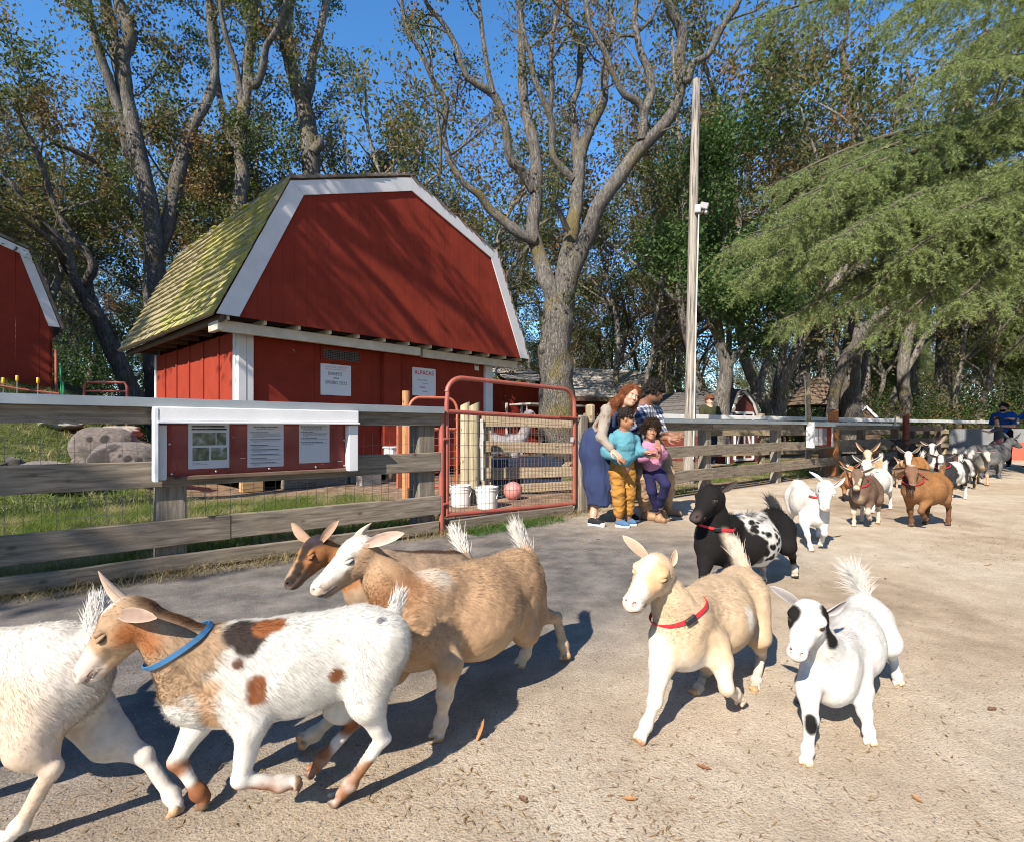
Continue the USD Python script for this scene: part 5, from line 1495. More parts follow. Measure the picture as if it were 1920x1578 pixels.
# the tall bare pole with its lamp
DP = 10.4
pole = thing("utility_pole", "tall bleached timber pole with a floodlight and conduit", "pole", M=np.eye(4))
pts = [V(1291, 905, DP), V(1294, 780, DP), V(1300, 400, DP), V(1306, 150, DP)]
pts[0][2] = -0.1
PALE_POLE = mat("bleached_pole", {"tc": ("texture_coordinate", {}), "m": ("mapping", {"mapping_type": "point", "scale": (26.0, 26.0, 1.0)}), "n": ("noise_texture", {"scale": 1.3, "detail": 8.0, "roughness": 0.65}),
                                  "r": ("rgb_ramp", {"ramp": [(0.4, (0.05, 0.042, 0.036)), (0.47, (0.19, 0.168, 0.145)), (0.65, (0.33, 0.3, 0.26))]}), "b": ("bump", {"strength": 0.6, "distance": 0.01}), "p": ("principled_bsdf", {"roughness": 0.85})},
                [("tc.object", "m.vector"), ("m.vector", "n.vector"), ("n.fac", "r.fac"), ("r.color", "p.base_color"), ("n.fac", "b.height"), ("b.normal", "p.normal")], "p.BSDF")
obj("shaft", tube(spline(pts, 6), np.linspace(0.118, 0.072, 19), 16, noise=0.06), PALE_POLE, pole, smooth=50)
lc = V(1320, 388, DP - 0.05)
obj("floodlight", xf(cbox(0.16, 0.14, 0.13, 0.015), mat4(frame_from((1, -0.3, -0.35)), lc)), plain("lamp_grey", (0.2, 0.2, 0.21), rough=0.5), pole)
obj("lamp_bracket", tube([V(1307, 398, DP - .1), V(1314, 400, DP - .12), lc + [0, 0, -.06]], 0.018, 8), STEEL, pole, smooth=True)
sensor = trimesh.creation.icosphere(2, 0.045)
obj("sensor", (sensor.vertices + V(1324, 399, DP - .1), sensor.faces), STEEL, pole, smooth=True)
obj("junction_box", xf(cbox(0.1, 0.08, 0.15, 0.01), mat4(None, V(1308, 392, DP - .14))), plain("pvc", (0.5, 0.49, 0.47), rough=0.5), pole)
obj("conduit", tube(spline([V(1310, 402, DP - .12), V(1309, 450, DP - .12), V(1305, 600, DP - .14), V(1302, 760, DP - .15), V(1300, 860, DP - .15)], 4), 0.013, 8), _mats["pvc"], pole, smooth=True)
tp = thing("thin_pole", "thin pale timber pole with a cable standing behind the right fence", "pole", M=np.eye(4))
obj("shaft", tube([V(1516, 880, 13.5) * [1, 1, 0], V(1516, 770, 13.5), V(1515, 700, 13.5)], 0.055, 8), TAN_WOOD, tp, smooth=50)
obj("cable", tube(spline([V(1511, 880, 13.4), V(1511, 780, 13.4), V(1509, 706, 13.4)], 4), 0.015, 6), STEEL, tp, smooth=True)
obj("bracket", tube([V(1510, 713, 13.4), V(1522, 715, 13.4)], 0.012, 6), STEEL, tp)

# white-capped paddock fence behind the right fence
pf_ = thing("paddock_fence", "white-topped board fence running behind the long right fence", "fence", M=np.eye(4))
q0, q1 = V(1236, 773, 11.8), V(1905, 796, 24.0)
q0, q1 = q0 * [1, 1, 0], q1 * [1, 1, 0]
qd = unit(q1 - q0); Lq = np.linalg.norm(q1 - q0)
for zc in (0.45, 0.95):
    for k in range(6):
        beam("rail", q0 + qd * (Lq * k / 6) + [0, 0, zc], q0 + qd * (Lq * (k + 1) / 6 - 0.01) + [0, 0, zc], 0.04, 0.15, TAN_WOOD, pf_, warp=0.003, seed=k)
beam("cap", q0 + [0, 0, 1.33], q1 + [0, 0, 1.33], 0.22, 0.1, WHITE_P, pf_)
for k in range(7):
    beam("post", q0 + qd * Lq * k / 6 + [0.03, .12, -.1], q0 + qd * Lq * k / 6 + [0.03, .12, 1.45 if k % 2 else 1.27], 0.13, 0.13, TAN_WOOD, pf_, up=qd)

# inner gate, posts and paddock rails seen through the red gate
ig = thing("tube_gate", "small orange-red tube gate by the barn, behind the yard gate", "gate", M=np.eye(4))
D1, D2 = 7.55, 7.85
a0, a1 = V(767, 905, D1), V(857, 905, D2)
zt = 1.5
e_ = unit((a1 - a0) * [1, 1, 0])
a0[2] = a1[2] = 0
Lg = np.linalg.norm(a1 - a0)
gpt = [a0 + [0, 0, 0.22], a0 + [0, 0, zt - .2]] + [a0 + e_ * (0.16 - 0.16 * math.cos(x)) + [0, 0, zt - .18 + .18 * math.sin(x)] for x in np.linspace(0.1, 1.57, 6)] + [a1 - e_ * (0.16 - 0.16 * math.sin(x)) + [0, 0, zt - .18 + .18 * math.cos(x)] for x in np.linspace(0, 1.47, 6)] + [a1 + [0, 0, zt - .2], a1 + [0, 0, 0.22]]
ORANGE_TUBE = plain("orange_red_tube", (0.36, 0.1, 0.055), rough=0.5, var=0.15, scale=8)
obj("frame_tube", tube(gpt, 0.02, 10), ORANGE_TUBE, ig, smooth=35)
for z in (0.22, 1.05):
    obj("rail", tube([a0 + [0, 0, z], a1 + [0, 0, z]], 0.02, 8), ORANGE_TUBE, ig, smooth=35)
obj("wire_infill", cat_mesh([tube([a0 + e_ * x + [0, 0, 0.22], a0 + e_ * x + [0, 0, 1.05]], 0.0035, 4, cap=False) for x in np.arange(0.07, Lg, 0.075)] + [tube([a0 + [0, 0, z], a1 + [0, 0, z]], 0.0035, 4, cap=False) for z in np.arange(0.32, 1.05, 0.1)]), ORANGE_TUBE, ig, kind="stuff")


def round_post(label, px, D, ytop, r, m, slant=0.0, base=0.0):
    p = V(px, 900, D); p[2] = base
    top = CAM_H - (ytop - HORIZON) / FPX * D
    n = 14
    V_, F_ = tube([p + [0, 0, -.1], p + [0, 0, top * .5], p + [0, 0, top]], r, n)
    V_ = V_.copy()
    V_[2 * n:3 * n, 2] += (V_[2 * n:3 * n, 0] - p[0]) * slant
    o = obj("round_post", (V_, F_), m, None, smooth=40)
    tag(o, label, "post")


ORANGE_POST = wood("orange_round_post", (0.3, 0.14, 0.06), (0.5, 0.28, 0.13), axis=2)
PALE_POST = wood("pale_round_post", (0.2, 0.17, 0.1), (0.43, 0.37, 0.25), axis=2)
round_post("orange-brown round post in front of the barn's door jamb", 761, 7.6, 733, 0.055, ORANGE_POST)
round_post("first of the two pale slant-topped posts behind the red gate, nearer the inner gate", 872, 7.6, 757, 0.07, PALE_POST, 0.45)
round_post("second pale slant-topped post behind the red gate, beside the plastic pipe", 889, 7.5, 758, 0.075, PALE_POST, 0.45)
jb = thing("red_box", "red painted board upright beside the orange-brown post", "board", M=np.eye(4))
pb_ = V(752, 900, 7.75)
beam("board", pb_ * [1, 1, 0] + [0, 0, 0.2], pb_ * [1, 1, 0] + [0, 0, 1.38], 0.04, 0.14, ORANGE_TUBE, jb, up=bd)
ipf = thing("paddock_fence", "pale board and wire fence of the alpaca paddock behind the gate", "fence", M=np.eye(4))
f0, f1 = V(905, 900, 8.3) * [1, 1, 0], V(1092, 900, 8.9) * [1, 1, 0]
fd_ = unit(f1 - f0)
for (za, zb, h) in ((1.17, 1.15, 0.17), (0.78, 0.72, 0.17), (0.37, 0.34, 0.17), (0.1, 0.12, 0.14)):
    beam("rail", f0 + [0, 0, za], f1 + [0, 0, zb], 0.045, h, TAN_WOOD, ipf, warp=0.003, seed=int(za * 10))
for s_ in (0.03, 1.0):
    beam("post", f0 + (f1 - f0) * s_ + [0, .1, -.1], f0 + (f1 - f0) * s_ + [0, .1, 1.26], 0.13, 0.13, TAN_WOOD, ipf, up=fd_)
obj("pipe", tube([f0 + [0, -.06, 0.25], f0 + [-.01, -.06, 1.2]], 0.025, 8), _mats["pvc"], ipf, smooth=True)
obj("wire_mesh", cat_mesh([tube([f0 + fd_ * x + [0, -.04, 0.02], f0 + fd_ * x + [0, -.04, 1.1]], 0.002, 4, cap=False) for x in np.arange(0.1, np.linalg.norm(f1 - f0), 0.06)] + [tube([f0 + [0, -.04, z], f1 + [0, -.04, z]], 0.002, 4, cap=False) for z in np.arange(0.15, 1.1, 0.12)]), WIRE, ipf, kind="stuff")
beam("brace", f0 + fd_ * 1.35 + [0, .12, 0.35], f0 + fd_ * 1.75 + [0, .12, 0.72], 0.04, 0.09, TAN_WOOD, ipf)
tgh = thing("water_trough", "long dark blue trough behind the alpaca paddock rails", "trough", M=mat4(frame_from(fd_), f0 + fd_ * 0.75 + [-.2, .6, 0.3]))
obj("tub", cat_mesh([box(1.5, 0.03, 0.5, (0, -.25, 0)), box(1.5, 0.03, 0.5, (0, .25, 0)), box(0.03, 0.47, 0.5, (-.735, 0, 0)), box(0.03, 0.47, 0.5, (.735, 0, 0)), box(1.44, 0.47, 0.03, (0, 0, -.235))]), plain("trough_blue", (0.02, 0.03, 0.06), rough=0.6), tgh)


def bucket(label, px, py, D, r, h, lid=False, group=None):
    p = V(px, py, D); p[2] = max(0.0, float(ground_z(p[0], p[1])))
    b = thing("bucket", label, "bucket", M=mat4(None, p), group=group)
    n = 28
    rows = [(r * 0.86, 0), (r * 0.9, 0.0), (r * 0.985, h * 0.82), (r * 1.03, h * 0.83), (r * 1.03, h * 0.86), (r * 0.99, h * 0.865), (r, h * 0.96), (r * 1.05, h * 0.965), (r * 1.05, h), (r * 0.97, h), (r * 0.86, 0.02)]
    ang = np.arange(n) * 2 * np.pi / n
    v = np.array([[rr * math.cos(a), rr * math.sin(a), z] for rr, z in rows for a in ang])
    f = [[i * n + j, i * n + (j + 1) % n, (i + 1) * n + (j + 1) % n, (i + 1) * n + j] for i in range(len(rows) - 1) for j in range(n)]
    v = np.vstack([v, [0, 0, 0.02], [0, 0, 0.0]])
    f3 = [[len(v) - 2, (len(rows) - 1) * n + j, (len(rows) - 1) * n + (j + 1) % n] for j in range(n)] + [[len(v) - 1, (j + 1) % n, j] for j in range(n)]
    V_, F_ = cat_mesh([(v, np.array(f)), (v, np.array(f3))])
    obj("tub", (V_, F_), _mats.get("bucket_plastic") or plain("bucket_plastic", (0.6, 0.59, 0.56), rough=0.4, var=0.06, scale=8), b, smooth=40)
    hp_ = [(r * 1.05 * math.cos(a), -r * 0.2 - r * 0.85 * math.sin(a) * 0.4, h * 0.9 - h * 0.75 * math.sin(a)) for a in np.linspace(0, np.pi, 12)]
    obj("handle", tube(hp_, 0.004, 6), STEEL, b, smooth=True)
    if lid:
        obj("lid", (trimesh.creation.cylinder(r * 1.08, 0.03, sections=28).vertices + [0, 0, h + .015], trimesh.creation.cylinder(r * 1.08, 0.03, sections=28).faces), _mats["bucket_plastic"], b, smooth=40)


bucket("white plastic bucket behind the red gate, left of the pair", 864, 947, 7.25, 0.142, 0.29)
bucket("white plastic bucket behind the red gate, next to the pink ball", 913, 952, 7.08, 0.145, 0.29)
bk = thing("feed_tub", "white lidded tub hung against the red barn door", "tub", M=mat4(np.stack([bd, bn, [0, 0, 1]], 1), BA + bd * 2.95 - bn * 0.25 + [0, 0, 0.52]))
obj("tub", xf(cbox(0.4, 0.3, 0.3, 0.03), mat4(None, (0, 0, 0))), _mats["bucket_plastic"], bk, smooth=40)
obj("lid", xf(cbox(0.44, 0.34, 0.05, 0.02), mat4(None, (0, 0, 0.16))), _mats["bucket_plastic"], bk, smooth=40)
obj("stand", box(0.3, 0.26, 0.38, (0, 0, -0.33)), BROWN_WOOD, bk)
bp = V(962, 919, 7.9); bp[2] = 0.135
ball = trimesh.creation.icosphere(4, 0.135)
bo = thing("ball", "dusty pink rubber ball lying behind the red gate", "ball", M=mat4(None, bp))
obj("skin", (ball.vertices, ball.faces), plain("pink_rubber", (0.45, 0.17, 0.16), rough=0.6, var=0.25, scale=14), bo, smooth=True)
obj("seam", tube([(0.1355 * math.cos(a), 0.03, 0.1355 * math.sin(a)) for a in np.linspace(0, 2 * np.pi, 40)], 0.003, 5, cap=False), plain("seam_dark", (0.2, 0.07, 0.07), rough=0.7), bo)
cbk = thing("cinder_block", "grey cinder block at the foot of the barn's front wall", "block", M=mat4(np.stack([bd, bn, [0, 0, 1]], 1), BA + bd * 2.2 - bn * 0.45 + [0, 0, 0.1]))
CONC = plain("concrete", (0.27, 0.24, 0.21), rough=0.95, var=0.15, bump=0.6, bscale=120)
obj("shell", cat_mesh([box(0.42, 0.035, 0.2, (0, -.08, 0)), box(0.42, 0.035, 0.2, (0, .08, 0)), box(0.035, 0.13, 0.2, (-.19, 0, 0)), box(0.035, 0.13, 0.2, (0, 0, 0)), box(0.035, 0.13, 0.2, (.19, 0, 0))]), CONC, cbk)
# rocks on the slope
ROCK = plain("field_stone", (0.27, 0.25, 0.22), rough=0.95, var=0.35, scale=6, bump=0.7, bscale=25)
rr_ = np.random.default_rng(12)
for k, (px, py, D, r, sq, lab) in enumerate(((152, 803, 10.6, 0.32, 0.5, "large grey boulder on the grass beyond the sleeping sheep, left of two"), (218, 806, 10.8, 0.42, 0.35, "flat pale boulder on the grass beyond the sleeping sheep"), (112, 824, 9.6, 0.38, 0.3, "low dark slab of rock half buried left of the sheep"))):
    s = trimesh.creation.icosphere(3, 1.0)
    n_ = nfield(s.vertices, 1.6, k) * 0.9
    c = V(px, py, D); c[2] = float(ground_z(c[0], c[1])) + r * sq * 0.4
    o = obj("boulder", (s.vertices * (1 + n_[:, None]) * [r, r, r * sq], s.faces), ROCK, None, smooth=35, M=mat4(rz(k), c))
    tag(o, lab, "rock")
# green hose and yellow insulators by the left barn
hs = thing("garden_hose", "green hose hanging on the stake beside the dark left barn", "hose", M=np.eye(4))
obj("hose", tube(spline([V(113, 682, 12), V(114, 700, 12), V(115, 735, 12), V(118, 745, 12), V(119, 728, 12), V(118, 715, 12)], 5), 0.018, 8), plain("hose_green", (0.02, 0.25, 0.1), rough=0.4), hs, smooth=True)
obj("stake", tube([V(106, 800, 12.1), V(105, 655, 12.1)], 0.03, 8), RUST_RED, hs, smooth=True)
et = thing("electric_fence", "thin rail with yellow insulators in front of the dark left barn", "fence", M=np.eye(4))
obj("rail", tube([V(-40, 716, 9), V(40, 730, 9.3), V(110, 738, 9.6)], 0.02, 6), RUST_RED, et, smooth=True)
for px, py in ((6, 712), (32, 708), (71, 712)):
    obj("insulator", tube([V(px, py - 4, 9.2), V(px, py + 6, 9.2)], 0.022, 8), plain("yellow_plastic", (0.6, 0.38, 0.02), rough=0.4) if "yellow_plastic" not in _mats else _mats["yellow_plastic"], et, smooth=True)
    obj("stake", tube([V(px, py + 6, 9.2), V(px, py + 60, 9.2)], 0.008, 6), STEEL, et)
fg = thing("tube_gate", "dull red tube gate in the shade behind the leaning oak", "gate", M=np.eye(4))
g0, g1 = V(158, 742, 11.5), V(238, 742, 11.8)
obj("frame_tube", tube([g0, g0 + [0, 0, 0.2]] + [g0 + (g1 - g0) * 0.06 + [0, 0, 0.29]] + [g1 - (g1 - g0) * 0.06 + [0, 0, 0.29]] + [g1 + [0, 0, 0.2], g1], 0.03, 8), RUST_RED, fg, smooth=True)
for z in (-0.9, -0.5, -0.1, 0.1):
    obj("rail", tube([g0 + [0, 0, z], g1 + [0, 0, z]], 0.022, 6), RUST_RED, fg, smooth=True)
for p in (g0, g1):
    obj("upright", tube([p * [1, 1, 0] + [0, 0, .2], p], 0.03, 8), RUST_RED, fg, smooth=True)

# ---------------------------------------------------------------- sheep and alpaca
WOOL = attrmat("sheep_wool", rough=0.95, sheen=0.2, var=0.3, nscale=22.0, bump=0.9)


def sheep(label, px, py, D, length, h, w, heading, coat, head=None, seed=0):
    c = V(px, py, D); z0 = float(ground_z(c[0], c[1]))
    f = np.array([math.cos(heading), math.sin(heading), 0]); sd = np.array([-f[1], f[0], 0])
    R = np.stack([f, sd, [0, 0, 1]], 1)
    b = np.array([c[0], c[1], z0])
    pr = [ell(b + f * length * 0.2 + [0, 0, h * .5], np.array([length * .34, w * .5, h * .52]), R, 0.12), ell(b - f * length * 0.2 + [0, 0, h * .5], np.array([length * .34, w * .54, h * .53]), R, 0.12), ell(b + [0, 0, h * .48], np.array([length * .4, w * .52, h * .5]), R, 0.12)]
    pr += [cone(b + f * length * (.3 if k else -.36) + sd * w * s_ * .35 + [0, 0, .08], b + f * length * (.42 if k else -.2) + sd * w * s_ * .5 + [0, 0, .06], 0.07, 0.05, 0.06) for k in (0, 1) for s_ in (-1, 1)]
    v, F = sdf_mesh(pr, 0.018, lambda p: nfield(p, 7.0, seed) * 0.03 + nfield(p, 30.0, seed + 1) * 0.03)
    t = thing("sheep", label, "sheep")
    obj("fleece", (v, F), WOOL, t, smooth=True, color=coat(v, b, f, sd))
    if head is not None:
        hd = unit(np.asarray(head, float)); hb = b + f * length * .46 + [0, 0, h * .55]
        hu = np.array([0, 0, 1.0]); hs_ = unit(np.cross(hu, hd))
        hp = [cone(hb, hb + hd * .13 + [0, 0, .06], 0.1, 0.075, 0.05), cone(hb + hd * .13 + [0, 0, .06], hb + hd * .32 - [0, 0, .02], 0.075, 0.045, 0.04)]
        hp += [cone(hb + hd * .12 + hs_ * s_ * .06 + [0, 0, .09], hb + hd * .08 + hs_ * s_ * .19 + [0, 0, .08], 0.026, 0.012, 0.02) for s_ in (-1, 1)]
        hv, hF = sdf_mesh(hp, 0.012)
        dk = sstep(-.04, .05, nfield(hv, 6.0, seed + 3) + 0.1)[:, None]
        obj("head", (hv, hF), WOOL, t, smooth=True, color=np.array((0.03, 0.025, 0.022)) * dk + np.array((0.4, 0.36, 0.32)) * (1 - dk))
    return t


def jacob(spots_):
    def fn(v, b, f, sd):
        c = np.tile(np.array((0.095, 0.078, 0.07)), (len(v), 1)) * (1 + nfield(v, 8.0, 2)[:, None] * 0.5)
        q = np.stack([(v - b) @ f, (v - b) @ sd, v[:, 2] - b[2]], 1)
        for (x, y, z, r) in spots_:
            d = np.linalg.norm((q - [x, y, z]) * [1, .6, 1], axis=1) / r + nfield(v, 9.0, 4) * .5
            k = (1 - sstep(.85, 1.1, d))[:, None]
            c = c * (1 - k) + np.array((0.022, 0.017, 0.015)) * k
        return c
    return fn


sheep("spotted Jacob sheep asleep on the grass, black patch on its flank, right one", 236, 872, 8.3, 0.95, 0.6, 0.62, math.radians(5), jacob([(-.2, -.25, .34, .19), (-.02, -.2, .53, .07), (.1, -.25, .42, .05), (.2, -.25, .38, .07), (.33, -.2, .35, .06), (-.1, -.15, .56, .06), (.05, -.25, .2, .06)]), (0.9, -.3, -.2), 1)
sheep("grey Jacob sheep asleep behind the spotted one, rump towards the fence", 196, 870, 8.7, 0.9, 0.62, 0.5, math.radians(15), jacob([(.1, -.2, .45, .07), (-.1, -.25, .45, .05)]), None, 2)
sheep("grey sheep lying low behind the fence at the far left with a dark face", 86, 886, 7.2, 0.85, 0.36, 0.4, math.radians(178), jacob([(.25, .2, .25, .05)]), (-.6, .3, .7), 3)
# alpaca beyond the gate
def alpaca(label, base, heading, s, col, graze=False, seed=0):
    f = np.array([math.cos(heading), math.sin(heading), 0]); sd = np.array([-f[1], f[0], 0]); R = np.stack([f, sd, [0, 0, 1]], 1)
    T = lambda x, y, z: np.asarray(base, float) + (f * x + sd * y + np.array([0, 0, z])) * s
    pr = [ell(T(.2, 0, .72), np.array([.3, .2, .24]) * s, R, .1), ell(T(-.22, 0, .73), np.array([.3, .21, .25]) * s, R, .1)]
    pr += chain([T(.4, 0, .82), T(.52, 0, 1.05), T(.55, 0, 1.3)], np.array([.14, .1, .09]) * s, .06) + [ell(T(.6, 0, 1.38), np.array([.13, .1, .11]) * s, R, .05), cone(T(.65, 0, 1.37), T(.8, 0, 1.32), .065 * s, .045 * s, .03)]
    for x, y in ((.3, .1), (.3, -.1), (-.38, .1), (-.38, -.1)):
        pr.append(cone(T(x, y, .6), T(x, y, .32), .09 * s, .06 * s, .05)); pr.append(cone(T(x, y, .32), T(x + .01, y, .03), .055 * s, .04 * s, .03))
    pr += [cone(T(.56, y * .07, 1.46), T(.53, y * .09, 1.58), .022 * s, .012 * s, .02) for y in (-1, 1)] + [cone(T(-.48, 0, .85), T(-.58, 0, .62), .05 * s, .05 * s, .03)]
    v, F = sdf_mesh(pr, 0.018, lambda p: nfield(p, 12.0, seed) * .05)
    t = thing("alpaca", label, "alpaca")
    obj("body", (v, F), WOOL, t, smooth=True, color=np.tile(col, (len(v), 1)) * (1 + nfield(v, 9, seed)[:, None] * .4))
    for y in (-1, 1):
        e = trimesh.creation.icosphere(1, .022 * s)
        obj("eye", (e.vertices + T(.69, y * .085, 1.41), e.faces), PUPIL_D, t, smooth=True)


PUPIL_D = plain("dark_eye", (0.01, 0.01, 0.01), rough=0.1)
alpaca("grey alpaca looking over the paddock rail beside the barn corner", V(972, 880, 11.6) * [1, 1, 0] + [-.35, 0, 0], math.radians(-8), 0.98, (0.2, 0.185, 0.19), seed=5)
alpaca("dark brown alpaca standing by the oak trunk in the paddock", V(1045, 880, 12.2) * [1, 1, 0], math.radians(150), 0.72, (0.035, 0.025, 0.02), seed=6)
# ---------------------------------------------------------------- people
SKIN = attrmat("skin", rough=0.5, var=0.05, nscale=60.0, bump=0.08, sss=0.12, spec=0.35)
HAIR = attrmat("hair", rough=0.75, var=0.15, nscale=60, bump=0.2, spec=0.12)
EYE_W = plain("eye_white", (0.42, 0.39, 0.37), rough=0.2, var=0.02)


def cloth(name, c, rough=0.95, var=0.14, bump=0.35, bscale=160.0, scale=7.0):
    return plain(name, tuple(np.array(c) ** 1.1 * 0.72), rough=rough, spec=0.15, var=var, scale=scale, bump=bump, bscale=bscale)


def headframe(f, u):
    f = unit(f); u = np.asarray(u, float); u = unit(u - f * np.dot(u, f))
    return np.stack([f, np.cross(u, f), u], 1)                        # forward, left, up


def head_prims(C, R, k=1.0):
    T = lambda x, y, z: C + R @ (np.array([x, y, z]) * k)
    E = lambda c, r, kk=0.015, sub=False: ell(T(*c), np.array(r) * k, R, kk * k, sub)
    pr = [E((-0.012, 0, 0.032), (0.096, 0.077, 0.094), 0.02), E((0.03, 0, -0.04), (0.06, 0.06, 0.078), 0.03), E((0.062, 0, -0.098), (0.024, 0.026, 0.02), 0.03),
          E((0.0, 0, -0.06), (0.06, 0.062, 0.05), 0.03),
          cone(T(0.086, 0, 0.006), T(0.11, 0, -0.03), 0.009 * k, 0.0135 * k, 0.012 * k), E((0.082, 0, 0.024), (0.014, 0.055, 0.011), 0.014),
          E((0.083, 0, -0.058), (0.014, 0.026, 0.006), 0.008), E((0.081, 0, -0.071), (0.014, 0.022, 0.007), 0.008)]
    for y in (-1, 1):
        pr += [E((0.104, 0.011 * y, -0.033), (0.008, 0.008, 0.007), 0.008), E((0.062, 0.037 * y, -0.03), (0.03, 0.024, 0.024), 0.02), E((0.094, 0.032 * y, 0.004), (0.014, 0.017, 0.011), 0.012, True),
               E((-0.006, 0.079 * y, -0.008), (0.02, 0.009, 0.031), 0.008)]
    return pr, T


def head_marks(v, col, C, R, k, lip, brow):
    q = (v - C) @ R / k
    m = np.exp(-(((q[:, 1]) / 0.024) ** 2 + ((q[:, 2] + 0.0645) / 0.0105) ** 2) ** 2) * (q[:, 0] > 0.06)
    col = col * (1 - m[:, None] * 0.7) + np.array(lip) * m[:, None] * 0.7
    b = np.minimum(1, sum(np.exp(-(((q[:, 1] - 0.034 * y) / 0.02) ** 2 + ((q[:, 2] - 0.024 + 6 * (np.abs(q[:, 1]) - 0.03) ** 2) / 0.0055) ** 2) ** 2) for y in (-1, 1))) * (q[:, 0] > 0.05)
    return col * (1 - b[:, None] * 0.75) + np.array(brow) * b[:, None] * 0.75


def eyes(body, T, R, k, iris=PUPIL_D):
    for y in (-1, 1):
        s = trimesh.creation.icosphere(2, 0.0105 * k)
        e = obj("eye", (s.vertices + T(0.0785, 0.032 * y, 0.003), s.faces), EYE_W, body, smooth=True)
        p = trimesh.creation.icosphere(1, 0.006 * k)
        obj("iris", (p.vertices * [1, 1, 1] + T(0.0855, 0.032 * y, 0.003), p.faces), iris, e, smooth=True)


def hand_prims(w, d, n, k=1.0, curl=0.5, thumb=1, spread=0.12):
    """w wrist, d towards the fingers, n out of the back of the hand; thumb +1/-1 for the side it leaves."""
    d = unit(d); n = unit(np.asarray(n, float) - d * np.dot(n, d)); s = np.cross(n, d) * thumb
    pr = [cone(w, w + d * 0.03 * k, 0.023 * k, 0.026 * k, 0.015 * k)]
    for i in range(4):
        y = (1.5 - i) * 0.0185 * k
        a = w + d * 0.03 * k + s * y * 0.8; b = w + d * 0.085 * k + s * y
        pr.append(cone(a, b, 0.0135 * k, 0.011 * k, 0.012 * k))
        L = (0.068, 0.076, 0.07, 0.055)[i] * k
        dd = unit(d + s * spread * (1.5 - i) * 0.5)
        p = b
        for j in range(3):
            ang = curl * (0.5 + 0.45 * j)
            q = p + (dd * math.cos(ang) - n * math.sin(ang)) * L * (0.45, 0.32, 0.23)[j]
            pr.append(cone(p, q, (0.0092 - 0.0009 * j) * k, (0.0085 - 0.0009 * j) * k, 0.004 * k)); p = q
    a = w + d * 0.025 * k + s * 0.022 * k
    b = a + (d * 0.55 + s * 0.75 - n * 0.25) * 0.04 * k
    c = b + (d * 0.85 + s * 0.3 - n * 0.35) * 0.032 * k
    e = c + (d * 0.95 - n * 0.35) * 0.024 * k
    return pr + [cone(a, b, 0.015 * k, 0.0115 * k, 0.01 * k), cone(b, c, 0.0108 * k, 0.0095 * k, 0.004 * k), cone(c, e, 0.0095 * k, 0.0075 * k, 0.004 * k)]


def garment(name, body, prims, m, h=0.008, fold=0.006, fs=14.0, seed=0, smooth=True, stretch=(1, 1, 1)):
    v, F = sdf_mesh(prims, h, lambda p: nfield(p * np.array(stretch), fs, seed) * fold * 2, smooth=1)
    return obj(name, (v, F), m, body, smooth=smooth)


def curls(name, body, C, R, k, col, n, r_in, size, seed, cover=lambda q: np.ones(len(q), bool), length=0.03, squash=(1, 1, 1)):
    rng = np.random.default_rng(seed)
    d = unit_rows(rng.normal(0, 1, (n, 3)))
    q = d * r_in * np.array([0.105, 0.088, 0.1]) / 0.1 * np.array(squash) * rng.uniform(0.88, 1.1, (n, 1))
    q = q + np.array([-0.012, 0, 0.035])
    q = q[cover(q)]
    pr = [ell(C + R @ (x * k), np.full(3, size * k * rng.uniform(0.7, 1.25)), None, 0.006 * k) for x in q[:260]]
    pr.append(ell(C + R @ (np.array([-0.018, 0, 0.045]) * k), np.array([0.098, 0.083, 0.09]) * k * r_in / 0.1 * 0.93, R, 0.01))
    v, F = sdf_mesh(pr, 0.006 if k > 0.7 else 0.008, lambda p: nfield(p, 60.0, seed) * 0.008)
    hp = obj(name, (v, F), HAIR, body, smooth=True, color=np.tile(col, (len(v), 1)) * (1 + 0.5 * nfield(v, 50.0, seed)[:, None]))
    nrm, area = vnormals(v, F)
    m = n * 6
    fi = rng.choice(len(F), m, p=area / area.sum())
    root = v[F[fi]].mean(1); nn = nrm[F[fi, 0]]
    strands("loose_curl", hp, root, unit_rows(nn + rng.normal(0, 0.6, (m, 3))), length * k * rng.uniform(0.3, 1, m), 0.0022, np.tile(col, (m, 1)) * rng.uniform(0.6, 1.2, (m, 1)), HAIR, bend=rng.normal(0, 1, (m, 3)))
    return hp


def shoe(body, heel, toe, m, sole, h=0.006, high=0.0, w=0.038, ankle=None, name="shoe"):
    heel, toe = np.asarray(heel, float), np.asarray(toe, float)
    d = unit((toe - heel) * [1, 1, 0]); L = np.linalg.norm(toe - heel); s = np.array([-d[1], d[0], 0])
    z = np.array([0, 0, 1.0])
    base = heel * [1, 1, 0]
    pr = [cone(base + d * 0.03 + z * 0.045, base + d * L * 0.45 + z * 0.048, w, w * 0.98, 0.02), cone(base + d * L * 0.45 + z * 0.045, base + d * (L - 0.035) + z * 0.036, w, w * 0.82, 0.02)]
    if high:
        pr.append(cone(base + d * 0.05 + z * 0.05, (base + d * 0.045 + z * high) if ankle is None else np.asarray(ankle), w * 0.98, w * 0.95, 0.03))
    pr.append(ell(base + d * L / 2 - z * 0.042, np.array([L, 0.2, 0.055]), np.stack([d, s, z], 1), 0.004, True))
    o = obj(name, sdf_mesh(pr, h), m, body, smooth=True)
    sp = [cone(base + d * 0.03 + z * 0.012, base + d * (L - 0.034) + z * 0.012, w * 1.04, w * 0.88, 0.01), ell(base + d * L / 2 + z * 0.075, np.array([L, 0.2, 0.05]), np.stack([d, s, z], 1), 0.003, True), ell(base + d * L / 2 - z * 0.048, np.array([L, 0.2, 0.05]), np.stack([d, s, z], 1), 0.003, True)]
    obj("sole", sdf_mesh(sp, h), sole, o, smooth=True)
    return o, base, d, s


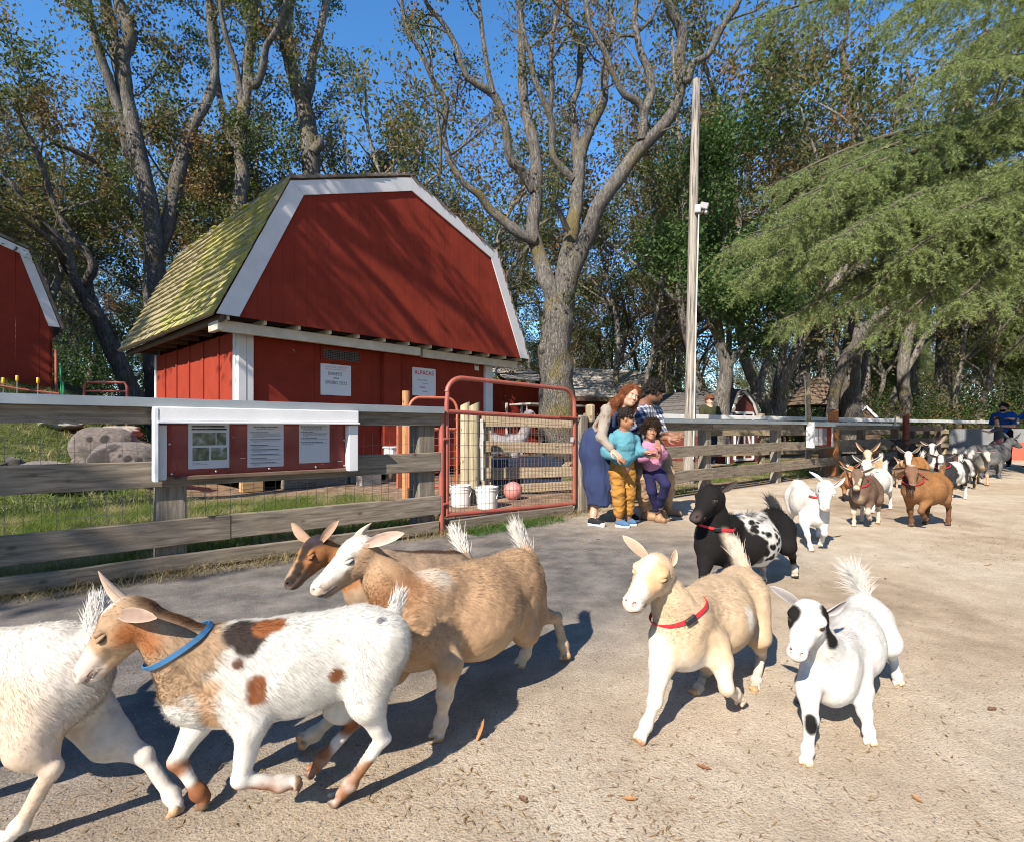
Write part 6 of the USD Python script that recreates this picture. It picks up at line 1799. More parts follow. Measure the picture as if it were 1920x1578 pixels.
RUBBER_W = plain("white_rubber", (0.6, 0.58, 0.55), rough=0.6, var=0.05)
RUBBER_B = plain("brown_rubber", (0.06, 0.04, 0.03), rough=0.7)
CANVAS_B = cloth("black_canvas", (0.03, 0.032, 0.036))
CANVAS_BLUE = cloth("blue_canvas", (0.1, 0.19, 0.33))
LEATHER = plain("tan_leather", (0.24, 0.135, 0.07), rough=0.6, var=0.2, scale=12, bump=0.2)
SWEATER = cloth("oatmeal_knit", (0.36, 0.31, 0.27), bump=0.7, bscale=110)
NAVY = cloth("navy_linen", (0.045, 0.062, 0.14), var=0.2, scale=5)
TEAL = cloth("teal_fleece", (0.13, 0.33, 0.4), var=0.1)
MUSTARD = cloth("mustard_cotton", (0.46, 0.235, 0.06), var=0.12)
KHAKI = cloth("khaki_twill", (0.42, 0.3, 0.195), var=0.1)
PINK_C = cloth("pink_cotton", (0.52, 0.25, 0.38), var=0.1)
LEGGING = cloth("indigo_legging", (0.035, 0.033, 0.1), var=0.15)
PLAID = mat("plaid", {"tc": ("texture_coordinate", {}), "m": ("mapping", {"mapping_type": "point", "rotation": (0.12, 0.2, 0.35)}), "sx": ("separate_xyz", {}), "ax": ("math", {"math_type": "add"}),
                      "fx": ("math", {"math_type": "multiply", "value2": 15.0}), "px": ("math", {"math_type": "fraction"}), "cx": ("math", {"math_type": "less_than", "value2": 0.42}),
                      "fz": ("math", {"math_type": "multiply", "value2": 15.0}), "pz": ("math", {"math_type": "fraction"}), "cz": ("math", {"math_type": "less_than", "value2": 0.42}),
                      "su": ("math", {"math_type": "add"}), "r": ("rgb_ramp", {"ramp": [(0.0, (0.012, 0.018, 0.05)), (0.5, (0.11, 0.13, 0.2)), (1.0, (0.55, 0.55, 0.56))]}), "hf": ("math", {"math_type": "multiply", "value2": 0.5}),
                      "n": ("noise_texture", {"scale": 200.0}), "b": ("bump", {"strength": 0.3, "distance": 0.002}), "p": ("principled_bsdf", {"roughness": 0.9, "sheen_weight": 0.2})},
            [("tc.object", "m.vector"), ("m.vector", "sx.vector"), ("sx.x", "ax.value1"), ("sx.y", "ax.value2"), ("ax.value", "fx.value1"), ("fx.value", "px.value1"), ("px.value", "cx.value1"), ("sx.z", "fz.value1"), ("fz.value", "pz.value1"), ("pz.value", "cz.value1"),
             ("cx.value", "su.value1"), ("cz.value", "su.value2"), ("su.value", "hf.value1"), ("hf.value", "r.fac"), ("r.color", "p.base_color"), ("tc.object", "n.vector"), ("n.fac", "b.height"), ("b.normal", "p.normal")], "p.BSDF")


def down(prims_centre, z, r=0.6):
    """Cuts a garment off level below z."""
    return ell(np.array([prims_centre[0], prims_centre[1], z - 0.2]), np.array([r, r, 0.2]), None, 0.01, True)


def skin(body, prims, col, h, C, R, k, lip, brow, T, shade=()):
    v, F = sdf_mesh(prims, h, None, smooth=1)
    c = np.tile(np.array(col, float), (len(v), 1)) * (1 + nfield(v, 18, 3)[:, None] * 0.12)
    c = head_marks(v, c, C, R, k, lip, brow)
    obj("body", (v, F), SKIN, body, smooth=True, color=c)
    eyes(body, T, R, k)


# --- the woman in navy dungarees, bending over the boy
w_ = thing("person", "woman with long auburn hair in navy dungarees bending over the boy", "person", M=np.eye(4), group=None)
C = V(1183, 742, 5.62); R = headframe((0.22, -0.95, -0.12), (0.3, 0.05, 1.0))
hp_, T = head_prims(C, R, 0.92)
sR, eR, wR = V(1138, 771, 5.68), V(1127, 819, 5.55), V(1147, 843, 5.46)
nk, up_ = V(1170, 766, 5.72), V(1153, 775, 5.8)
hipc = V(1117, 830, 5.98)
skin_p = hp_ + [cone(C - R[:, 2] * 0.07 - R[:, 0] * 0.01, nk + [-.01, 0.03, -0.02], 0.052, 0.06, 0.03), cone(nk, up_, 0.07, 0.11, 0.04), cone(up_, hipc, 0.11, 0.12, 0.04), cone(sR, eR, 0.042, 0.036, 0.02), cone(eR, wR, 0.036, 0.024, 0.02)]
skin_p += hand_prims(wR, unit(V(1160, 853, 5.4) - wR), (0.1, -0.5, 0.8), 0.92, 0.45, -1)
skin_p += chain([V(1116, 860, 6.0), V(1117, 915, 5.97), V(1113, 962, 5.88), V(1112, 972, 5.86)], [0.08, 0.055, 0.036, 0.034], 0.03) + chain([V(1135, 860, 6.05), V(1150, 920, 6.05), V(1183, 962, 6.12)], [0.08, 0.055, 0.034], 0.03)
skin(w_, skin_p, (0.44, 0.25, 0.18), 0.0055, C, R, 0.92, (0.5, 0.14, 0.12), (0.22, 0.1, 0.05), T)
# teeth of a broad smile
sm_ = [T(0.091 - 2.2 * y * y, y, -0.062 + 9 * y * y) for y in np.linspace(-0.021, 0.021, 9)]
obj("teeth", tube(sm_, 0.0042, 6), EYE_W, w_, smooth=True)
sw = [cone(nk + [-.03, .03, -0.05], up_ + [0, 0, -.02], 0.09, 0.135, 0.05), cone(up_, V(1132, 806, 5.92), 0.135, 0.135, 0.05), cone(up_, sR, 0.1, 0.068, 0.04), cone(sR, eR, 0.066, 0.056, 0.03), cone(eR, eR + (wR - eR) * 0.9, 0.056, 0.038, 0.02), cone(up_ + [.05, .02, 0], V(1180, 790, 5.95), 0.09, 0.06, 0.04)]
garment("sweater", w_, sw, SWEATER, 0.008, 0.016, 14, 1)
sk = chain([V(1140, 806, 5.9), V(1120, 826, 5.96), V(1117, 850, 5.96), V(1123, 905, 5.93), V(1127, 945, 5.92)], [0.125, 0.15, 0.165, 0.165, 0.15], 0.06) + [cone(V(1150, 795, 5.72), V(1136, 830, 5.82), 0.055, 0.09, 0.05)]
sk += [down(V(1125, 950, 5.93), 0.235)]
garment("dungarees", w_, sk, NAVY, 0.009, 0.032, 7.5, 2, stretch=(1.6, 1.6, 0.35))
obj("strap", tube(spline([V(1158, 773, 5.6), V(1152, 782, 5.62), V(1151, 792, 5.64), V(1150, 800, 5.66)], 4), 0.022, 8), NAVY, w_, smooth=True)
# hair: a cap, a long fall over the shoulder and strands
AUB = (0.13, 0.045, 0.02)
hr_ = [ell(T(-0.02, 0, 0.04), np.array([0.092, 0.08, 0.088]), R, 0.02), ell(T(0.09, 0.0, -0.02), np.array([0.068, 0.06, 0.082]), R, 0.01, True)]
hr_ += chain([T(-0.02, 0.07, 0.03), T(-0.01, 0.078, -0.05), T(0.0, 0.075, -0.12), T(0.02, 0.06, -0.19)], [0.042, 0.026, 0.024, 0.016], 0.03)
hr_ += chain([T(-0.03, -0.06, 0.03), T(-0.045, -0.085, -0.06), T(-0.05, -0.13, -0.13), V(1150, 775, 5.66), V(1136, 783, 5.62), V(1122, 795, 5.66)], [0.046, 0.04, 0.038, 0.034, 0.027, 0.016], 0.04)
hv, hF = sdf_mesh(hr_, 0.006, lambda p: nfield(p * [1, 1, .4], 70.0, 3) * 0.006)
ho = obj("hair", (hv, hF), HAIR, w_, smooth=True, color=np.tile(AUB, (len(hv), 1)) * (1 + 0.7 * nfield(hv, 40.0, 5)[:, None]))
rh = np.random.default_rng(4)
nn_, ar_ = vnormals(hv, hF)
fi = rh.choice(len(hF), 5000, p=ar_ / ar_.sum())
rt_ = hv[hF[fi]].mean(1); qd = (rt_ - C) @ R
fl = np.where(qd[:, 2:3] > 0.0, -R[:, 2] * 0.6 + (R[:, 1] * np.sign(qd[:, 1:2])) * 0.8, np.array([-0.45, 0, -0.8]) * (qd[:, 1:2] < 0) + np.array([0.1, 0, -1.0]) * (qd[:, 1:2] >= 0))
strands("hair_strand", ho, rt_, unit_rows(fl - nn_[hF[fi, 0]] * (fl * nn_[hF[fi, 0]]).sum(1, keepdims=True) + nn_[hF[fi, 0]] * 0.12 + rh.normal(0, 0.08, (5000, 3))), rh.uniform(0.03, 0.07, 5000), 0.0016, np.tile(AUB, (5000, 1)) * rh.uniform(0.7, 1.9, (5000, 1)), HAIR)
o, b0, d0, s0 = shoe(w_, V(1104, 973, 5.85), V(1134, 979, 5.72), CANVAS_B, RUBBER_W)
L0 = np.linalg.norm(V(1134, 979, 5.72) - V(1104, 973, 5.85))
for k in range(4):
    c = b0 + d0 * (0.45 + 0.09 * k) * L0 + [0, 0, 0.089 - 0.008 * k]
    obj("lace", tube([c - s0 * 0.022 + [0, 0, -.006], c, c + s0 * 0.022 + [0, 0, -.006]], 0.004, 6), RUBBER_W, o, smooth=True)
tc = trimesh.creation.icosphere(2, 0.033)
obj("toe_cap", (tc.vertices * [1, 1, 0.75] + b0 + d0 * (L0 - 0.032) + [0, 0, 0.03], tc.faces), RUBBER_W, o, smooth=True)
shoe(w_, V(1180, 965, 6.12), V(1198, 971, 6.02), CANVAS_B, RUBBER_W)

# --- the boy in the teal sweatshirt
b_ = thing("person", "boy in teal sweatshirt, mustard trousers and blue shoes looking right", "person", M=np.eye(4))
C = V(1174, 785, 5.6); R = headframe((0.95, -0.2, -0.14), (0.1, 0, 1.0)); k_ = 0.83
hp_, T = head_prims(C, R, k_)
nk = V(1169, 811, 5.66)
shl, shr = V(1149, 824, 5.62), V(1187, 824, 5.72)
eL, wL = V(1138, 848, 5.53), V(1156, 857, 5.42)
eR_, wR_ = V(1197, 845, 5.66), V(1211, 847, 5.52)
sp = hp_ + [cone(C - R[:, 2] * 0.06 * k_, nk, 0.043, 0.048, 0.02), cone(nk, V(1167, 850, 5.68), 0.06, 0.1, 0.04), cone(V(1167, 850, 5.68), V(1167, 872, 5.72), 0.1, 0.1, 0.04), cone(shl, eL, 0.033, 0.028, 0.02), cone(eL, wL, 0.028, 0.02, 0.02), cone(shr, eR_, 0.033, 0.028, 0.02), cone(eR_, wR_, 0.028, 0.02, 0.02)]
sp += hand_prims(wL, (0.8, -0.3, -0.35), (0.1, -0.7, 0.7), 0.72, 0.7, -1) + hand_prims(wR_, (0.9, -0.25, 0.1), (0.2, -0.3, 0.9), 0.74, 0.3, 1, 0.3)
sp += chain([V(1158, 875, 5.72), V(1159, 920, 5.7), V(1161, 975, 5.74)], [0.06, 0.045, 0.032], 0.02) + chain([V(1179, 875, 5.76), V(1180, 920, 5.76), V(1178, 972, 5.82)], [0.06, 0.045, 0.032], 0.02)
skin(b_, sp, (0.27, 0.125, 0.07), 0.005, C, R, k_, (0.3, 0.11, 0.08), (0.02, 0.015, 0.012), T)
garment("sweatshirt", b_, chain([nk + [0, 0, -.04], V(1167, 832, 5.67), V(1167, 852, 5.69)], [0.085, 0.125, 0.135], 0.05) + [ell(V(1166, 858, 5.7), (0.135, 0.11, 0.04), None, 0.03), cone(nk + [0, 0, -.05], shl, 0.08, 0.062, 0.04), cone(shl, eL, 0.062, 0.062, 0.03), cone(eL, eL + (wL - eL) * .85, 0.06, 0.038, 0.03), cone(nk + [0, 0, -.05], shr, 0.08, 0.06, 0.04), cone(shr, eR_, 0.06, 0.055, 0.03), cone(eR_, eR_ + (wR_ - eR_) * .8, 0.052, 0.036, 0.02)], TEAL, 0.007, 0.022, 12, 5)
tro = chain([V(1166, 868, 5.74), V(1157, 885, 5.71), V(1159, 922, 5.69), V(1161, 961, 5.73)], [0.115, 0.085, 0.068, 0.058], 0.03) + chain([V(1168, 868, 5.74), V(1178, 885, 5.76), V(1180, 922, 5.75), V(1178, 958, 5.8)], [0.115, 0.083, 0.068, 0.056], 0.025)
garment("trousers", b_, tro + [down(V(1168, 960, 5.75), 0.105)], MUSTARD, 0.007, 0.02, 15, 6, stretch=(1, 1, 1.6))
obj("drawstring", tube(spline([V(1167, 868, 5.58), V(1165, 876, 5.57), V(1168, 885, 5.57)], 4), 0.007, 6), MUSTARD, b_, smooth=True)
shoe(b_, V(1154, 977, 5.75), V(1182, 981, 5.66), CANVAS_BLUE, RUBBER_W, w=0.034)
shoe(b_, V(1172, 972, 5.85), V(1195, 977, 5.78), CANVAS_BLUE, RUBBER_W, w=0.034)
curls("hair", b_, C, R, k_, (0.02, 0.016, 0.014), 420, 0.1, 0.011, 7, cover=lambda q: (q[:, 2] > 0.015 - 0.0 * q[:, 0]) & (q[:, 0] < 0.078) | ((q[:, 0] < -0.02) & (q[:, 2] > -0.05)), length=0.014)

# --- the man in the checked shirt, reaching out with both hands
m_ = thing("person", "man in navy checked shirt and khaki trousers leaning on the fence, hands out", "person", M=np.eye(4))
C = V(1228, 736, 6.08); R = headframe((0.86, 0.22, -0.3), (0.3, 0, 1.0))
hp_, T = head_prims(C, R, 0.94)
nk, mid_, hp0 = V(1207, 764, 6.2), V(1209, 800, 6.24), V(1214, 838, 6.36)
s1, e1, w1 = V(1203, 776, 6.05), V(1216, 823, 5.86), V(1250, 820, 5.72)
s2, e2, w2 = V(1228, 775, 6.3), V(1240, 814, 6.05), V(1256, 814, 5.82)
sp = hp_ + [cone(C - R[:, 2] * 0.06 - R[:, 0] * .02, nk, 0.055, 0.062, 0.03), cone(nk, mid_, 0.1, 0.12, 0.05), cone(mid_, hp0, 0.12, 0.12, 0.05), cone(s1, e1, 0.046, 0.04, 0.02), cone(e1, w1, 0.04, 0.026, 0.02), cone(s2, e2, 0.046, 0.04, 0.02), cone(e2, w2, 0.04, 0.026, 0.02)]
sp += hand_prims(w1, V(1280, 822, 5.6) - w1, (-0.1, -0.8, 0.5), 1.0, 0.12, -1, 0.2) + hand_prims(w2, V(1282, 815, 5.75) - w2, (-0.1, -0.5, 0.8), 1.0, 0.15, -1, 0.25)
k1, k2 = V(1205, 893, 5.93), V(1250, 888, 6.1)
a1, a2 = V(1210, 955, 6.12), V(1250, 945, 6.42)
sp += chain([hp0, k1, a1], [0.09, 0.06, 0.04], 0.03) + chain([hp0, k2, a2], [0.09, 0.06, 0.04], 0.03)
skin(m_, sp, (0.17, 0.08, 0.045), 0.0058, C, R, 0.94, (0.16, 0.07, 0.05), (0.015, 0.012, 0.01), T)
garment("shirt", m_, [cone(nk + [0, 0, -.04], mid_, 0.125, 0.165, 0.05), cone(mid_, V(1211, 835, 6.32), 0.165, 0.165, 0.05), cone(nk + [0, 0, -.06], s1, 0.1, 0.085, 0.04), cone(s1, e1, 0.083, 0.072, 0.03), cone(e1, e1 + (w1 - e1) * .2, 0.07, 0.055, 0.02), cone(nk + [0, 0, -.06], s2, 0.1, 0.085, 0.04), cone(s2, e2, 0.083, 0.07, 0.03), cone(e2, e2 + (w2 - e2) * .1, 0.068, 0.055, 0.02)], PLAID, 0.008, 0.02, 11, 8)
col_ = [nk + [0.075 * math.cos(a), 0.065 * math.sin(a), 0.012 + 0.02 * math.sin(a + 0.5)] for a in np.linspace(0.2, 6.0, 16)]
obj("shirt_collar", tube(col_, 0.02, 8), PLAID, m_, smooth=True)
tro = chain([hp0 + [0, 0, .02], V(1205, 862, 6.12), k1, V(1207, 925, 6.0), a1 + [0, 0, .05]], [0.15, 0.11, 0.092, 0.08, 0.072], 0.04) + chain([hp0 + [.05, 0, .02], V(1240, 862, 6.25), k2, V(1251, 922, 6.26), a2 + [0, 0, .03]], [0.14, 0.11, 0.09, 0.078, 0.07], 0.04)
garment("trousers", m_, tro, KHAKI, 0.008, 0.022, 13, 9, stretch=(1, 1, 1.5))
shoe(m_, V(1205, 972, 6.18), V(1241, 976, 6.05), LEATHER, RUBBER_B, high=0.14, w=0.05, ankle=a1 + [0, 0, .04], name="boot")
shoe(m_, V(1246, 962, 6.5), V(1278, 966, 6.38), LEATHER, RUBBER_B, high=0.14, w=0.05, ankle=a2 + [0, 0, .02], name="boot")
curls("hair", m_, C, R, 0.95, (0.018, 0.015, 0.013), 600, 0.11, 0.014, 9, cover=lambda q: ((q[:, 2] > 0.03) & (q[:, 0] < 0.085)) | ((q[:, 0] < -0.03) & (q[:, 2] > -0.04)), length=0.025)
bd_ = trimesh.creation.icosphere(2, 1.0)
obj("beard", (bd_.vertices * np.array([0.05, 0.06, 0.035]) @ R.T + T(0.028, 0, -0.1), bd_.faces), HAIR, m_, smooth=True, color=np.tile((0.03, 0.022, 0.018), (len(bd_.vertices), 1)))

# --- the girl standing between the man's knees
g_ = thing("person", "smiling girl in pink top and indigo leggings between the man's knees", "person", M=np.eye(4))
C = V(1221, 807, 5.72); R = headframe((-0.02, -1.0, -0.02), (0.15, 0, 1.0)); k_ = 0.8
hp_, T = head_prims(C, R, k_)
nk = V(1220, 828, 5.78)
sa, ea, wa = V(1202, 840, 5.76), V(1203, 858, 5.66), V(1219, 855, 5.56)
sb, eb, wb = V(1237, 840, 5.8), V(1244, 852, 5.68), V(1236, 842, 5.56)
sp = hp_ + [cone(C - R[:, 2] * 0.06 * k_, nk, 0.04, 0.045, 0.02), cone(nk, V(1221, 865, 5.82), 0.06, 0.085, 0.04), cone(sa, ea, 0.03, 0.026, 0.02), cone(ea, wa, 0.026, 0.019, 0.02), cone(sb, eb, 0.03, 0.026, 0.02), cone(eb, wb, 0.026, 0.019, 0.02)]
sp += hand_prims(wa, (0.9, -0.3, 0.1), (0, -0.8, 0.6), 0.68, 0.5, 1) + hand_prims(wb, (-0.2, -0.2, 0.9), (0.4, -0.9, 0.1), 0.68, 0.4, 1)
sp += chain([V(1218, 880, 5.84), V(1222, 920, 5.84), V(1231, 958, 5.95)], [0.055, 0.042, 0.03], 0.02) + chain([V(1230, 880, 5.84), V(1248, 905, 5.7), V(1238, 950, 5.9)], [0.055, 0.042, 0.03], 0.02)
skin(g_, sp, (0.32, 0.155, 0.09), 0.005, C, R, k_, (0.4, 0.13, 0.11), (0.025, 0.018, 0.014), T)
obj("teeth", tube([T(0.09 - 2.2 * y * y, y, -0.062 + 9 * y * y) for y in np.linspace(-0.019, 0.019, 9)], 0.004, 6), EYE_W, g_, smooth=True)
garment("top", g_, chain([nk + [0, 0, -.03], V(1220, 845, 5.8), V(1222, 866, 5.82)], [0.075, 0.1, 0.108], 0.04) + [cone(nk + [0, 0, -.04], sa, 0.06, 0.05, 0.03), cone(sa, ea, 0.05, 0.044, 0.02), cone(ea, ea + (wa - ea) * .7, 0.044, 0.034, 0.02), cone(nk + [0, 0, -.04], sb, 0.06, 0.05, 0.03), cone(sb, eb, 0.05, 0.042, 0.02), cone(eb, eb + (wb - eb) * .6, 0.042, 0.034, 0.02)], PINK_C, 0.007, 0.018, 14, 11)
garment("leggings", g_, chain([V(1222, 872, 5.84), V(1217, 888, 5.84), V(1222, 920, 5.83), V(1231, 953, 5.93)], [0.09, 0.066, 0.05, 0.038], 0.02) + chain([V(1225, 872, 5.84), V(1236, 888, 5.8), V(1248, 907, 5.7), V(1243, 928, 5.78), V(1238, 946, 5.88)], [0.09, 0.066, 0.052, 0.045, 0.038], 0.02), LEGGING, 0.007, 0.008, 16, 12)
shoe(g_, V(1228, 966, 6.0), V(1250, 971, 5.92), LEATHER, RUBBER_B, high=0.1, w=0.034, name="boot")
shoe(g_, V(1236, 962, 6.1), V(1258, 966, 6.03), LEATHER, RUBBER_B, high=0.1, w=0.034, name="boot")
curls("hair", g_, C, R, k_, (0.03, 0.018, 0.013), 700, 0.118, 0.014, 13, cover=lambda q: (q[:, 0] < 0.03) & (q[:, 2] > -0.05) | ((q[:, 2] > 0.075) & (q[:, 0] < 0.075)), length=0.05)


# --- people further off
def bystander(label, px, D, ytop, yfoot, facing, skin_c, top_m, leg_m, hair_c, arms, cap=None, mask=None, hair=True):
    t = thing("person", label, "person", M=np.eye(4))
    H = (yfoot - ytop) / FPX * D
    z0 = CAM_H - (yfoot - HORIZON) / FPX * D
    x = (px - 960) / FPX * D
    f = unit([math.cos(facing), math.sin(facing), 0]); s = np.array([-f[1], f[0], 0])
    A = lambda a, b, c: np.array([x, D, z0]) + f * a + s * b + np.array([0, 0, c * H])
    C = A(0.02, 0, 0.925); R = headframe(f + [0, 0, -.1], (0, 0, 1.0))
    hp_, T = head_prims(C, R, H / 1.78)
    sp = hp_ + [cone(A(0, 0, .88), A(0, 0, .82), 0.055, 0.07, .03), cone(A(0, 0, .8), A(0, 0, .55), .12, .12, .05)]
    gp_ = [cone(A(0, .07, .79), A(0, -.07, .79), .13, .13, .05), cone(A(0, 0, .74), A(0, 0, .54), .16, .155, .06)]
    for key, (e, w, hd) in arms.items():
        y = 1 if key == "l" else -1
        sh = A(0, .19 * y, .805); e, w = A(*e), A(*w)
        sp += [cone(sh, e, .05, .042, .02), cone(e, w, .042, .028, .02)] + hand_prims(w, f * hd[0] + s * hd[1] + np.array([0, 0, hd[2]]), np.array([0, 0, 1.0]) + f * .2, 1.0, .25, -y)
        gp_ += [cone(A(0, .12 * y, .8), sh, .09, .08, .03), cone(sh, sh + (e - sh) * .75, .076, .066, .03)]
    lp_ = []
    for y in (-1, 1):
        c_ = [A(0, .09 * y, .53), A(.02, .1 * y, .28), A(-.02, .1 * y, .05)]
        sp += chain(c_, [.08, .055, .038], .03); lp_ += chain(c_, [.115, .08, .06], .03)
    v, F = sdf_mesh(sp, 0.011)
    c = head_marks(v, np.tile(skin_c, (len(v), 1)), C, R, H / 1.78, (skin_c[0] * .9, skin_c[1] * .5, skin_c[2] * .5), hair_c)
    obj("body", (v, F), SKIN, t, smooth=True, color=c)
    garment("top", t, gp_, top_m, 0.013, .015, 9, 3); garment("trousers", t, lp_, leg_m, 0.013, .012, 9, 4)
    for y in (-1, 1):
        shoe(t, A(-.07, .1 * y, 0), A(.2, .12 * y, 0), CANVAS_B, RUBBER_W, 0.012) if abs(z0) < .2 else None
    if cap is not None:
        cp = [ell(T(-.015, 0, .07), np.array([.105, .086, .07]), R, .02), ell(T(.11, 0, .075), np.array([.065, .06, .01]), R, .015), down(T(0, 0, 0), T(0, 0, .05)[2], .3)]
        garment("cap", t, cp, cap, .01, .002, 10, 1)
    if hair:
        curls("hair", t, C, R, H / 1.78, hair_c, 200, .106, .02, 5, cover=lambda q: (q[:, 0] < .05) & (q[:, 2] > -.05) & ((q[:, 2] > .05) | (q[:, 0] < -.02)), length=.03)
    if mask is not None:
        garment("face_mask", t, [ell(T(.045, 0, -.055), np.array([.068, .066, .055]), R, .02)], mask, .008, .001, 10, 1)
    return t


OLIVE = cloth("olive_shirt", (0.06, 0.065, 0.035))
JEANS = cloth("blue_denim", (0.04, 0.06, 0.11))
BLUE_SH = cloth("blue_shirt", (0.02, 0.1, 0.36))
BLACK_C = cloth("black_trousers", (0.012, 0.012, 0.015))
RED_CAP = cloth("brick_red_cap", (0.3, 0.07, 0.06))
GREY_C = cloth("grey_jersey", (0.12, 0.12, 0.15))
bystander("farm hand in olive shirt and brick-red cap leaning on the white-topped rail", 1330, 13.4, 742, 872, math.radians(-85), (0.45, 0.27, 0.2), OLIVE, JEANS, (0.12, 0.06, 0.03), {"l": ((.16, .25, .66), (.3, -.02, .66), (0.3, -1, 0)), "r": ((.16, -.25, .66), (.28, .02, .645), (0.3, 1, 0))}, cap=RED_CAP, hair=True)
bystander("adult in bright blue shirt and dark face mask holding a child at the far right", 1882, 14.6, 757, 872, math.radians(-150), (0.4, 0.24, 0.18), BLUE_SH, BLACK_C, (0.02, 0.016, 0.015), {"l": ((.1, .24, .64), (.34, .08, .64), (.8, -.5, .1)), "r": ((.05, -.26, .64), (.3, -.12, .6), (.6, .6, 0))}, mask=BLACK_C)
bystander("adult in blue at the right edge stretching an arm towards the child", 1938, 14.2, 752, 874, math.radians(180), (0.45, 0.28, 0.2), BLUE_SH, JEANS, (0.03, 0.02, 0.015), {"l": ((.1, .24, .66), (.1, .26, .55), (.2, 0, -1)), "r": ((.25, -.2, .72), (.52, -.12, .735), (1, .1, .05))})
ch_ = thing("person", "small child in grey carried on the hip of the adult in blue", "person", M=np.eye(4))
C = V(1869, 789, 14.15); R = headframe((-0.7, -0.7, 0), (0, 0, 1.0))
hp_, T = head_prims(C, R, .72)
sp = hp_ + [cone(C - [0, 0, .06], V(1872, 806, 14.2), .04, .06, .02)] + chain([V(1870, 803, 14.15), V(1855, 810, 14.0), V(1842, 807, 13.9)], [.032, .026, .02], .02) + hand_prims(V(1842, 807, 13.9), (-1, -.3, .3), (0, 0, 1), .62, .2, 1) + chain([V(1872, 826, 14.2), V(1858, 835, 14.0), V(1850, 848, 14.05)], [.06, .045, .03], .02)
v, F = sdf_mesh(sp, .009)
obj("body", (v, F), SKIN, ch_, smooth=True, color=np.tile((.42, .25, .18), (len(v), 1)))
garment("top", ch_, chain([V(1872, 803, 14.2), V(1873, 824, 14.25)], [.09, .11], .03) + chain([V(1870, 803, 14.15), V(1858, 809, 14.02)], [.05, .04], .02), GREY_C, .011, .01, 9, 1)
garment("trousers", ch_, chain([V(1873, 826, 14.22), V(1859, 834, 14.02), V(1853, 842, 14.04)], [.09, .06, .045], .02), cloth("rose_trousers", (.3, .14, .14)), .011, .01, 9, 2)
curls("hair", ch_, C, R, .72, (.05, .03, .02), 160, .108, .02, 21, cover=lambda q: (q[:, 0] < .05) & (q[:, 2] > -.04), length=.02)
# ---------------------------------------------------------------- goats
COAT = attrmat("goat_coat", rough=0.9, sheen=0.0, var=0.1, nscale=45.0, bump=0.35, spec=0.15)
FUR = attrmat("goat_fur", rough=0.75, sheen=0.0, var=0.05, nscale=30.0, bump=0.0, spec=0.2)
EYE = plain("goat_eye", (0.03, 0.018, 0.008), rough=0.1, spec=0.6, var=0.3, scale=30)
MOUTH = plain("goat_mouth", (0.1, 0.04, 0.035), rough=0.6)
PUPIL = plain("goat_pupil", (0.008, 0.008, 0.008), rough=0.1)
HOOF = attrmat("goat_hoof", rough=0.5, var=0.2, nscale=60.0, bump=0.3)
RED_STRAP = plain("red_nylon", (0.55, 0.02, 0.03), rough=0.55, bump=0.3, bscale=400)
BLUE_STRAP = plain("blue_nylon", (0.03, 0.13, 0.28), rough=0.55, bump=0.3, bscale=400)
BLACK_PLASTIC = plain("black_plastic", (0.012, 0.012, 0.014), rough=0.35)

WHITE, CREAM, TAN, BROWN, DARK, BLACK, PINK = (0.64, 0.61, 0.56), (0.66, 0.53, 0.38), (0.5, 0.3, 0.15), (0.25, 0.115, 0.045), (0.075, 0.036, 0.018), (0.02, 0.018, 0.018), (0.62, 0.34, 0.27)


class Coat:
    """Paints a coat: base colour, then patches (centre or segment, radius, colour, softness) whose edges wander."""

    def __init__(self, base, patches=(), seed=0, rough=0.35, fn=None, spots=()):
        self.base, self.patches, self.seed, self.rough, self.fn, self.spots = base, list(patches), seed, rough, fn, spots

    def settle(self, v):
        """Spots are given by the direction in which the photograph shows them: put each on the skin there."""
        d = v - np.array([0, 0, CAM_H])
        dist = np.linalg.norm(d, axis=1); d = d / dist[:, None]
        for (px, py, r, col, *soft) in self.spots:
            ray = unit(V(px, py, 1.0) - np.array([0, 0, CAM_H]))
            ang = 1 - d @ ray
            i = np.flatnonzero(ang < max(ang.min() * 1.5, 2e-5))
            p = v[i[np.argmin(dist[i])]]
            self.patches.append((p, p, r, col, *(soft or [0.2])))

    def __call__(self, v, n=None):
        c = np.tile(np.array(self.base, float), (len(v), 1))
        w = nfield(v, 22.0, self.seed) * self.rough
        w2 = nfield(v, 70.0, self.seed + 5) * self.rough * 0.8
        for pt in self.patches:
            a, b, r, col = (np.asarray(pt[0], float), np.asarray(pt[1], float), pt[2], pt[3])
            soft = pt[4] if len(pt) > 4 else 0.12
            ba = b - a
            t = np.clip(((v - a) @ ba) / max(ba @ ba, 1e-9), 0, 1)
            d = np.linalg.norm(v - a - t[:, None] * ba, axis=1) / r + w + w2
            k = 1 - sstep(1 - soft, 1 + soft, d)
            c = c * (1 - k[:, None]) + np.array(col) * k[:, None]
        if self.fn is not None:
            c = self.fn(v, c, w)
        c *= 1 + (nfield(v, 7.0, self.seed + 9) * 0.3 + nfield(v, 30.0, self.seed + 8) * 0.16)[:, None]
        return np.clip(c ** 1.15 * 0.74, 0, 0.85)


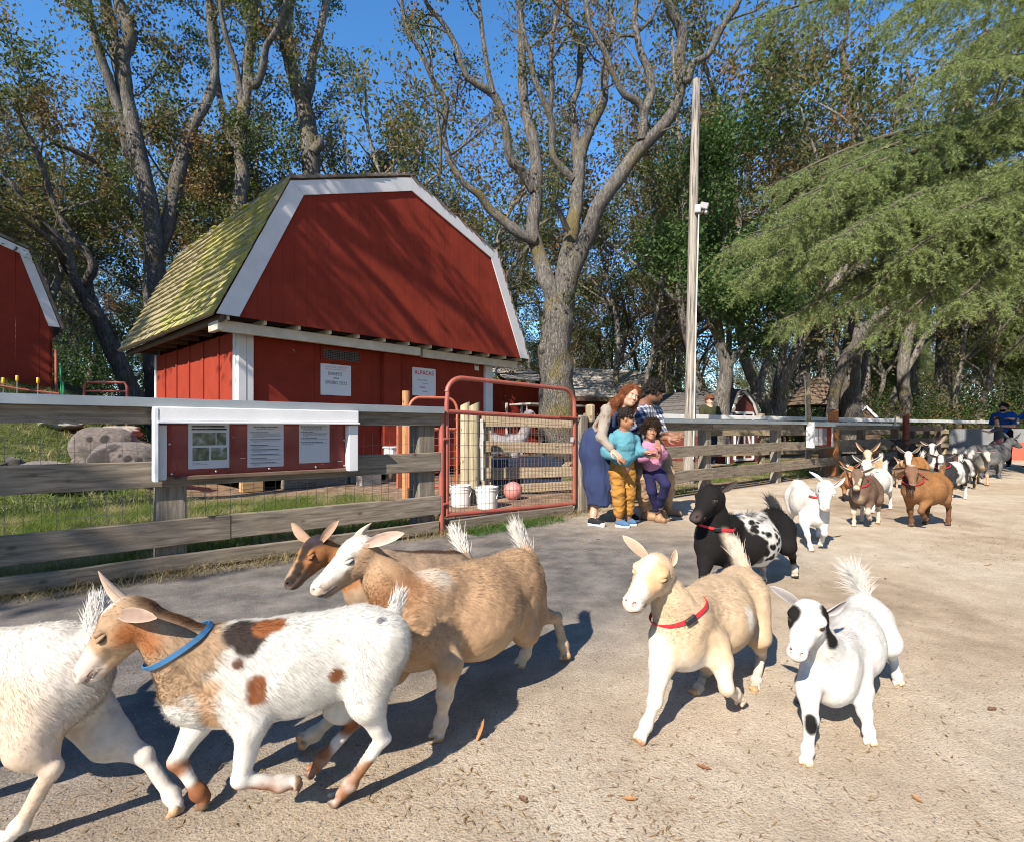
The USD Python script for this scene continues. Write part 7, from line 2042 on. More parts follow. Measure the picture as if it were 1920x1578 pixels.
def ear_mesh(base, tip, face, width, cup=0.35, nu=9, nv=7, th=0.0035):
    """A leaf-shaped, cupped ear from base to tip whose hollow side looks along face. Returns (v, f, inner mask, u)."""
    ax = np.asarray(tip, float) - base
    L = np.linalg.norm(ax); ax = ax / L
    nrm = unit(np.asarray(face, float) - ax * np.dot(face, ax))
    sd = np.cross(ax, nrm)
    us, vs = np.linspace(0, 1, nu), np.linspace(-1, 1, nv)
    prof = np.interp(us, [0, 0.12, 0.35, 0.6, 0.82, 0.95, 1], [0.42, 0.7, 1.0, 0.92, 0.62, 0.3, 0.08])
    fr, bk = [], []
    for i, u in enumerate(us):
        wd = width * 0.5 * prof[i]
        cu = cup * (1.25 - 0.75 * u)
        for x in vs:
            p = base + ax * L * u + sd * wd * x * (1 - 0.25 * cu * x * x) + nrm * (wd * cu * x * x - 0.06 * L * u * u)
            t = th * (1 - 0.6 * abs(x)) * (1.2 - 0.7 * u)
            fr.append(p + nrm * t); bk.append(p - nrm * t)
    v = np.array(fr + bk)
    m = nu * nv
    F = []
    for i in range(nu - 1):
        for j in range(nv - 1):
            a, b, c, d = i * nv + j, i * nv + j + 1, (i + 1) * nv + j + 1, (i + 1) * nv + j
            F += [[a, b, c], [a, c, d], [m + a, m + c, m + b], [m + a, m + d, m + c]]
    rim = [j for j in range(nv)] + [i * nv + nv - 1 for i in range(1, nu)] + [(nu - 1) * nv + j for j in range(nv - 2, -1, -1)] + [i * nv for i in range(nu - 2, 0, -1)]
    for k in range(len(rim)):
        a, b = rim[k], rim[(k + 1) % len(rim)]
        F += [[a, m + a, m + b], [a, m + b, b]]
    F = np.array(F)
    inner = np.r_[np.ones(m), np.zeros(m)]
    uu = np.r_[np.repeat(us, nv), np.repeat(us, nv)]
    edge = np.r_[np.tile(np.abs(vs), nu), np.tile(np.abs(vs), nu)]
    c0 = v[F[:, 0]]; fn = np.cross(v[F[:, 1]] - c0, v[F[:, 2]] - c0)
    if np.dot(fn[0], nrm) < 0:
        F = F[:, ::-1]
    return v, F, inner, uu, edge


def goat(label, J, coat, s=1.0, res=0.006, group="goats running in the herd", hair=0, ear_col=None, ear_in=PINK, nose_col=PINK, hoof_col=(0.2, 0.12, 0.06),
         collar=None, collar_t=0.62, buckle=False, eyes="open", beard=0, tail_col=WHITE, tail_n=260, tail_len=0.085, ridge=0.0, belly=1.0, seed=0, fat=1.0, head_up=None,
         leg_r=1.0, name="goat", cat="goat", horns=False, neck_r=1.0, tail_spread=0.35, dark_mouth=False, wool=0.0):
    """J: points in the world: chest, mid, rump, poll, nose, tail, ear_l, ear_r, legs {fl, fr, hl, hr: top, elbow/stifle, knee/hock, fetlock, hoof}."""
    rng = np.random.default_rng(seed + 77)
    fat, leg_r, neck_r = fat * 0.9, leg_r * 0.84, neck_r * 0.9
    for k in J:
        J[k] = np.asarray(J[k], float) if k != "ear_face" else J[k]
    ch, md, rp, poll, nose = J["chest"], J["mid"], J["rump"], J["poll"], J["nose"]
    f = unit(ch - rp)
    u = unit(np.array([0, 0, 1.0]) - f * f[2])
    sd = np.cross(u, f)                                           # the goat's left
    R = np.stack([f, sd, u], 1)
    fm = unit(ch - md); fr_ = unit(md - rp)
    Rm = np.stack([f, sd, u], 1)
    pr = [ell(ch, np.array([0.15, 0.1 * fat, 0.145]) * s, R, 0.05 * s),
          ell(md - u * 0.008 * s, np.array([0.19, 0.125 * fat * belly, 0.14 * (0.5 + 0.5 * belly)]) * s, Rm, 0.06 * s),
          ell(rp, np.array([0.135, 0.1 * fat, 0.125]) * s, R, 0.06 * s),
          cone(ch + u * 0.085 * s - f * 0.03 * s, rp + u * 0.07 * s, 0.052 * s, 0.05 * s, 0.05 * s)]
    n_neck = len(pr)
    # neck
    L = np.linalg.norm(nose - poll) * 1.07
    hf = unit(nose - poll)
    hu = J.get("head_up")
    hu = np.array([0, 0, 1.0]) if hu is None else hu
    hu = unit(hu - hf * np.dot(hu, hf)); hs = np.cross(hu, hf)
    HR = np.stack([hf, hs, hu], 1)
    H = lambda x, y, z: poll + HR @ (np.array([x, y, z]) * L)
    nb = ch + f * 0.05 * s + u * 0.05 * s
    nk = H(0.08, 0, -0.12)
    mid_n = (nb + nk) / 2 + unit(nb - nk) * 0.0 - u * 0.005
    pr += [cone(nb, mid_n, 0.092 * s * neck_r, 0.066 * s * neck_r, 0.05 * s), cone(mid_n, nk, 0.066 * s * neck_r, 0.22 * L, 0.04 * s),
           cone(ch + f * 0.09 * s - u * 0.03 * s, mid_n - u * 0.02 * s, 0.07 * s, 0.04 * s, 0.05 * s)]
    kL = 0.1 * L
    pr += [ell(H(0.16, 0, 0.0), np.array([0.28, 0.25, 0.275]) * L, HR, kL), cone(H(0.28, 0, 0.01), H(0.84, 0, -0.065), 0.215 * L, 0.128 * L, kL),
           ell(H(0.9, 0, -0.085), np.array([0.125, 0.14, 0.125]) * L, HR, 0.05 * L), cone(H(0.2, 0, -0.17), H(0.84, 0, -0.18), 0.16 * L, 0.082 * L, 0.05 * L)]
    for y in (-1, 1):
        pr += [ell(H(0.27, 0.12 * y, -0.1), np.array([0.15, 0.1, 0.13]) * L, HR, 0.08 * L), ell(H(0.33, 0.19 * y, 0.125), np.array([0.1, 0.07, 0.055]) * L, HR, 0.05 * L),
               ell(H(0.42, 0.165 * y, 0.0), np.array([0.09, 0.05, 0.04]) * L, HR, 0.05 * L),
               cone(H(0.94, 0.06 * y, -0.03), H(1.01, 0.085 * y, -0.02), 0.03 * L, 0.018 * L, 0.02 * L, sub=True), ell(H(0.37, 0.262 * y, 0.065), np.array([0.075, 0.05, 0.045]) * L, HR, 0.02 * L, sub=True)]
    pr.append(ell(H(0.93, 0, -0.155), np.array([0.17, 0.16, 0.012]) * L, HR, 0.014 * L, sub=True))
    # legs
    lr = s * leg_r
    hoofs = []
    for key in ("fl", "fr", "hl", "hr"):
        if key not in J:
            continue
        q = J[key]
        if key[0] == "f":
            pr += [cone(q[0], q[1], 0.06 * lr, 0.047 * lr, 0.045 * s), cone(q[1], q[2], 0.046 * lr, 0.027 * lr, 0.022 * s), cone(q[2], q[3], 0.025 * lr, 0.0195 * lr, 0.012 * s)]
            pr.append(ell(q[2], np.array([0.029] * 3) * lr, None, 0.012 * s))
        else:
            pr += [cone(q[0], q[1], 0.088 * lr, 0.066 * lr, 0.05 * s), cone(q[1], q[2], 0.056 * lr, 0.0245 * lr, 0.024 * s), cone(q[2], q[3], 0.0235 * lr, 0.0195 * lr, 0.012 * s)]
            back = unit((q[2] - q[1]) + (q[2] - q[3]))
            pr.append(cone(q[2], q[2] + back * 0.012 * s, 0.024 * lr, 0.018 * lr, 0.012 * s))
        dn = unit(q[4] - q[3])
        pr += [ell(q[3], np.array([0.025] * 3) * lr, None, 0.014 * s), cone(q[3], q[3] + (q[4] - q[3]) * 0.58, 0.0215 * lr, 0.0225 * lr, 0.012 * s)]
        fwd = f if len(q) < 6 else unit(q[5])
        fwd = unit(fwd - dn * np.dot(fwd, dn)); side = np.cross(dn, fwd)
        hs_ = []
        for y in (-1, 1):
            c0 = q[3] + (q[4] - q[3]) * 0.5 + side * 0.0095 * lr * y + fwd * 0.004 * lr
            c1 = q[4] + side * 0.0125 * lr * y - dn * 0.012 * lr + fwd * 0.006 * lr
            hs_ += [cone(c0, c1, 0.0135 * lr, 0.0155 * lr, 0.006 * s), cone(c1, c1 + fwd * 0.024 * lr, 0.0145 * lr, 0.0075 * lr, 0.006 * s)]
        hoofs.append(hs_)
    # tail stump
    tb = rp - f * 0.1 * s + u * 0.075 * s
    tt = J["tail"]
    tm = tb + (tt - tb) * 0.55
    pr += [cone(tb, tm, 0.026 * s, 0.017 * s, 0.02 * s), cone(tm, tm + (tt - tm) * 0.5, 0.017 * s, 0.009 * s, 0.01 * s)]
    wf = (lambda p: nfield(p, 26.0, seed) * 0.006 * s + nfield(p * [1, 1, .6], 12.0, seed + 2) * 0.014 * s * sstep(.25 * s, .34 * s, p[:, 2]) + (nfield(p, 60.0, seed + 3) * 0.02 * wool if wool else 0))
    v, F = sdf_mesh(pr, res, wf, smooth=1)
    coat.settle(v)
    col = coat(v)
    # head marks: nose pad, mouth line, eye rims
    q = (v - poll) @ HR / L
    nz = np.exp(-(((q[:, 0] - 1.0) / 0.08) ** 2 + (q[:, 1] / 0.11) ** 2 + ((q[:, 2] + 0.045) / 0.07) ** 2))
    col = col * (1 - 0.85 * nz[:, None]) + np.array(nose_col) * 0.85 * nz[:, None]
    nost = np.minimum(1, sum(np.exp(-(((q[:, 0] - 1.0) / 0.05) ** 2 + ((q[:, 1] - y * 0.07) / 0.028) ** 2 + ((q[:, 2] + 0.025) / 0.022) ** 2)) for y in (-1, 1)))
    mouth = np.exp(-((q[:, 2] + 0.165 + 0.04 * np.clip(0.95 - q[:, 0], 0, 1)) / 0.014) ** 2) * (q[:, 0] > 0.68) * (np.abs(q[:, 1]) < 0.2)
    rim = np.minimum(1, sum(np.exp(-((((q[:, 0] - 0.37) / 0.085) ** 2 + ((q[:, 1] - y * 0.2) / 0.1) ** 2 + ((q[:, 2] - 0.07) / 0.035) ** 2)) ** 2) for y in (-1, 1)))
    dk = np.clip(0.9 * nost + 0.8 * mouth + 0.85 * rim, 0, 0.92)[:, None]
    col = col * (1 - dk) + np.array((0.06, 0.035, 0.025)) * dk
    body = thing(name, label, cat, loc=(0, 0, 0), group=group)
    obj("body", (v, F), COAT, body, smooth=True, color=col)
    # mouth line and nostrils, laid on the muzzle's skin
    def on_skin(o, d, r=0.3):
        ts = np.linspace(0.0, r * L, 70)
        i = np.flatnonzero(sdf_eval(pr, o + d * ts[:, None], 0.05) > 0)
        return o + d * ts[i[0] if len(i) else -1]
    mp = []
    for th in np.radians(np.linspace(-112, 112, 15)):
        o = H(0.8, 0, -0.145 - 0.02 * math.cos(th) + 0.03 * abs(math.sin(th)) ** 3)
        mp.append(on_skin(o, hf * math.cos(th) + hs * math.sin(th)))
    mp = np.array(mp); mp[1:-1] = (mp[:-2] + mp[1:-1] * 2 + mp[2:]) / 4
    obj("mouth", tube(mp, np.interp(np.linspace(-1, 1, 15), [-1, 0, 1], [0.006, 0.011, 0.006]) * L, 6), PUPIL if dark_mouth else MOUTH, body, smooth=True)
    for y in (-1, 1):
        p_ = on_skin(H(0.86, 0.045 * y, -0.04), unit(hf * 0.9 + hs * y * 0.42 + hu * 0.04))
        ns = trimesh.creation.icosphere(1, 1.0)
        NR = HR @ np.array([[0.6, 0.8 * y, 0], [-0.8 * y, 0.6, 0], [0, 0, 1.0]]).T
        obj("nostril", (ns.vertices * np.array([0.03, 0.017, 0.02]) * L, ns.faces), PUPIL if dark_mouth else MOUTH, body, smooth=True, M=mat4(NR, p_ - hf * 0.006 * L))
    # hooves
    for hs_ in hoofs:
        hv, hF = sdf_mesh(hs_, max(0.0035, res * 0.6), None, smooth=1)
        hd = unit(hs_[0][2] - hs_[0][1]); ht = sstep(-0.012 * s, 0.004 * s, (hv - hs_[0][2]) @ hd)[:, None]
        obj("hoof", (hv, hF), HOOF, body, smooth=True, color=coat(hv) * (1 - ht) + np.array(hoof_col) * ht)
    # ears
    for y, key in ((1, "ear_l"), (-1, "ear_r")):
        if key not in J or J[key] is None or np.ndim(J[key]) == 0:
            continue
        b = H(0.06, 0.17 * y, 0.1)
        tip = J[key]
        face = J["ear_face"][key] if "ear_face" in J and key in J["ear_face"] else hf * 0.8 + hs * y * 0.4 + hu * 0.1
        ev, eF, inn, uu, ed = ear_mesh(b, tip, face, 0.27 * np.linalg.norm(tip - b) + 0.014 * s, cup=0.7)
        ec = coat(np.tile(H(0.05, 0.12 * y, 0.1), (len(ev), 1))) if ear_col is None else np.tile(np.array(ear_col, float) * 0.8, (len(ev), 1))
        ic = np.array(ear_in) * 0.62
        k = (inn * (1 - 0.75 * ed ** 2))[:, None] * 0.85
        ec = ec * (1 - k) + ic * k * (0.75 + 0.25 * uu[:, None])
        obj("ear", (ev, eF), COAT, body, smooth=True, color=ec)
    # eyes
    for y in (-1, 1):
        e = H(0.37, 0.197 * y, 0.068)
        r = 0.056 * L
        M = mat4(HR, e)
        sph = trimesh.creation.icosphere(2, r)
        ob = obj("eye", (sph.vertices * np.array([1.15, 0.8, 0.9 if eyes == "open" else 0.62]), sph.faces), EYE, body, smooth=True, M=M)
        pm = trimesh.creation.icosphere(1, r * 0.5)
        obj("pupil", (pm.vertices * np.array([0.85, 0.35, 0.34]) + np.array([r * 0.25, y * r * 0.7, 0.0]), pm.faces), PUPIL, ob, smooth=True)
        if eyes != "open":                                        # lowered lid in the coat's colour
            lid = trimesh.creation.icosphere(2, r * 1.12)
            lv = lid.vertices * np.array([1.25, 0.86, 0.75])
            lv[:, 2] = np.maximum(lv[:, 2], r * (-0.05 if eyes == "half" else -0.22)) + 0.0
            lc = coat(np.tile(H(0.33, 0.2 * y, 0.14), (len(lv), 1))) * 0.9
            obj("eyelid", (lv, lid.faces), COAT, body, smooth=True, M=M, color=lc)
            la = [(x * r, y * r * (0.97 - 0.35 * x * x), (-0.12 if eyes == "half" else -0.26) * r - 0.12 * r * (1 - x * x)) for x in np.linspace(-1.25, 1.25, 9)]
            obj("lashes", tube(la, np.interp(np.linspace(-1, 1, 9), [-1, 0, 1], [0.06, 0.17, 0.06]) * r, 6), PUPIL, body, smooth=True, M=M)
    if horns:
        for y in (-1, 1):
            pts = [H(0.1, 0.1 * y, 0.2), H(0.02, 0.13 * y, 0.42), H(-0.16, 0.17 * y, 0.58)]
            obj("horn", tube(spline(pts, 4), np.linspace(0.05 * L, 0.012 * L, 9), 8), HOOF, body, smooth=True, color=np.tile((0.1, 0.08, 0.06), (9 * 8 + 2, 1)))
    # hair
    nrm, area = vnormals(v, F)
    if hair:
        fi = rng.choice(len(F), hair, p=area / area.sum())
        w = rng.dirichlet((1, 1, 1), hair)
        root = (v[F[fi]] * w[:, :, None]).sum(1)
        nn = unit_rows((nrm[F[fi]] * w[:, :, None]).sum(1))
        qh = (root - poll) @ HR / L
        head = np.clip(1 - (np.linalg.norm((root - H(0.45, 0, -0.05)), axis=1) / (0.75 * L)), 0, 1) ** 0.5
        flow = -f * 0.7 - u * 0.75
        nax = nk - nb
        tn = ((root - nb) @ nax) / (nax @ nax)
        flow = np.where(((tn > 0.15) & (qh[:, 0] < 0.12))[:, None], -unit(nax) + np.array([0, 0, -0.3]), flow)
        flow = np.where(qh[:, :1] > 0.1, -hf, flow)
        flow = flow - nn * (flow * nn).sum(1, keepdims=True)
        low = sstep(0.25 * s, 0.4 * s, root[:, 2])
        Ln = s * (0.005 + 0.01 * low * (1 - head)) * rng.uniform(0.6, 1.3, hair)
        under = np.clip(-nn @ u, 0, 1) * low * (1 - head)
        Ln = Ln * (1 + 0.6 * under + ridge * np.clip(nn @ u - 0.75, 0, 1) * 8)
        keep = ~((np.abs(qh[:, 0] - 0.37) < 0.12) & (np.abs(qh[:, 2] - 0.068) < 0.07) & (np.abs(qh[:, 1]) > 0.12)) & ~((qh[:, 0] > 0.93) & (np.abs(qh[:, 1]) < 0.2))
        d = unit_rows(flow * 1.0 + nn * 0.2 + rng.normal(0, 0.13, (hair, 3)))
        hc = coat(root) * rng.uniform(0.62, 1.14, (hair, 1))
        strands("coat_hair", body, root[keep] - nn[keep] * 0.001, d[keep], Ln[keep], 0.00095 * s, np.clip(hc[keep], 0, 0.9), FUR)
    if tail_n:
        tdir = unit(tt - tb)
        tail_n = int(tail_n * 2.6)
        t = rng.uniform(0, 1, tail_n) ** 0.8
        root = tb + (tm + (tt - tm) * 0.4 - tb) * t[:, None] + rng.normal(0, 0.008 * s, (tail_n, 3))
        rad = unit_rows(rng.normal(0, 1, (tail_n, 3)))
        d = unit_rows(tdir * 1.0 + rad * tail_spread * rng.uniform(0.4, 1.5, (tail_n, 1)))
        tc = np.array(tail_col) * 0.85 * rng.uniform(0.8, 1.1, (tail_n, 1))
        strands("tail_hair", body, root, d, tail_len * s * rng.uniform(0.35, 1.15, tail_n), 0.0017 * s if res < 0.008 else 0.0036 * s, np.clip(tc, 0, 0.9), FUR)
    if beard:
        b0 = H(0.62, 0, -0.22)
        root = b0 + hf * rng.uniform(-0.1, 0.16, (beard, 1)) * L + hs * rng.normal(0, 0.035, (beard, 1)) * L
        d = unit_rows(np.array([0, 0, -1.0]) - hf * 0.15 + rng.normal(0, 0.13, (beard, 3)))
        strands("beard", body, root, d, 0.11 * s * rng.uniform(0.5, 1.1, beard), 0.005 * s, coat(root) * rng.uniform(0.6, 1.0, (beard, 1)), FUR)
    # collar round the neck
    if collar is not None:
        c = nb + (nk - nb) * collar_t
        ax = unit(nk - nb)
        a = unit(np.cross(ax, sd)); b = np.cross(ax, a)
        tilt = 0.25
        ring = []
        for th in np.linspace(0, 2 * np.pi, 25)[:-1]:
            dr = a * math.cos(th) + b * math.sin(th)
            lo_, hi_ = 0.0, 0.3
            o = c - ax * tilt * 0.1 * math.cos(th)
            ts = np.linspace(0.01, 0.22 * s + 0.05, 90)
            dd = sdf_eval(pr[:n_neck + 3], o + dr * ts[:, None], 0.1)
            i = np.flatnonzero(dd > 0)
            ring.append((o, dr, ts[i[0]] if len(i) else 0.1))
        rr = np.array([r[2] for r in ring]); rr = np.minimum(rr, np.median(rr) * 1.15)
        rr = (np.roll(rr, 1) + rr * 2 + np.roll(rr, -1)) / 4 + 0.003 + 0.005 * s
        wv, wf_ = [], []
        m = len(ring)
        bw = 0.0062 * s + 0.001
        for k, (o, dr, _) in enumerate(ring):
            for (dw, dt) in ((-bw, 0.0), (-bw, 0.003), (bw, 0.003), (bw, 0.0)):
                wv.append(o + dr * (rr[k] + dt) + ax * dw)
        for k in range(m):
            for e in range(4):
                a0, a1 = k * 4 + e, k * 4 + (e + 1) % 4
                b0, b1 = ((k + 1) % m) * 4 + e, ((k + 1) % m) * 4 + (e + 1) % 4
                wf_ += [[a0, b0, b1], [a0, b1, a1]]
        cp = obj("collar", (np.array(wv), np.array(wf_)), collar, body)
        if buckle is not False:
            k = int(np.argmin([np.dot(r[1], unit(np.asarray(buckle, float))) * -1 for r in ring]))
            o, dr, _ = ring[k]
            tg = np.cross(ax, dr)
            bm = sdf_mesh([cone(np.array([-0.016, y, 0]), np.array([0.016, y, 0]), 0.006, 0.006, 0.006) for y in (-0.007, 0, 0.007)], 0.003)
            obj("buckle", (bm[0] * 1.0, bm[1]), BLACK_PLASTIC, cp, smooth=True, M=mat4(np.stack([tg, ax, dr], 1), o + dr * (rr[k] + 0.006)))
    return body


def legs_px(**kw):
    return {k: [V(*p) if len(p) == 3 else p for p in pts] for k, pts in kw.items()}


def generic(x, y, heading, s=1.0, stride=0.0, lift=None, head_yaw=0.0, head_pitch=-0.45, neck=0.0, ears=(0.1, 0.1), tail_up=1.0):
    """Joints of a goat standing at (x, y) facing heading (radians from +x)."""
    c, sn = math.cos(heading), math.sin(heading)
    T = lambda p: np.array([x, y, 0]) + s * np.array([p[0] * c - p[1] * sn, p[0] * sn + p[1] * c, p[2]])
    J = {"chest": T((0.17, 0, 0.385)), "mid": T((0, 0, 0.37)), "rump": T((-0.2, 0, 0.395)), "tail": T((-0.33, 0, 0.52 + 0.06 * tail_up))}
    pol = np.array([0.34, 0.06 * head_yaw, 0.6 + neck])
    cy, sy, cp, sp = math.cos(head_yaw), math.sin(head_yaw), math.cos(head_pitch), math.sin(head_pitch)
    hf = np.array([cp * cy, cp * sy, sp]); L = 0.205
    hs = np.array([-sy, cy, 0]); hu = np.cross(hf, hs)
    J["poll"] = T(pol); J["nose"] = T(pol + hf * L)
    for k, y_, e in (("ear_l", 1, ears[0]), ("ear_r", -1, ears[1])):
        J[k] = T(pol + hf * 0.0 + hs * y_ * 0.155 + hu * (0.03 + e))
    f = [(0.17, 0.065, 0.34), (0.15, 0.07, 0.27), (0.175, 0.07, 0.155), (0.165, 0.07, 0.06), (0.18, 0.07, 0.0)]
    h = [(-0.19, 0.055, 0.38), (-0.15, 0.085, 0.275), (-0.245, 0.072, 0.185), (-0.225, 0.072, 0.06), (-0.205, 0.072, 0.0)]
    for key, base, sg, ph in (("fl", f, 1, 1), ("fr", f, -1, -1), ("hl", h, 1, -1), ("hr", h, -1, 1)):
        pts = []
        for i, p in enumerate(base):
            q = np.array([p[0], sg * p[1], p[2]])
            q[0] += stride * ph * (0.0, 0.02, 0.55, 0.85, 1.0)[i]
            pts.append(q)
        if lift and key in lift:
            a = lift[key]
            if key[0] == "f":
                k = pts[2] + np.array([0.05, 0, 0.03]) * a; pts[2] = k
                pts[3] = k + np.array([-0.055 * a - 0.01, 0, -0.075 + 0.03 * a]); pts[4] = pts[3] + np.array([-0.05, 0, -0.015 - 0.03 * (1 - a)])
            else:
                pts[2] = pts[2] + np.array([0.0, 0, 0.05]) * a
                pts[3] = pts[2] + np.array([-0.06 * a, 0, -0.105 + 0.02 * a]); pts[4] = pts[3] + np.array([-0.04 * a, 0, -0.05])
        J[key] = [T(p) for p in pts]
    return J


NEAR = dict(res=0.0055)
# --- the rear half of a white goat leaving the frame at the left
J = {"chest": V(-190, 1285, 1.42), "mid": V(-20, 1290, 1.4), "rump": V(112, 1262, 1.4), "poll": V(-420, 1090, 1.35), "nose": V(-560, 1200, 1.32), "tail": V(183, 1120, 1.48),
     "ear_l": V(-380, 1150, 1.25), "ear_r": V(-420, 1010, 1.45)}
J.update(legs_px(fl=[(-180, 1330, 1.35), (-190, 1380, 1.33), (-240, 1450, 1.33), (-260, 1530, 1.35), (-280, 1560, 1.36)], fr=[(-180, 1330, 1.5), (-190, 1380, 1.5), (-300, 1400, 1.5), (-350, 1450, 1.5), (-380, 1480, 1.5)],
                 hl=[(95, 1285, 1.36), (60, 1395, 1.31), (98, 1442, 1.31), (38, 1545, 1.335), (2, 1582, 1.345)], hr=[(135, 1300, 1.47), (205, 1385, 1.47), (272, 1418, 1.48), (322, 1490, 1.475), (338, 1521, 1.455)]))
goat("white goat half out of the left edge, hind leg stretched back", J, Coat((0.63, 0.59, 0.54), [(V(20, 1330, 1.3), V(60, 1500, 1.3), 0.09, (0.62, 0.5, 0.4), 0.6)], 1), s=0.98, hair=52650, tail_n=350, seed=1, fat=1.05, tail_len=0.07, ear_in=PINK, hoof_col=(0.35, 0.22, 0.12), **NEAR)

# --- brown-headed white goat with the blue collar
J = {"chest": V(425, 1268, 1.43), "mid": V(548, 1248, 1.47), "rump": V(676, 1216, 1.53), "poll": V(262, 1143, 1.36), "nose": V(142, 1258, 1.33), "tail": V(752, 1112, 1.58), "head_up": (-0.35, -0.18, 1.0),
     "ear_l": V(290, 1157, 1.28), "ear_r": V(178, 1074, 1.42), "ear_face": {"ear_l": (0.2, -1.0, 0.5), "ear_r": (-0.5, -0.8, -0.3)}}
J.update(legs_px(fl=[(430, 1300, 1.39), (470, 1362, 1.375), (452, 1458, 1.36), (527, 1468, 1.39), (565, 1462, 1.4)], fr=[(405, 1310, 1.49), (372, 1355, 1.48), (332, 1425, 1.46), (372, 1484, 1.46), (390, 1505, 1.47)],
                 hl=[(722, 1200, 1.49), (690, 1315, 1.46), (716, 1384, 1.49), (658, 1468, 1.49), (626, 1505, 1.492)], hr=[(700, 1230, 1.6), (640, 1320, 1.58), (668, 1350, 1.6), (605, 1420, 1.59), (582, 1452, 1.59)]))
W2 = (0.66, 0.64, 0.6)
T2 = (0.43, 0.305, 0.2)
goat("white running goat with brown head and a blue collar", J, Coat(W2, [
    (V(262, 1145, 1.36), V(345, 1225, 1.4), 0.125, T2, 0.15), (V(200, 1190, 1.35), V(270, 1160, 1.36), 0.1, T2, 0.15), (V(395, 1290, 1.36), V(405, 1335, 1.38), 0.04, (0.5, 0.33, 0.2), 0.4),
    (V(280, 1110, 1.36), V(385, 1165, 1.42), 0.035, (0.12, 0.06, 0.03), 0.5), (V(240, 1195, 1.3), V(262, 1215, 1.3), 0.04, (0.36, 0.15, 0.06), 0.6),
    (V(140, 1258, 1.33), V(165, 1240, 1.33), 0.047, (0.68, 0.58, 0.52), 0.25), (V(190, 1128, 1.34), V(212, 1120, 1.36), 0.033, (0.72, 0.66, 0.58), 0.3),
    (V(302, 1130, 1.31), V(300, 1128, 1.31), 0.03, (0.72, 0.66, 0.6), 0.3),
    (V(332, 1430, 1.46), V(336, 1436, 1.46), 0.03, (0.3, 0.14, 0.07), 0.3), (V(372, 1484, 1.46), V(392, 1505, 1.47), 0.035, (0.27, 0.12, 0.06), 0.3), (V(452, 1474, 1.36), V(560, 1470, 1.4), 0.021, (0.27, 0.12, 0.06), 0.5),
    (V(692, 1430, 1.49), V(626, 1508, 1.49), 0.024, (0.3, 0.15, 0.08), 0.4), (V(655, 1345, 1.6), V(660, 1330, 1.6), 0.05, (0.27, 0.12, 0.06), 0.3), (V(610, 1405, 1.59), V(580, 1455, 1.59), 0.028, (0.3, 0.15, 0.08), 0.4)], 2, rough=0.3, spots=[(445, 1175, 0.042, (0.06, 0.045, 0.04)), (465, 1182, 0.04, (0.06, 0.045, 0.04)), (458, 1205, 0.032, (0.06, 0.045, 0.04)), (495, 1166, 0.03, (0.3, 0.12, 0.05)), (515, 1163, 0.024, (0.3, 0.12, 0.05)), (478, 1292, 0.026, (0.26, 0.11, 0.05)), (477, 1308, 0.026, (0.26, 0.11, 0.05)), (629, 1271, 0.021, (0.26, 0.11, 0.05)), (440, 1250, 0.014, (0.15, 0.08, 0.06)), (713, 1155, 0.012, (0.2, 0.2, 0.22))]),
     s=0.93, hair=85050, eyes="half", collar=BLUE_STRAP, collar_t=0.45, ear_col=(0.5, 0.38, 0.3), ear_in=(0.3, 0.2, 0.16), nose_col=(0.42, 0.25, 0.2), tail_n=260, tail_len=0.05, seed=2, fat=0.92, hoof_col=(0.13, 0.08, 0.05), **NEAR)

# --- stocky tan goat beyond it, white blaze, tail up
J = {"chest": V(795, 1165, 1.86), "mid": V(893, 1142, 2.04), "rump": V(966, 1095, 2.24), "poll": V(690, 1025, 1.83), "nose": V(588, 1098, 1.72), "tail": V(966, 985, 2.36), "head_up": (-0.3, -0.2, 1.0),
     "ear_l": V(757, 998, 1.8), "ear_r": V(694, 977, 1.95), "ear_face": {"ear_l": (-0.7, -0.9, 0.1), "ear_r": (-0.4, -1, 0)}}
J.update(legs_px(fl=[(815, 1195, 1.8), (842, 1243, 1.78), (834, 1303, 1.775), (827, 1352, 1.79), (822, 1380, 1.805)], fr=[(775, 1205, 1.93), (740, 1255, 1.88), (648, 1322, 1.8), (590, 1375, 1.75), (560, 1392, 1.73)],
                 hl=[(960, 1110, 2.2), (985, 1180, 2.18), (1000, 1185, 2.3), (985, 1225, 2.31), (975, 1245, 2.33)], hr=[(990, 1110, 2.36), (1000, 1150, 2.36), (1044, 1158, 2.45), (1056, 1208, 2.42), (1063, 1233, 2.41)]))
T3 = (0.5, 0.345, 0.22)
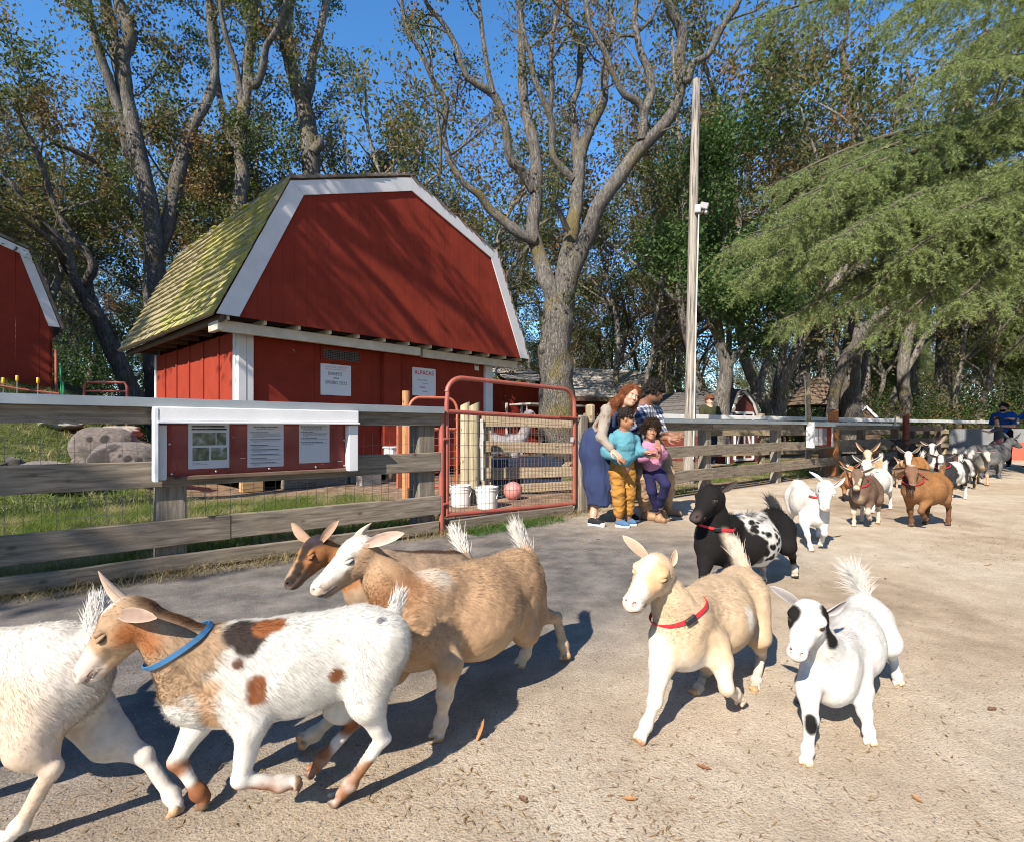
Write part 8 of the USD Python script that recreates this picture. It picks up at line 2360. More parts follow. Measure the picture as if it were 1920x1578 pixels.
goat("stocky tan goat with white blaze and raised white tail", J, Coat(T3, [
    (V(588, 1100, 1.72), V(640, 1045, 1.77), 0.045, (0.74, 0.68, 0.6), 0.3), (V(605, 1090, 1.69), V(668, 1012, 1.79), 0.04, (0.66, 0.62, 0.57), 0.3), (V(685, 1000, 1.85), V(700, 1000, 1.85), 0.05, (0.72, 0.66, 0.58), 0.3),
    (V(620, 1115, 1.68), V(680, 1105, 1.72), 0.045, (0.6, 0.42, 0.26), 0.6),
    (V(800, 1078, 1.86), V(820, 1082, 1.86), 0.05, (0.7, 0.6, 0.5), 0.5), (V(845, 1115, 1.75), V(885, 1185, 1.78), 0.042, (0.68, 0.55, 0.42), 0.6), (V(860, 1190, 1.73), V(882, 1225, 1.76), 0.035, (0.66, 0.54, 0.42), 0.6),
    (V(900, 1235, 1.95), V(960, 1200, 2.1), 0.06, (0.6, 0.42, 0.26), 0.6), (V(834, 1290, 1.78), V(822, 1380, 1.8), 0.05, (0.66, 0.55, 0.44), 0.4), (V(650, 1322, 1.8), V(560, 1392, 1.73), 0.06, (0.66, 0.55, 0.42), 0.4),
    (V(985, 1200, 2.3), V(975, 1250, 2.33), 0.06, (0.64, 0.52, 0.4), 0.4), (V(1040, 1165, 2.45), V(1064, 1235, 2.41), 0.06, (0.6, 0.45, 0.3), 0.4), (V(720, 1130, 1.75), V(760, 1110, 1.78), 0.07, (0.35, 0.19, 0.1), 0.7)], 3, rough=0.4),
     s=1.12, hair=76950, belly=1.22, fat=1.05, eyes="shut", ear_col=(0.66, 0.57, 0.48), nose_col=(0.6, 0.32, 0.24), tail_n=420, tail_len=0.075, seed=3, hoof_col=(0.3, 0.17, 0.08), **NEAR)

# --- brown goat with black face stripes, half hidden behind the tan one
J = {"chest": V(712, 1092, 2.5), "mid": V(790, 1090, 2.62), "rump": V(846, 1082, 2.75), "poll": V(606, 1018, 2.4), "nose": V(536, 1090, 2.27), "tail": V(855, 1000, 2.9), "head_up": (-0.3, -0.2, 1.0),
     "ear_l": V(634, 975, 2.36), "ear_r": V(543, 980, 2.5), "ear_face": {"ear_l": (-0.3, -1, 0), "ear_r": (-0.2, -1, 0)}}
J.update(legs_px(fl=[(715, 1120, 2.42), (722, 1150, 2.42), (700, 1180, 2.42), (690, 1215, 2.42), (685, 1235, 2.42)], fr=[(705, 1120, 2.6), (695, 1145, 2.6), (660, 1175, 2.58), (640, 1195, 2.58), (630, 1204, 2.58)],
                 hl=[(850, 1095, 2.68), (845, 1130, 2.68), (880, 1150, 2.7), (878, 1180, 2.7), (870, 1192, 2.7)], hr=[(850, 1095, 2.85), (850, 1130, 2.85), (890, 1140, 2.88), (895, 1162, 2.88), (890, 1170, 2.88)]))
goat("brown goat with black face stripe, behind the stocky tan goat", J, Coat((0.38, 0.28, 0.2), [
    (V(606, 1018, 2.4), V(650, 1050, 2.42), 0.14, (0.4, 0.19, 0.08), 0.2), (V(548, 1075, 2.2), V(566, 1022, 2.26), 0.035, (0.09, 0.05, 0.03), 0.3), (V(560, 1020, 2.3), V(600, 1005, 2.36), 0.04, (0.06, 0.05, 0.06), 0.3),
    (V(542, 1060, 2.3), V(556, 1020, 2.34), 0.022, (0.4, 0.24, 0.12), 0.4), (V(534, 1095, 2.24), V(550, 1085, 2.24), 0.04, (0.38, 0.28, 0.22), 0.3), (V(740, 1035, 2.55), V(860, 1030, 2.75), 0.025, (0.1, 0.06, 0.04), 0.4)], 4, spots=[(567, 1028, .022, (0.05, 0.035, 0.025), .3), (561, 1042, .023, (0.05, 0.035, 0.025), .3), (557, 1056, .022, (0.05, 0.035, 0.025), .3), (552, 1068, .02, (0.05, 0.035, 0.025), .3), (546, 1078, .018, (0.07, 0.05, 0.035), .3), (534, 1092, .022, (0.05, 0.04, 0.035), .3), (578, 1016, .02, (0.05, 0.035, 0.03), .3), (592, 1060, .035, (0.42, 0.2, 0.09), .5)]),
     s=1.02, hair=28350, eyes="half", nose_col=(0.05, 0.035, 0.03), ear_col=(0.34, 0.22, 0.14), ear_in=(0.45, 0.3, 0.22), tail_n=420, tail_len=0.11, seed=4, res=0.008)

# --- tan goat facing the camera, red collar with a black buckle
J = {"chest": V(1290, 1180, 1.97), "mid": V(1345, 1150, 2.14), "rump": V(1386, 1118, 2.34), "poll": V(1238, 1062, 1.9), "nose": V(1183, 1124, 1.73), "tail": V(1376, 1018, 2.47), "head_up": (-0.1, -0.35, 1.0),
     "ear_l": V(1268, 1030, 1.86), "ear_r": V(1168, 1003, 1.93), "ear_face": {"ear_l": (0.1, -1, -0.1), "ear_r": (0.3, -1, 0.1)}}
J.update(legs_px(fr=[(1245, 1200, 1.89), (1240, 1245, 1.85), (1228, 1314, 1.805), (1212, 1358, 1.79), (1197, 1390, 1.782)], fl=[(1342, 1205, 1.93), (1352, 1238, 1.9), (1362, 1290, 1.86), (1378, 1298, 1.95), (1390, 1308, 2.0)],
                 hr=[(1350, 1140, 2.3), (1330, 1235, 2.2), (1322, 1262, 2.31), (1310, 1290, 2.16), (1303, 1304, 2.1)], hl=[(1410, 1120, 2.3), (1420, 1190, 2.24), (1427, 1226, 2.37), (1418, 1275, 2.22), (1416, 1300, 2.13)]))
T5 = (0.62, 0.48, 0.335)
goat("tan goat trotting at the camera, red collar with black buckle", J, Coat(T5, [
    (V(1190, 1110, 1.72), V(1212, 1040, 1.82), 0.042, (0.66, 0.62, 0.57), 0.3), (V(1186, 1125, 1.72), V(1200, 1115, 1.72), 0.045, (0.72, 0.66, 0.6), 0.3), (V(1240, 1070, 1.8), V(1225, 1090, 1.78), 0.035, (0.62, 0.42, 0.25), 0.6),
    (V(1235, 1220, 1.86), V(1197, 1392, 1.78), 0.055, (0.72, 0.67, 0.6), 0.4), (V(1300, 1240, 1.9), V(1270, 1225, 1.88), 0.05, (0.72, 0.66, 0.58), 0.6), (V(1366, 1270, 1.86), V(1392, 1308, 2.0), 0.05, (0.7, 0.6, 0.5), 0.4),
    (V(1398, 1150, 2.05), V(1404, 1165, 2.05), 0.03, (0.74, 0.7, 0.64), 0.4), (V(1418, 1240, 2.3), V(1416, 1302, 2.13), 0.05, (0.7, 0.62, 0.52), 0.4), (V(1314, 1280, 2.2), V(1303, 1306, 2.1), 0.05, (0.68, 0.6, 0.5), 0.4),
    (V(1310, 1060, 2.1), V(1370, 1042, 2.3), 0.025, (0.38, 0.25, 0.15), 0.8), (V(1270, 1130, 1.93), V(1262, 1165, 1.9), 0.04, (0.5, 0.34, 0.2), 0.8)], 5),
     s=1.0, hair=68850, eyes="half", collar=RED_STRAP, collar_t=0.2, buckle=(0.35, -1, 0), ear_col=(0.66, 0.5, 0.36), ear_in=(0.55, 0.3, 0.22), nose_col=(0.62, 0.33, 0.27), tail_n=420, tail_col=(0.68, 0.6, 0.5), tail_len=0.085, seed=5, fat=1.1, belly=1.12, hoof_col=(0.35, 0.2, 0.1), **NEAR)

# --- white kid with black round the eyes
J = {"chest": V(1566, 1252, 1.87), "mid": V(1602, 1208, 2.0), "rump": V(1618, 1166, 2.18), "poll": V(1521, 1148, 1.78), "nose": V(1494, 1217, 1.63), "tail": V(1590, 1060, 2.34), "head_up": (-0.1, -0.35, 1.0),
     "ear_l": V(1589, 1128, 1.74), "ear_r": V(1445, 1098, 1.8), "ear_face": {"ear_l": (0.2, -1, -0.2), "ear_r": (0.3, -1, 0.2)}}
J.update(legs_px(fr=[(1528, 1262, 1.81), (1515, 1292, 1.76), (1520, 1346, 1.695), (1514, 1404, 1.68), (1511, 1433, 1.675)], fl=[(1606, 1268, 1.88), (1614, 1292, 1.85), (1621, 1333, 1.8), (1629, 1370, 1.785), (1633, 1394, 1.78)],
                 hl=[(1640, 1165, 2.15), (1664, 1205, 2.1), (1672, 1230, 2.24), (1682, 1266, 2.2), (1686, 1281, 2.2)], hr=[(1598, 1175, 2.2), (1590, 1235, 2.12), (1598, 1255, 2.24), (1606, 1285, 2.2), (1610, 1296, 2.15)]))
goat("white kid trotting at the camera, black round its eyes", J, Coat((0.67, 0.65, 0.62), [
    (V(1570, 1180, 1.7), V(1558, 1150, 1.72), 0.04, BLACK, 0.2), (V(1566, 1200, 1.74), V(1564, 1180, 1.72), 0.03, BLACK, 0.2), (V(1482, 1148, 1.74), V(1476, 1160, 1.74), 0.035, BLACK, 0.2), (V(1486, 1138, 1.8), V(1556, 1140, 1.79), 0.03, BLACK, 0.2),
    (V(1521, 1350, 1.67), V(1523, 1366, 1.67), 0.02, BLACK, 0.25)], 6),
     s=0.84, hair=56700, nose_col=(0.7, 0.42, 0.36), ear_col=(0.5, 0.48, 0.47), ear_in=(0.2, 0.17, 0.16), tail_n=420, tail_len=0.11, tail_spread=0.75, seed=6, fat=1.08, hoof_col=(0.5, 0.36, 0.22), leg_r=1.12, **NEAR)

# --- black goat with white spotted barrel
J = {"chest": V(1348, 1012, 3.36), "mid": V(1412, 1012, 3.52), "rump": V(1450, 992, 3.72), "poll": V(1340, 926, 3.3), "nose": V(1302, 966, 3.13), "tail": V(1444, 936, 3.9), "head_up": (-0.2, -0.2, 1.0),
     "ear_l": V(1384, 902, 3.24), "ear_r": V(1317, 906, 3.36), "ear_face": {"ear_l": (-0.4, -1, 0), "ear_r": (0.5, -1, 0)}}
J.update(legs_px(fr=[(1325, 1030, 3.28), (1322, 1055, 3.25), (1318, 1090, 3.2), (1314, 1120, 3.2), (1312, 1132, 3.2)], fl=[(1368, 1032, 3.36), (1372, 1060, 3.33), (1366, 1090, 3.28), (1366, 1112, 3.33), (1364, 1120, 3.32)],
                 hr=[(1432, 1000, 3.72), (1425, 1045, 3.62), (1430, 1062, 3.75), (1431, 1085, 3.62), (1432, 1094, 3.6)], hl=[(1468, 992, 3.7), (1476, 1024, 3.62), (1486, 1042, 3.78), (1490, 1068, 3.76), (1492, 1081, 3.76)]))
_r = np.random.default_rng(70)
_sp = []
for _ in range(70):
    px, py = _r.uniform(1395, 1470), _r.uniform(955, 1060)
    a = V(px, py, 3.36 + 0.0022 * (px - 1395))
    _sp.append((px, py, _r.uniform(0.011, 0.021), BLACK, 0.25))
goat("black goat with white speckled barrel and red collar", J, Coat(BLACK, [
    (V(1415, 970, 3.5), V(1432, 1045, 3.52), 0.15, (0.66, 0.64, 0.6), 0.1), (V(1370, 1000, 3.18), V(1392, 1050, 3.25), 0.055, (0.62, 0.52, 0.4), 0.4),
    (V(1302, 966, 3.1), V(1306, 960, 3.1), 0.045, (0.07, 0.055, 0.05), 0.4), (V(1478, 1010, 3.7), V(1486, 1050, 3.7), 0.08, (0.05, 0.03, 0.02), 0.3), (V(1490, 1066, 3.76), V(1491, 1074, 3.76), 0.035, (0.6, 0.5, 0.42), 0.3), (V(1431, 1070, 3.7), V(1431, 1084, 3.62), 0.04, (0.6, 0.5, 0.42), 0.3)], 7, rough=0.2, spots=_sp),
     s=1.08, hair=32400, collar=RED_STRAP, collar_t=0.22, buckle=(-0.2, -1, 0), ear_col=(0.03, 0.028, 0.028), ear_in=(0.08, 0.06, 0.055), nose_col=(0.05, 0.04, 0.04), tail_col=(0.03, 0.03, 0.035), tail_n=300, tail_len=0.09, ridge=0.9, seed=7, fat=1.1, belly=1.15, hoof_col=(0.02, 0.02, 0.02), res=0.008, neck_r=1.15)

# --- white goat with floppy ears looking down
J = {"chest": V(1527, 957, 4.72), "mid": V(1506, 938, 4.92), "rump": V(1496, 924, 5.14), "poll": V(1548, 908, 4.6), "nose": V(1548, 950, 4.44), "tail": V(1492, 905, 5.35), "head_up": (0.1, -0.8, 0.7),
     "ear_l": V(1586, 895, 4.55), "ear_r": V(1518, 882, 4.68), "ear_face": {"ear_l": (0, -1, -0.3), "ear_r": (0, -0.4, 1)}}
J.update(legs_px(fr=[(1508, 965, 4.7), (1508, 978, 4.67), (1514, 1002, 4.6), (1519, 1022, 4.57), (1522, 1033, 4.56)], fl=[(1542, 968, 4.68), (1544, 980, 4.65), (1546, 1000, 4.55), (1541, 1012, 4.66), (1537, 1021, 4.68)],
                 hr=[(1485, 930, 5.15), (1488, 955, 5.05), (1484, 968, 5.2), (1482, 990, 5.15), (1483, 1007, 5.14)], hl=[(1512, 932, 5.15), (1528, 965, 5.05), (1532, 978, 5.2), (1534, 996, 5.1), (1534, 1008, 5.08)]))
goat("white goat with a thin red collar, head lowered", J, Coat((0.67, 0.64, 0.59), [(V(1548, 925, 4.4), V(1550, 935, 4.4), 0.06, (0.72, 0.62, 0.54), 0.8)], 8), s=0.98, hair=18225, eyes="half", collar=RED_STRAP, collar_t=0.5, ear_col=(0.76, 0.73, 0.68), ear_in=(0.74, 0.64, 0.58), tail_n=150, seed=8, res=0.009, hoof_col=(0.4, 0.3, 0.2))

# --- the rest of the herd further back, facing the camera
def far_goat(label, px, D, heading_off, s, coat, seed, res=0.011, **kw):
    gk = {k: kw.pop(k) for k in ("stride", "lift", "head_yaw", "head_pitch", "neck", "ears", "tail_up") if k in kw}
    x = (px - 960.0) / FPX * D
    J = generic(x, D, -math.pi / 2 - math.atan2(x, D) - heading_off, s, **gk)
    return goat(label, J, coat(J) if callable(coat) and not isinstance(coat, Coat) else coat, s=s, res=res, seed=seed, **kw)


def face_coat(base, marks, seed, rough=0.3):
    """marks: (where, offsets along head frame, radius, colour) resolved from the joints."""
    def mk(J):
        hf = unit(J["nose"] - J["poll"]); L = np.linalg.norm(J["nose"] - J["poll"])
        hs = unit(np.cross([0, 0, 1.0], hf)); hu = np.cross(hf, hs)
        f = unit(J["chest"] - J["rump"]); sd = np.cross([0, 0, 1.0], f); s = L / 0.205
        out = []
        for m in marks:
            pt = lambda o: (J["poll"] + (hf * o[0] + hs * o[1] + hu * o[2]) * L) if m[0] == "head" else (J["mid"] + (f * o[0] + sd * o[1] + np.array([0, 0, 1.0]) * o[2]) * s)
            if m[0] == "legs":
                for k in ("fl", "fr", "hl", "hr"):
                    out.append((J[k][2] + (J[k][3] - J[k][2]) * m[1], J[k][4], m[3] * s, m[4], 0.4))
                continue
            out.append((pt(m[1]), pt(m[2]), m[3] * s, m[4], m[5] if len(m) > 5 else 0.25))
        return Coat(base, out, seed, rough)
    return mk


GB, GR = (0.2, 0.135, 0.1), (0.4, 0.21, 0.1)
far_goat("grey-brown kid with cream face stripes and a red collar", 1622, 5.78, 0.2, 1.02, face_coat(GB, [("head", (0.1, 0.17, 0.12), (0.75, 0.11, 0.02), 0.016, CREAM), ("head", (0.1, -0.17, 0.12), (0.75, -0.11, 0.02), 0.016, CREAM), ("head", (0.95, 0, -0.05), (0.9, 0, -0.1), 0.03, CREAM), ("legs", 0.0, None, 0.045, (0.6, 0.5, 0.4)), ("body", (0.3, 0, -0.05), (0.3, 0, -0.07), 0.05, (0.5, 0.38, 0.28), 0.6)], 9),
         9, res=0.009, lift={"fl": 0.8}, stride=0.03, head_pitch=-0.9, head_yaw=0.1, ears=(0.05, 0.05), collar=RED_STRAP, collar_t=0.35, ear_in=(0.4, 0.3, 0.24), nose_col=(0.05, 0.04, 0.035), hair=10125, tail_n=80)
far_goat("white goat peering over the grey-brown kid", 1640, 6.85, 0.35, 1.02, Coat((0.66, 0.63, 0.59), [], 10), 10, head_yaw=0.5, head_pitch=-0.75, neck=0.03, ears=(0.08, 0.08), stride=0.08, hair=10125, tail_n=100, belly=1.2, fat=1.15, ear_col=(0.64, 0.6, 0.56), ear_in=(0.66, 0.55, 0.48))
far_goat("small red-brown kid left of the white goat", 1592, 7.7, -0.05, 0.86, face_coat(GR, [("head", (0.9, 0, -0.1), (1.0, 0, -0.08), 0.03, (0.6, 0.4, 0.26)), ("legs", 0.6, None, 0.03, (0.1, 0.06, 0.04))], 11), 11, stride=0.07, lift={"fr": 0.5}, head_pitch=-0.7, ears=(0.1, 0.1), tail_n=60, nose_col=(0.2, 0.1, 0.07))
far_goat("pale tan goat at the fence with upright ears", 1638, 8.6, 0.3, 1.05, face_coat((0.56, 0.39, 0.24), [("head", (0.2, 0, 0.15), (0.9, 0, 0.06), 0.03, CREAM)], 12), 12, head_yaw=0.4, head_pitch=-0.6, neck=0.06, ears=(0.14, 0.14), stride=0.05, belly=1.2, fat=1.15, tail_n=60, ear_in=(0.6, 0.4, 0.3))
far_goat("big brown bearded billy with a red collar, charging", 1736, 5.75, 0.42, 1.1, face_coat((0.3, 0.165, 0.085), [("head", (0.0, 0, 0.0), (1.0, 0, -0.05), 0.085, (0.24, 0.14, 0.09), 0.4), ("head", (0.08, 0.0, 0.24), (0.05, 0.05, 0.24), 0.022, (0.55, 0.5, 0.46)), ("legs", 0.3, None, 0.05, (0.17, 0.09, 0.05)), ("body", (0.1, 0, 0.0), (-0.15, 0, 0.1), 0.15, (0.36, 0.18, 0.07), 0.7), ("body", (0.33, 0, 0.1), (0.36, 0, 0.15), 0.06, (0.1, 0.055, 0.03), 0.6)], 13),
         13, res=0.009, head_yaw=0.52, head_pitch=-0.62, neck=-0.02, ears=(-0.06, -0.06), lift={"fl": 0.75}, stride=0.06, collar=RED_STRAP, collar_t=0.4, beard=160, hair=18225, belly=1.25, fat=1.2, nose_col=(0.2, 0.13, 0.1), ear_in=(0.22, 0.13, 0.09), tail_n=60, tail_col=(0.2, 0.1, 0.05), hoof_col=(0.06, 0.04, 0.03), leg_r=1.1)
far_goat("black and white goat with a red collar behind the brown billy", 1782, 7.9, 0.35, 1.08, face_coat((0.05, 0.05, 0.055), [("head", (0.2, 0, 0.2), (0.5, 0, 0.12), 0.03, WHITE), ("head", (0.85, 0, -0.05), (1.0, 0, -0.06), 0.035, WHITE), ("body", (-0.02, 0, 0.12), (-0.02, 0, -0.12), 0.15, WHITE, 0.12), ("legs", 0.0, None, 0.05, WHITE)], 14), 14, stride=0.06, lift={"fl": 0.4}, head_yaw=0.35, head_pitch=-0.75, collar=RED_STRAP, collar_t=0.4, ears=(0.02, 0.02), tail_n=60, fat=1.15, ear_in=(0.3, 0.25, 0.24), nose_col=(0.3, 0.2, 0.18))
far_goat("small fawn kid against the red gate post", 1688, 9.6, -0.1, 0.8, face_coat((0.42, 0.28, 0.18), [("legs", 0.0, None, 0.04, (0.55, 0.42, 0.32))], 15), 15, stride=0.08, head_pitch=-0.6, ears=(0.1, 0.1), tail_n=50)
far_goat("brown goat with a broad white face behind the fawn kid", 1716, 9.2, 0.3, 1.08, face_coat((0.42, 0.22, 0.09), [("head", (0.1, 0, 0.2), (1.0, 0, 0.0), 0.045, WHITE)], 16), 16, stride=0.05, head_yaw=0.3, head_pitch=-0.9, ears=(0.14, 0.14), tail_n=50, belly=1.15, ear_in=(0.6, 0.42, 0.3))
far_goat("charcoal goat with a dark collar standing by the end rails", 1722, 11.6, 0.9, 1.3, face_coat((0.05, 0.048, 0.045), [("head", (0.85, 0, -0.05), (1.0, 0, -0.06), 0.05, (0.16, 0.13, 0.11))], 17), 17, head_yaw=0.5, head_pitch=-0.5, collar=BLACK_PLASTIC, collar_t=0.5, ears=(0.0, 0.0), tail_n=40, ear_in=(0.06, 0.05, 0.05), nose_col=(0.1, 0.08, 0.07), hair=0)
far_goat("white goat with black eye patches and one ear raised", 1768, 9.9, 0.5, 1.12, face_coat((0.55, 0.53, 0.51), [("head", (0.35, 0.2, 0.05), (0.5, 0.2, -0.05), 0.035, BLACK), ("head", (0.35, -0.2, 0.05), (0.5, -0.2, -0.05), 0.035, BLACK), ("body", (0.1, 0, 0.05), (-0.2, 0, 0.1), 0.14, (0.05, 0.05, 0.055))], 18), 18, head_yaw=0.5, head_pitch=-0.6, neck=0.07, ears=(0.15, 0.05), tail_n=50)
far_goat("dark brown goat with black ears in the middle of the pack", 1806, 9.3, 0.3, 1.0, face_coat((0.035, 0.028, 0.025), [("head", (0.4, 0, 0.0), (1.0, 0, -0.05), 0.05, (0.12, 0.07, 0.055), 0.5), ("body", (-0.02, 0, 0.1), (-0.05, 0, -0.1), 0.13, (0.6, 0.58, 0.55), 0.2)], 19), 19, stride=0.05, head_yaw=0.25, head_pitch=-0.8, ears=(0.0, 0.0), tail_n=50, ear_in=(0.1, 0.06, 0.05), nose_col=(0.1, 0.06, 0.05))
far_goat("grey goat with a pale muzzle and tan legs", 1834, 10.2, -0.25, 1.05, face_coat((0.2, 0.19, 0.18), [("head", (0.4, 0, 0.1), (1.0, 0, -0.02), 0.045, (0.62, 0.52, 0.42)), ("legs", 0.0, None, 0.05, (0.5, 0.36, 0.25)), ("body", (0.3, 0, -0.05), (0.28, 0, -0.2), 0.06, (0.5, 0.38, 0.28), 0.5)], 20), 20, stride=0.07, head_yaw=0.1, head_pitch=-0.7, ears=(-0.02, -0.02), tail_n=50)
far_goat("large grey and white mottled goat walking away at the back", 1852, 11.4, -2.3, 1.35, face_coat((0.14, 0.14, 0.145), [("body", (-0.3, 0, -0.05), (-0.33, 0, -0.25), 0.13, (0.55, 0.53, 0.5), 0.3), ("body", (0.1, 0.1, -0.1), (0.0, -0.1, -0.15), 0.1, (0.4, 0.39, 0.38), 0.5)], 21), 21, stride=0.06, head_pitch=-0.4, tail_n=50, belly=1.2, fat=1.2, tail_up=-1.5)
# ---------------------------------------------------------------- small things on the ground: grass, stones, needles, leaves
rgn = np.random.default_rng(101)


def blades(name, label, cat, pts, hmin, hmax, wid, m, lean=0.35, kind="stuff"):
    n = len(pts)
    h = rgn.uniform(hmin, hmax, n)[:, None]
    a = rgn.uniform(0, 2 * np.pi, n)
    w = np.stack([np.cos(a), np.sin(a), np.zeros(n)], 1) * wid * rgn.uniform(0.6, 1.3, (n, 1))
    ld = rgn.normal(0, lean, (n, 2)); ld = np.hstack([ld, np.ones((n, 1))])
    mid = pts + ld * h * 0.5
    tip = pts + np.hstack([ld[:, :2] * 2.0, np.full((n, 1), 0.95)]) * h
    v = np.stack([pts - w, pts + w, mid - w * 0.7, mid + w * 0.7, tip], 1).reshape(-1, 3)
    k = np.arange(n)[:, None] * 5
    f = np.hstack([k, k + 1, k + 3, k, k + 3, k + 2, k + 2, k + 3, k + 4]).reshape(-1, 3)
    o = obj(name, (v, f), m, None)
    tag(o, label, cat, kind=kind)


GRASS_M = leafmat("grass_blades", [(0.1, 0.14, 0.025), (0.15, 0.2, 0.035), (0.23, 0.24, 0.06), (0.13, 0.17, 0.03), (0.36, 0.3, 0.14), (0.19, 0.22, 0.045)], trans=0.4, clump=(0.38, 0.31, 0.17), cscale=1.6)
DRY_M = leafmat("dry_grass", [(0.2, 0.16, 0.08), (0.32, 0.26, 0.15), (0.12, 0.13, 0.04), (0.26, 0.2, 0.11)], trans=0.3)


def scatter(n, t0, t1, u0, u1, cond):
    t, u = rgn.uniform(t0, t1, n), rgn.uniform(u0, u1, n)
    p = FO + FD * t[:, None] + FN * u[:, None]
    k = cond(p, t, u) > rgn.uniform(0, 1, n)
    p = p[k]; p[:, 2] = ground_z(p[:, 0], p[:, 1]) - 0.005
    return p


gc = lambda p: ground_cover(p)[:, 0]
p1 = scatter(70000, -4.6, 0.6, 0.0, 3.6, lambda p, t, u: gc(p) * 0.95)
blades("paddock_grass", "patchy yellow-green grass behind the left fence", "grass", p1, 0.06, 0.19, 0.003, GRASS_M)
p2 = scatter(60000, -14, 0.0, 3.6, 12, lambda p, t, u: gc(p) * 0.9)
blades("slope_grass", "green grass on the rise behind the left fence", "grass", p2, 0.05, 0.14, 0.006, GRASS_M)
p3 = scatter(9000, -4.0, 2.4, -0.26, 0.12, lambda p, t, u: sstep(-0.28, 0.0, u + nfield(p, 2.5, 8) * 0.35) * 0.8)
blades("fence_grass", "dry grass along the foot of the left fence and gate", "grass", p3, 0.03, 0.12, 0.0025, DRY_M, lean=0.6)
p4 = scatter(30000, 2.3, 16, 0.15, 3.2, lambda p, t, u: gc(p))
blades("verge_grass", "thin grass strip behind the right fence", "grass", p4, 0.03, 0.09, 0.005, GRASS_M)
p5 = scatter(2500, 0.2, 1.5, -0.35, -0.02, lambda p, t, u: sstep(-0.4, -0.1, u + nfield(p, 4, 3) * 0.5) * 0.9)
blades("gate_grass", "tuft of green grass in front of the gate's sill board", "grass", p5, 0.03, 0.09, 0.003, leafmat("fresh_grass", [(0.05, 0.11, 0.015), (0.1, 0.16, 0.025), (0.07, 0.13, 0.02)], trans=0.35), lean=0.5)
rocky = trimesh.creation.icosphere(0, 1.0)


def pebbles(n, lo, hi, rmin, rmax, name, label, m, dens):
    D = lo * (hi / lo) ** rgn.uniform(0, 1, n)
    x = rgn.uniform(-1.02, 1.02, n) * D
    p = np.stack([x, D, np.zeros(n)], 1)
    k = dens(p) > rgn.uniform(0, 1, n)
    p = p[k]; n = len(p)
    r = rmin * (rmax / rmin) ** (rgn.uniform(0, 1, n) ** 2.2)
    bv = rocky.vertices
    v = bv[None] * (r[:, None, None] * rgn.uniform(0.6, 1.2, (n, 1, 3)) * [1, 1, 0.6]) * rgn.uniform(0.75, 1.15, (n, len(bv), 1))
    v = v + p[:, None] + np.stack([np.zeros(n), np.zeros(n), r * 0.12], 1)[:, None]
    f = (rocky.faces[None] + np.arange(n)[:, None, None] * len(bv)).reshape(-1, 3)
    tag(obj(name, (v.reshape(-1, 3), f), m, None), label, "gravel", kind="stuff")


STONE = mat("grit", {"g": ("geometry", {}), "r": ("rgb_ramp", {"ramp": [(0, (0.12, 0.1, 0.085)), (0.35, (0.26, 0.22, 0.18)), (0.7, (0.36, 0.31, 0.26)), (1, (0.48, 0.44, 0.39))]}), "p": ("principled_bsdf", {"roughness": 0.9, "specular_ior_level": 0.3})},
            [("g.random_per_island", "r.fac"), ("r.color", "p.base_color")], "p.BSDF")
inyard = lambda p: ((p - FO) @ FN < -0.05).astype(float)
pebbles(26000, 1.25, 4.0, 0.0011, 0.0042, "gravel", "fine grit lying on the yard near the viewer", STONE, lambda p: inyard(p) * (0.45 + 0.55 * sstep(-0.15, 0.15, nfield(p, 1.2, 9))))
# pine needles: tan slivers in drifts
def slivers(n, lo, hi, L0, L1, w, name, label, m, dens):
    D = lo * (hi / lo) ** rgn.uniform(0, 1, n)
    p = np.stack([rgn.uniform(-1.05, 1.05, n) * D, D, np.full(n, 0.004)], 1)
    p = p[dens(p) > rgn.uniform(0, 1, n)]; n = len(p)
    p[:, 2] += ground_z(p[:, 0], p[:, 1]) + rgn.uniform(0, 0.004, n)
    a = rgn.uniform(0, np.pi, n); L = rgn.uniform(L0, L1, n)[:, None]
    d = np.stack([np.cos(a), np.sin(a), rgn.normal(0, 0.06, n)], 1) * L / 2
    c = np.stack([-np.sin(a), np.cos(a), np.zeros(n)], 1)
    ww = w * (0.7 + 0.25 * D.mean())
    b = c * L * rgn.uniform(-0.15, 0.15, (n, 1))
    s = c * w
    v = np.stack([p - d, p + b - s, p + d, p + b + s], 1).reshape(-1, 3)
    k = np.arange(n)[:, None] * 4
    tag(obj(name, (v, np.hstack([k, k + 1, k + 2, k, k + 2, k + 3]).reshape(-1, 3)), m, None), label, "litter", kind="stuff")


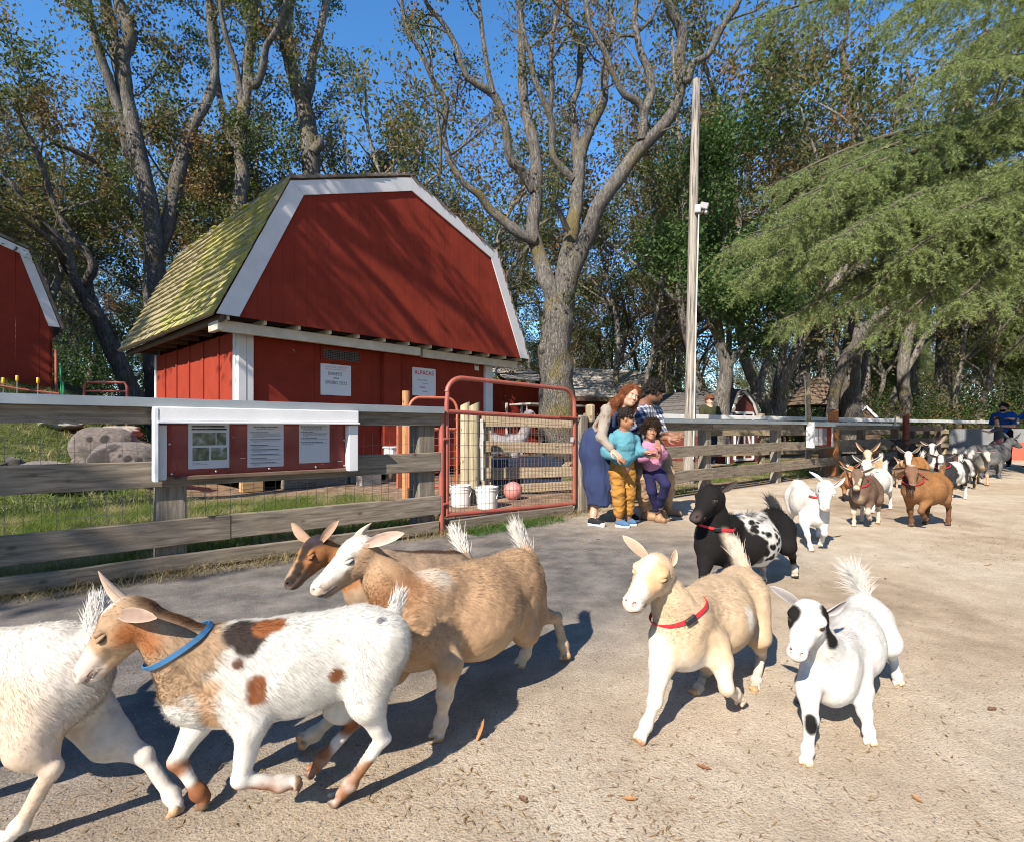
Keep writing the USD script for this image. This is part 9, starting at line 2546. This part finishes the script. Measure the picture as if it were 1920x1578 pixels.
NEED = leafmat("fallen_needles", [(0.3, 0.19, 0.09), (0.42, 0.29, 0.15), (0.22, 0.12, 0.06), (0.5, 0.38, 0.22)], trans=0.0)
drift = lambda p: inyard(p) * (0.25 + 0.75 * sstep(-0.08, 0.14, nfield(p, 0.8, 4) + 0.5 * nfield(p, 2.6, 14)))
slivers(15000, 1.3, 4.5, 0.012, 0.034, 0.0006, "fallen_needles", "tan conifer needles strewn over the near yard", NEED, lambda p: drift(p) * 0.6)
slivers(24000, 4.0, 15, 0.02, 0.05, 0.0018, "far_needles", "tan conifer needles strewn over the far yard", NEED, drift)
# a few dry oak leaves, one by one
dl = np.random.default_rng(202)
LM = [plain(f"dead_leaf_{k}", c, rough=0.8, var=0.3, scale=60) for k, c in enumerate(((0.2, 0.09, 0.04), (0.3, 0.15, 0.06), (0.14, 0.075, 0.04)))]


def dry_leaf(label, p, size, up, m, group=None):
    n = 13
    us = np.linspace(0, 1, n)
    wv_ = 0.42 * np.sin(np.pi * us ** 0.85) * (1 + 0.35 * np.sin(us * 19)) + 0.02
    V_, F_ = [], []
    curl = dl.uniform(0.6, 1.4)
    for i, u in enumerate(us):
        for s_ in (-1, -0.5, 0, 0.5, 1):
            V_.append((u - 0.5, s_ * wv_[i] * 0.5, curl * 0.35 * (s_ * wv_[i]) ** 2 + 0.25 * curl * (u - 0.5) ** 2 * 1.2))
    V_ = np.array(V_) * size
    V_ = np.vstack([V_, V_ + [0, 0, 0.0012]])
    m5 = n * 5
    for i in range(n - 1):
        for j in range(4):
            a = i * 5 + j
            F_ += [[a, a + 6, a + 1], [a, a + 5, a + 6], [m5 + a, m5 + a + 1, m5 + a + 6], [m5 + a, m5 + a + 6, m5 + a + 5]]
    R = rz(dl.uniform(0, 6.28))
    if up:
        c_, s_ = math.cos(-1.2), math.sin(-1.2)
        R = rz(0.4) @ np.array([[c_, 0, s_], [0, 1, 0], [-s_, 0, c_]])
    o = obj("dry_leaf", (V_, np.array(F_)), m, None, smooth=True, M=mat4(R, np.asarray(p) + [0, 0, (0.42 * size if up else 0.003)]))
    tag(o, label, "leaf", group)


dry_leaf("curled brown leaf standing on edge in the goats' shadow", G(903, 1385), 0.075, True, LM[1])
for k, (px, py) in enumerate(((1660, 1085), (1850, 1060), (1500, 1320), (1320, 1440), (1720, 1500), (980, 1500), (700, 1100), (1120, 1010), (1800, 985), (1690, 940), (1180, 1500), (1860, 1330))):
    dry_leaf("small dry oak leaf lying flat on the yard's grit", G(px, py), 0.035 + 0.004 * (k % 4), False, LM[k % 3], "dry leaves scattered over the yard")
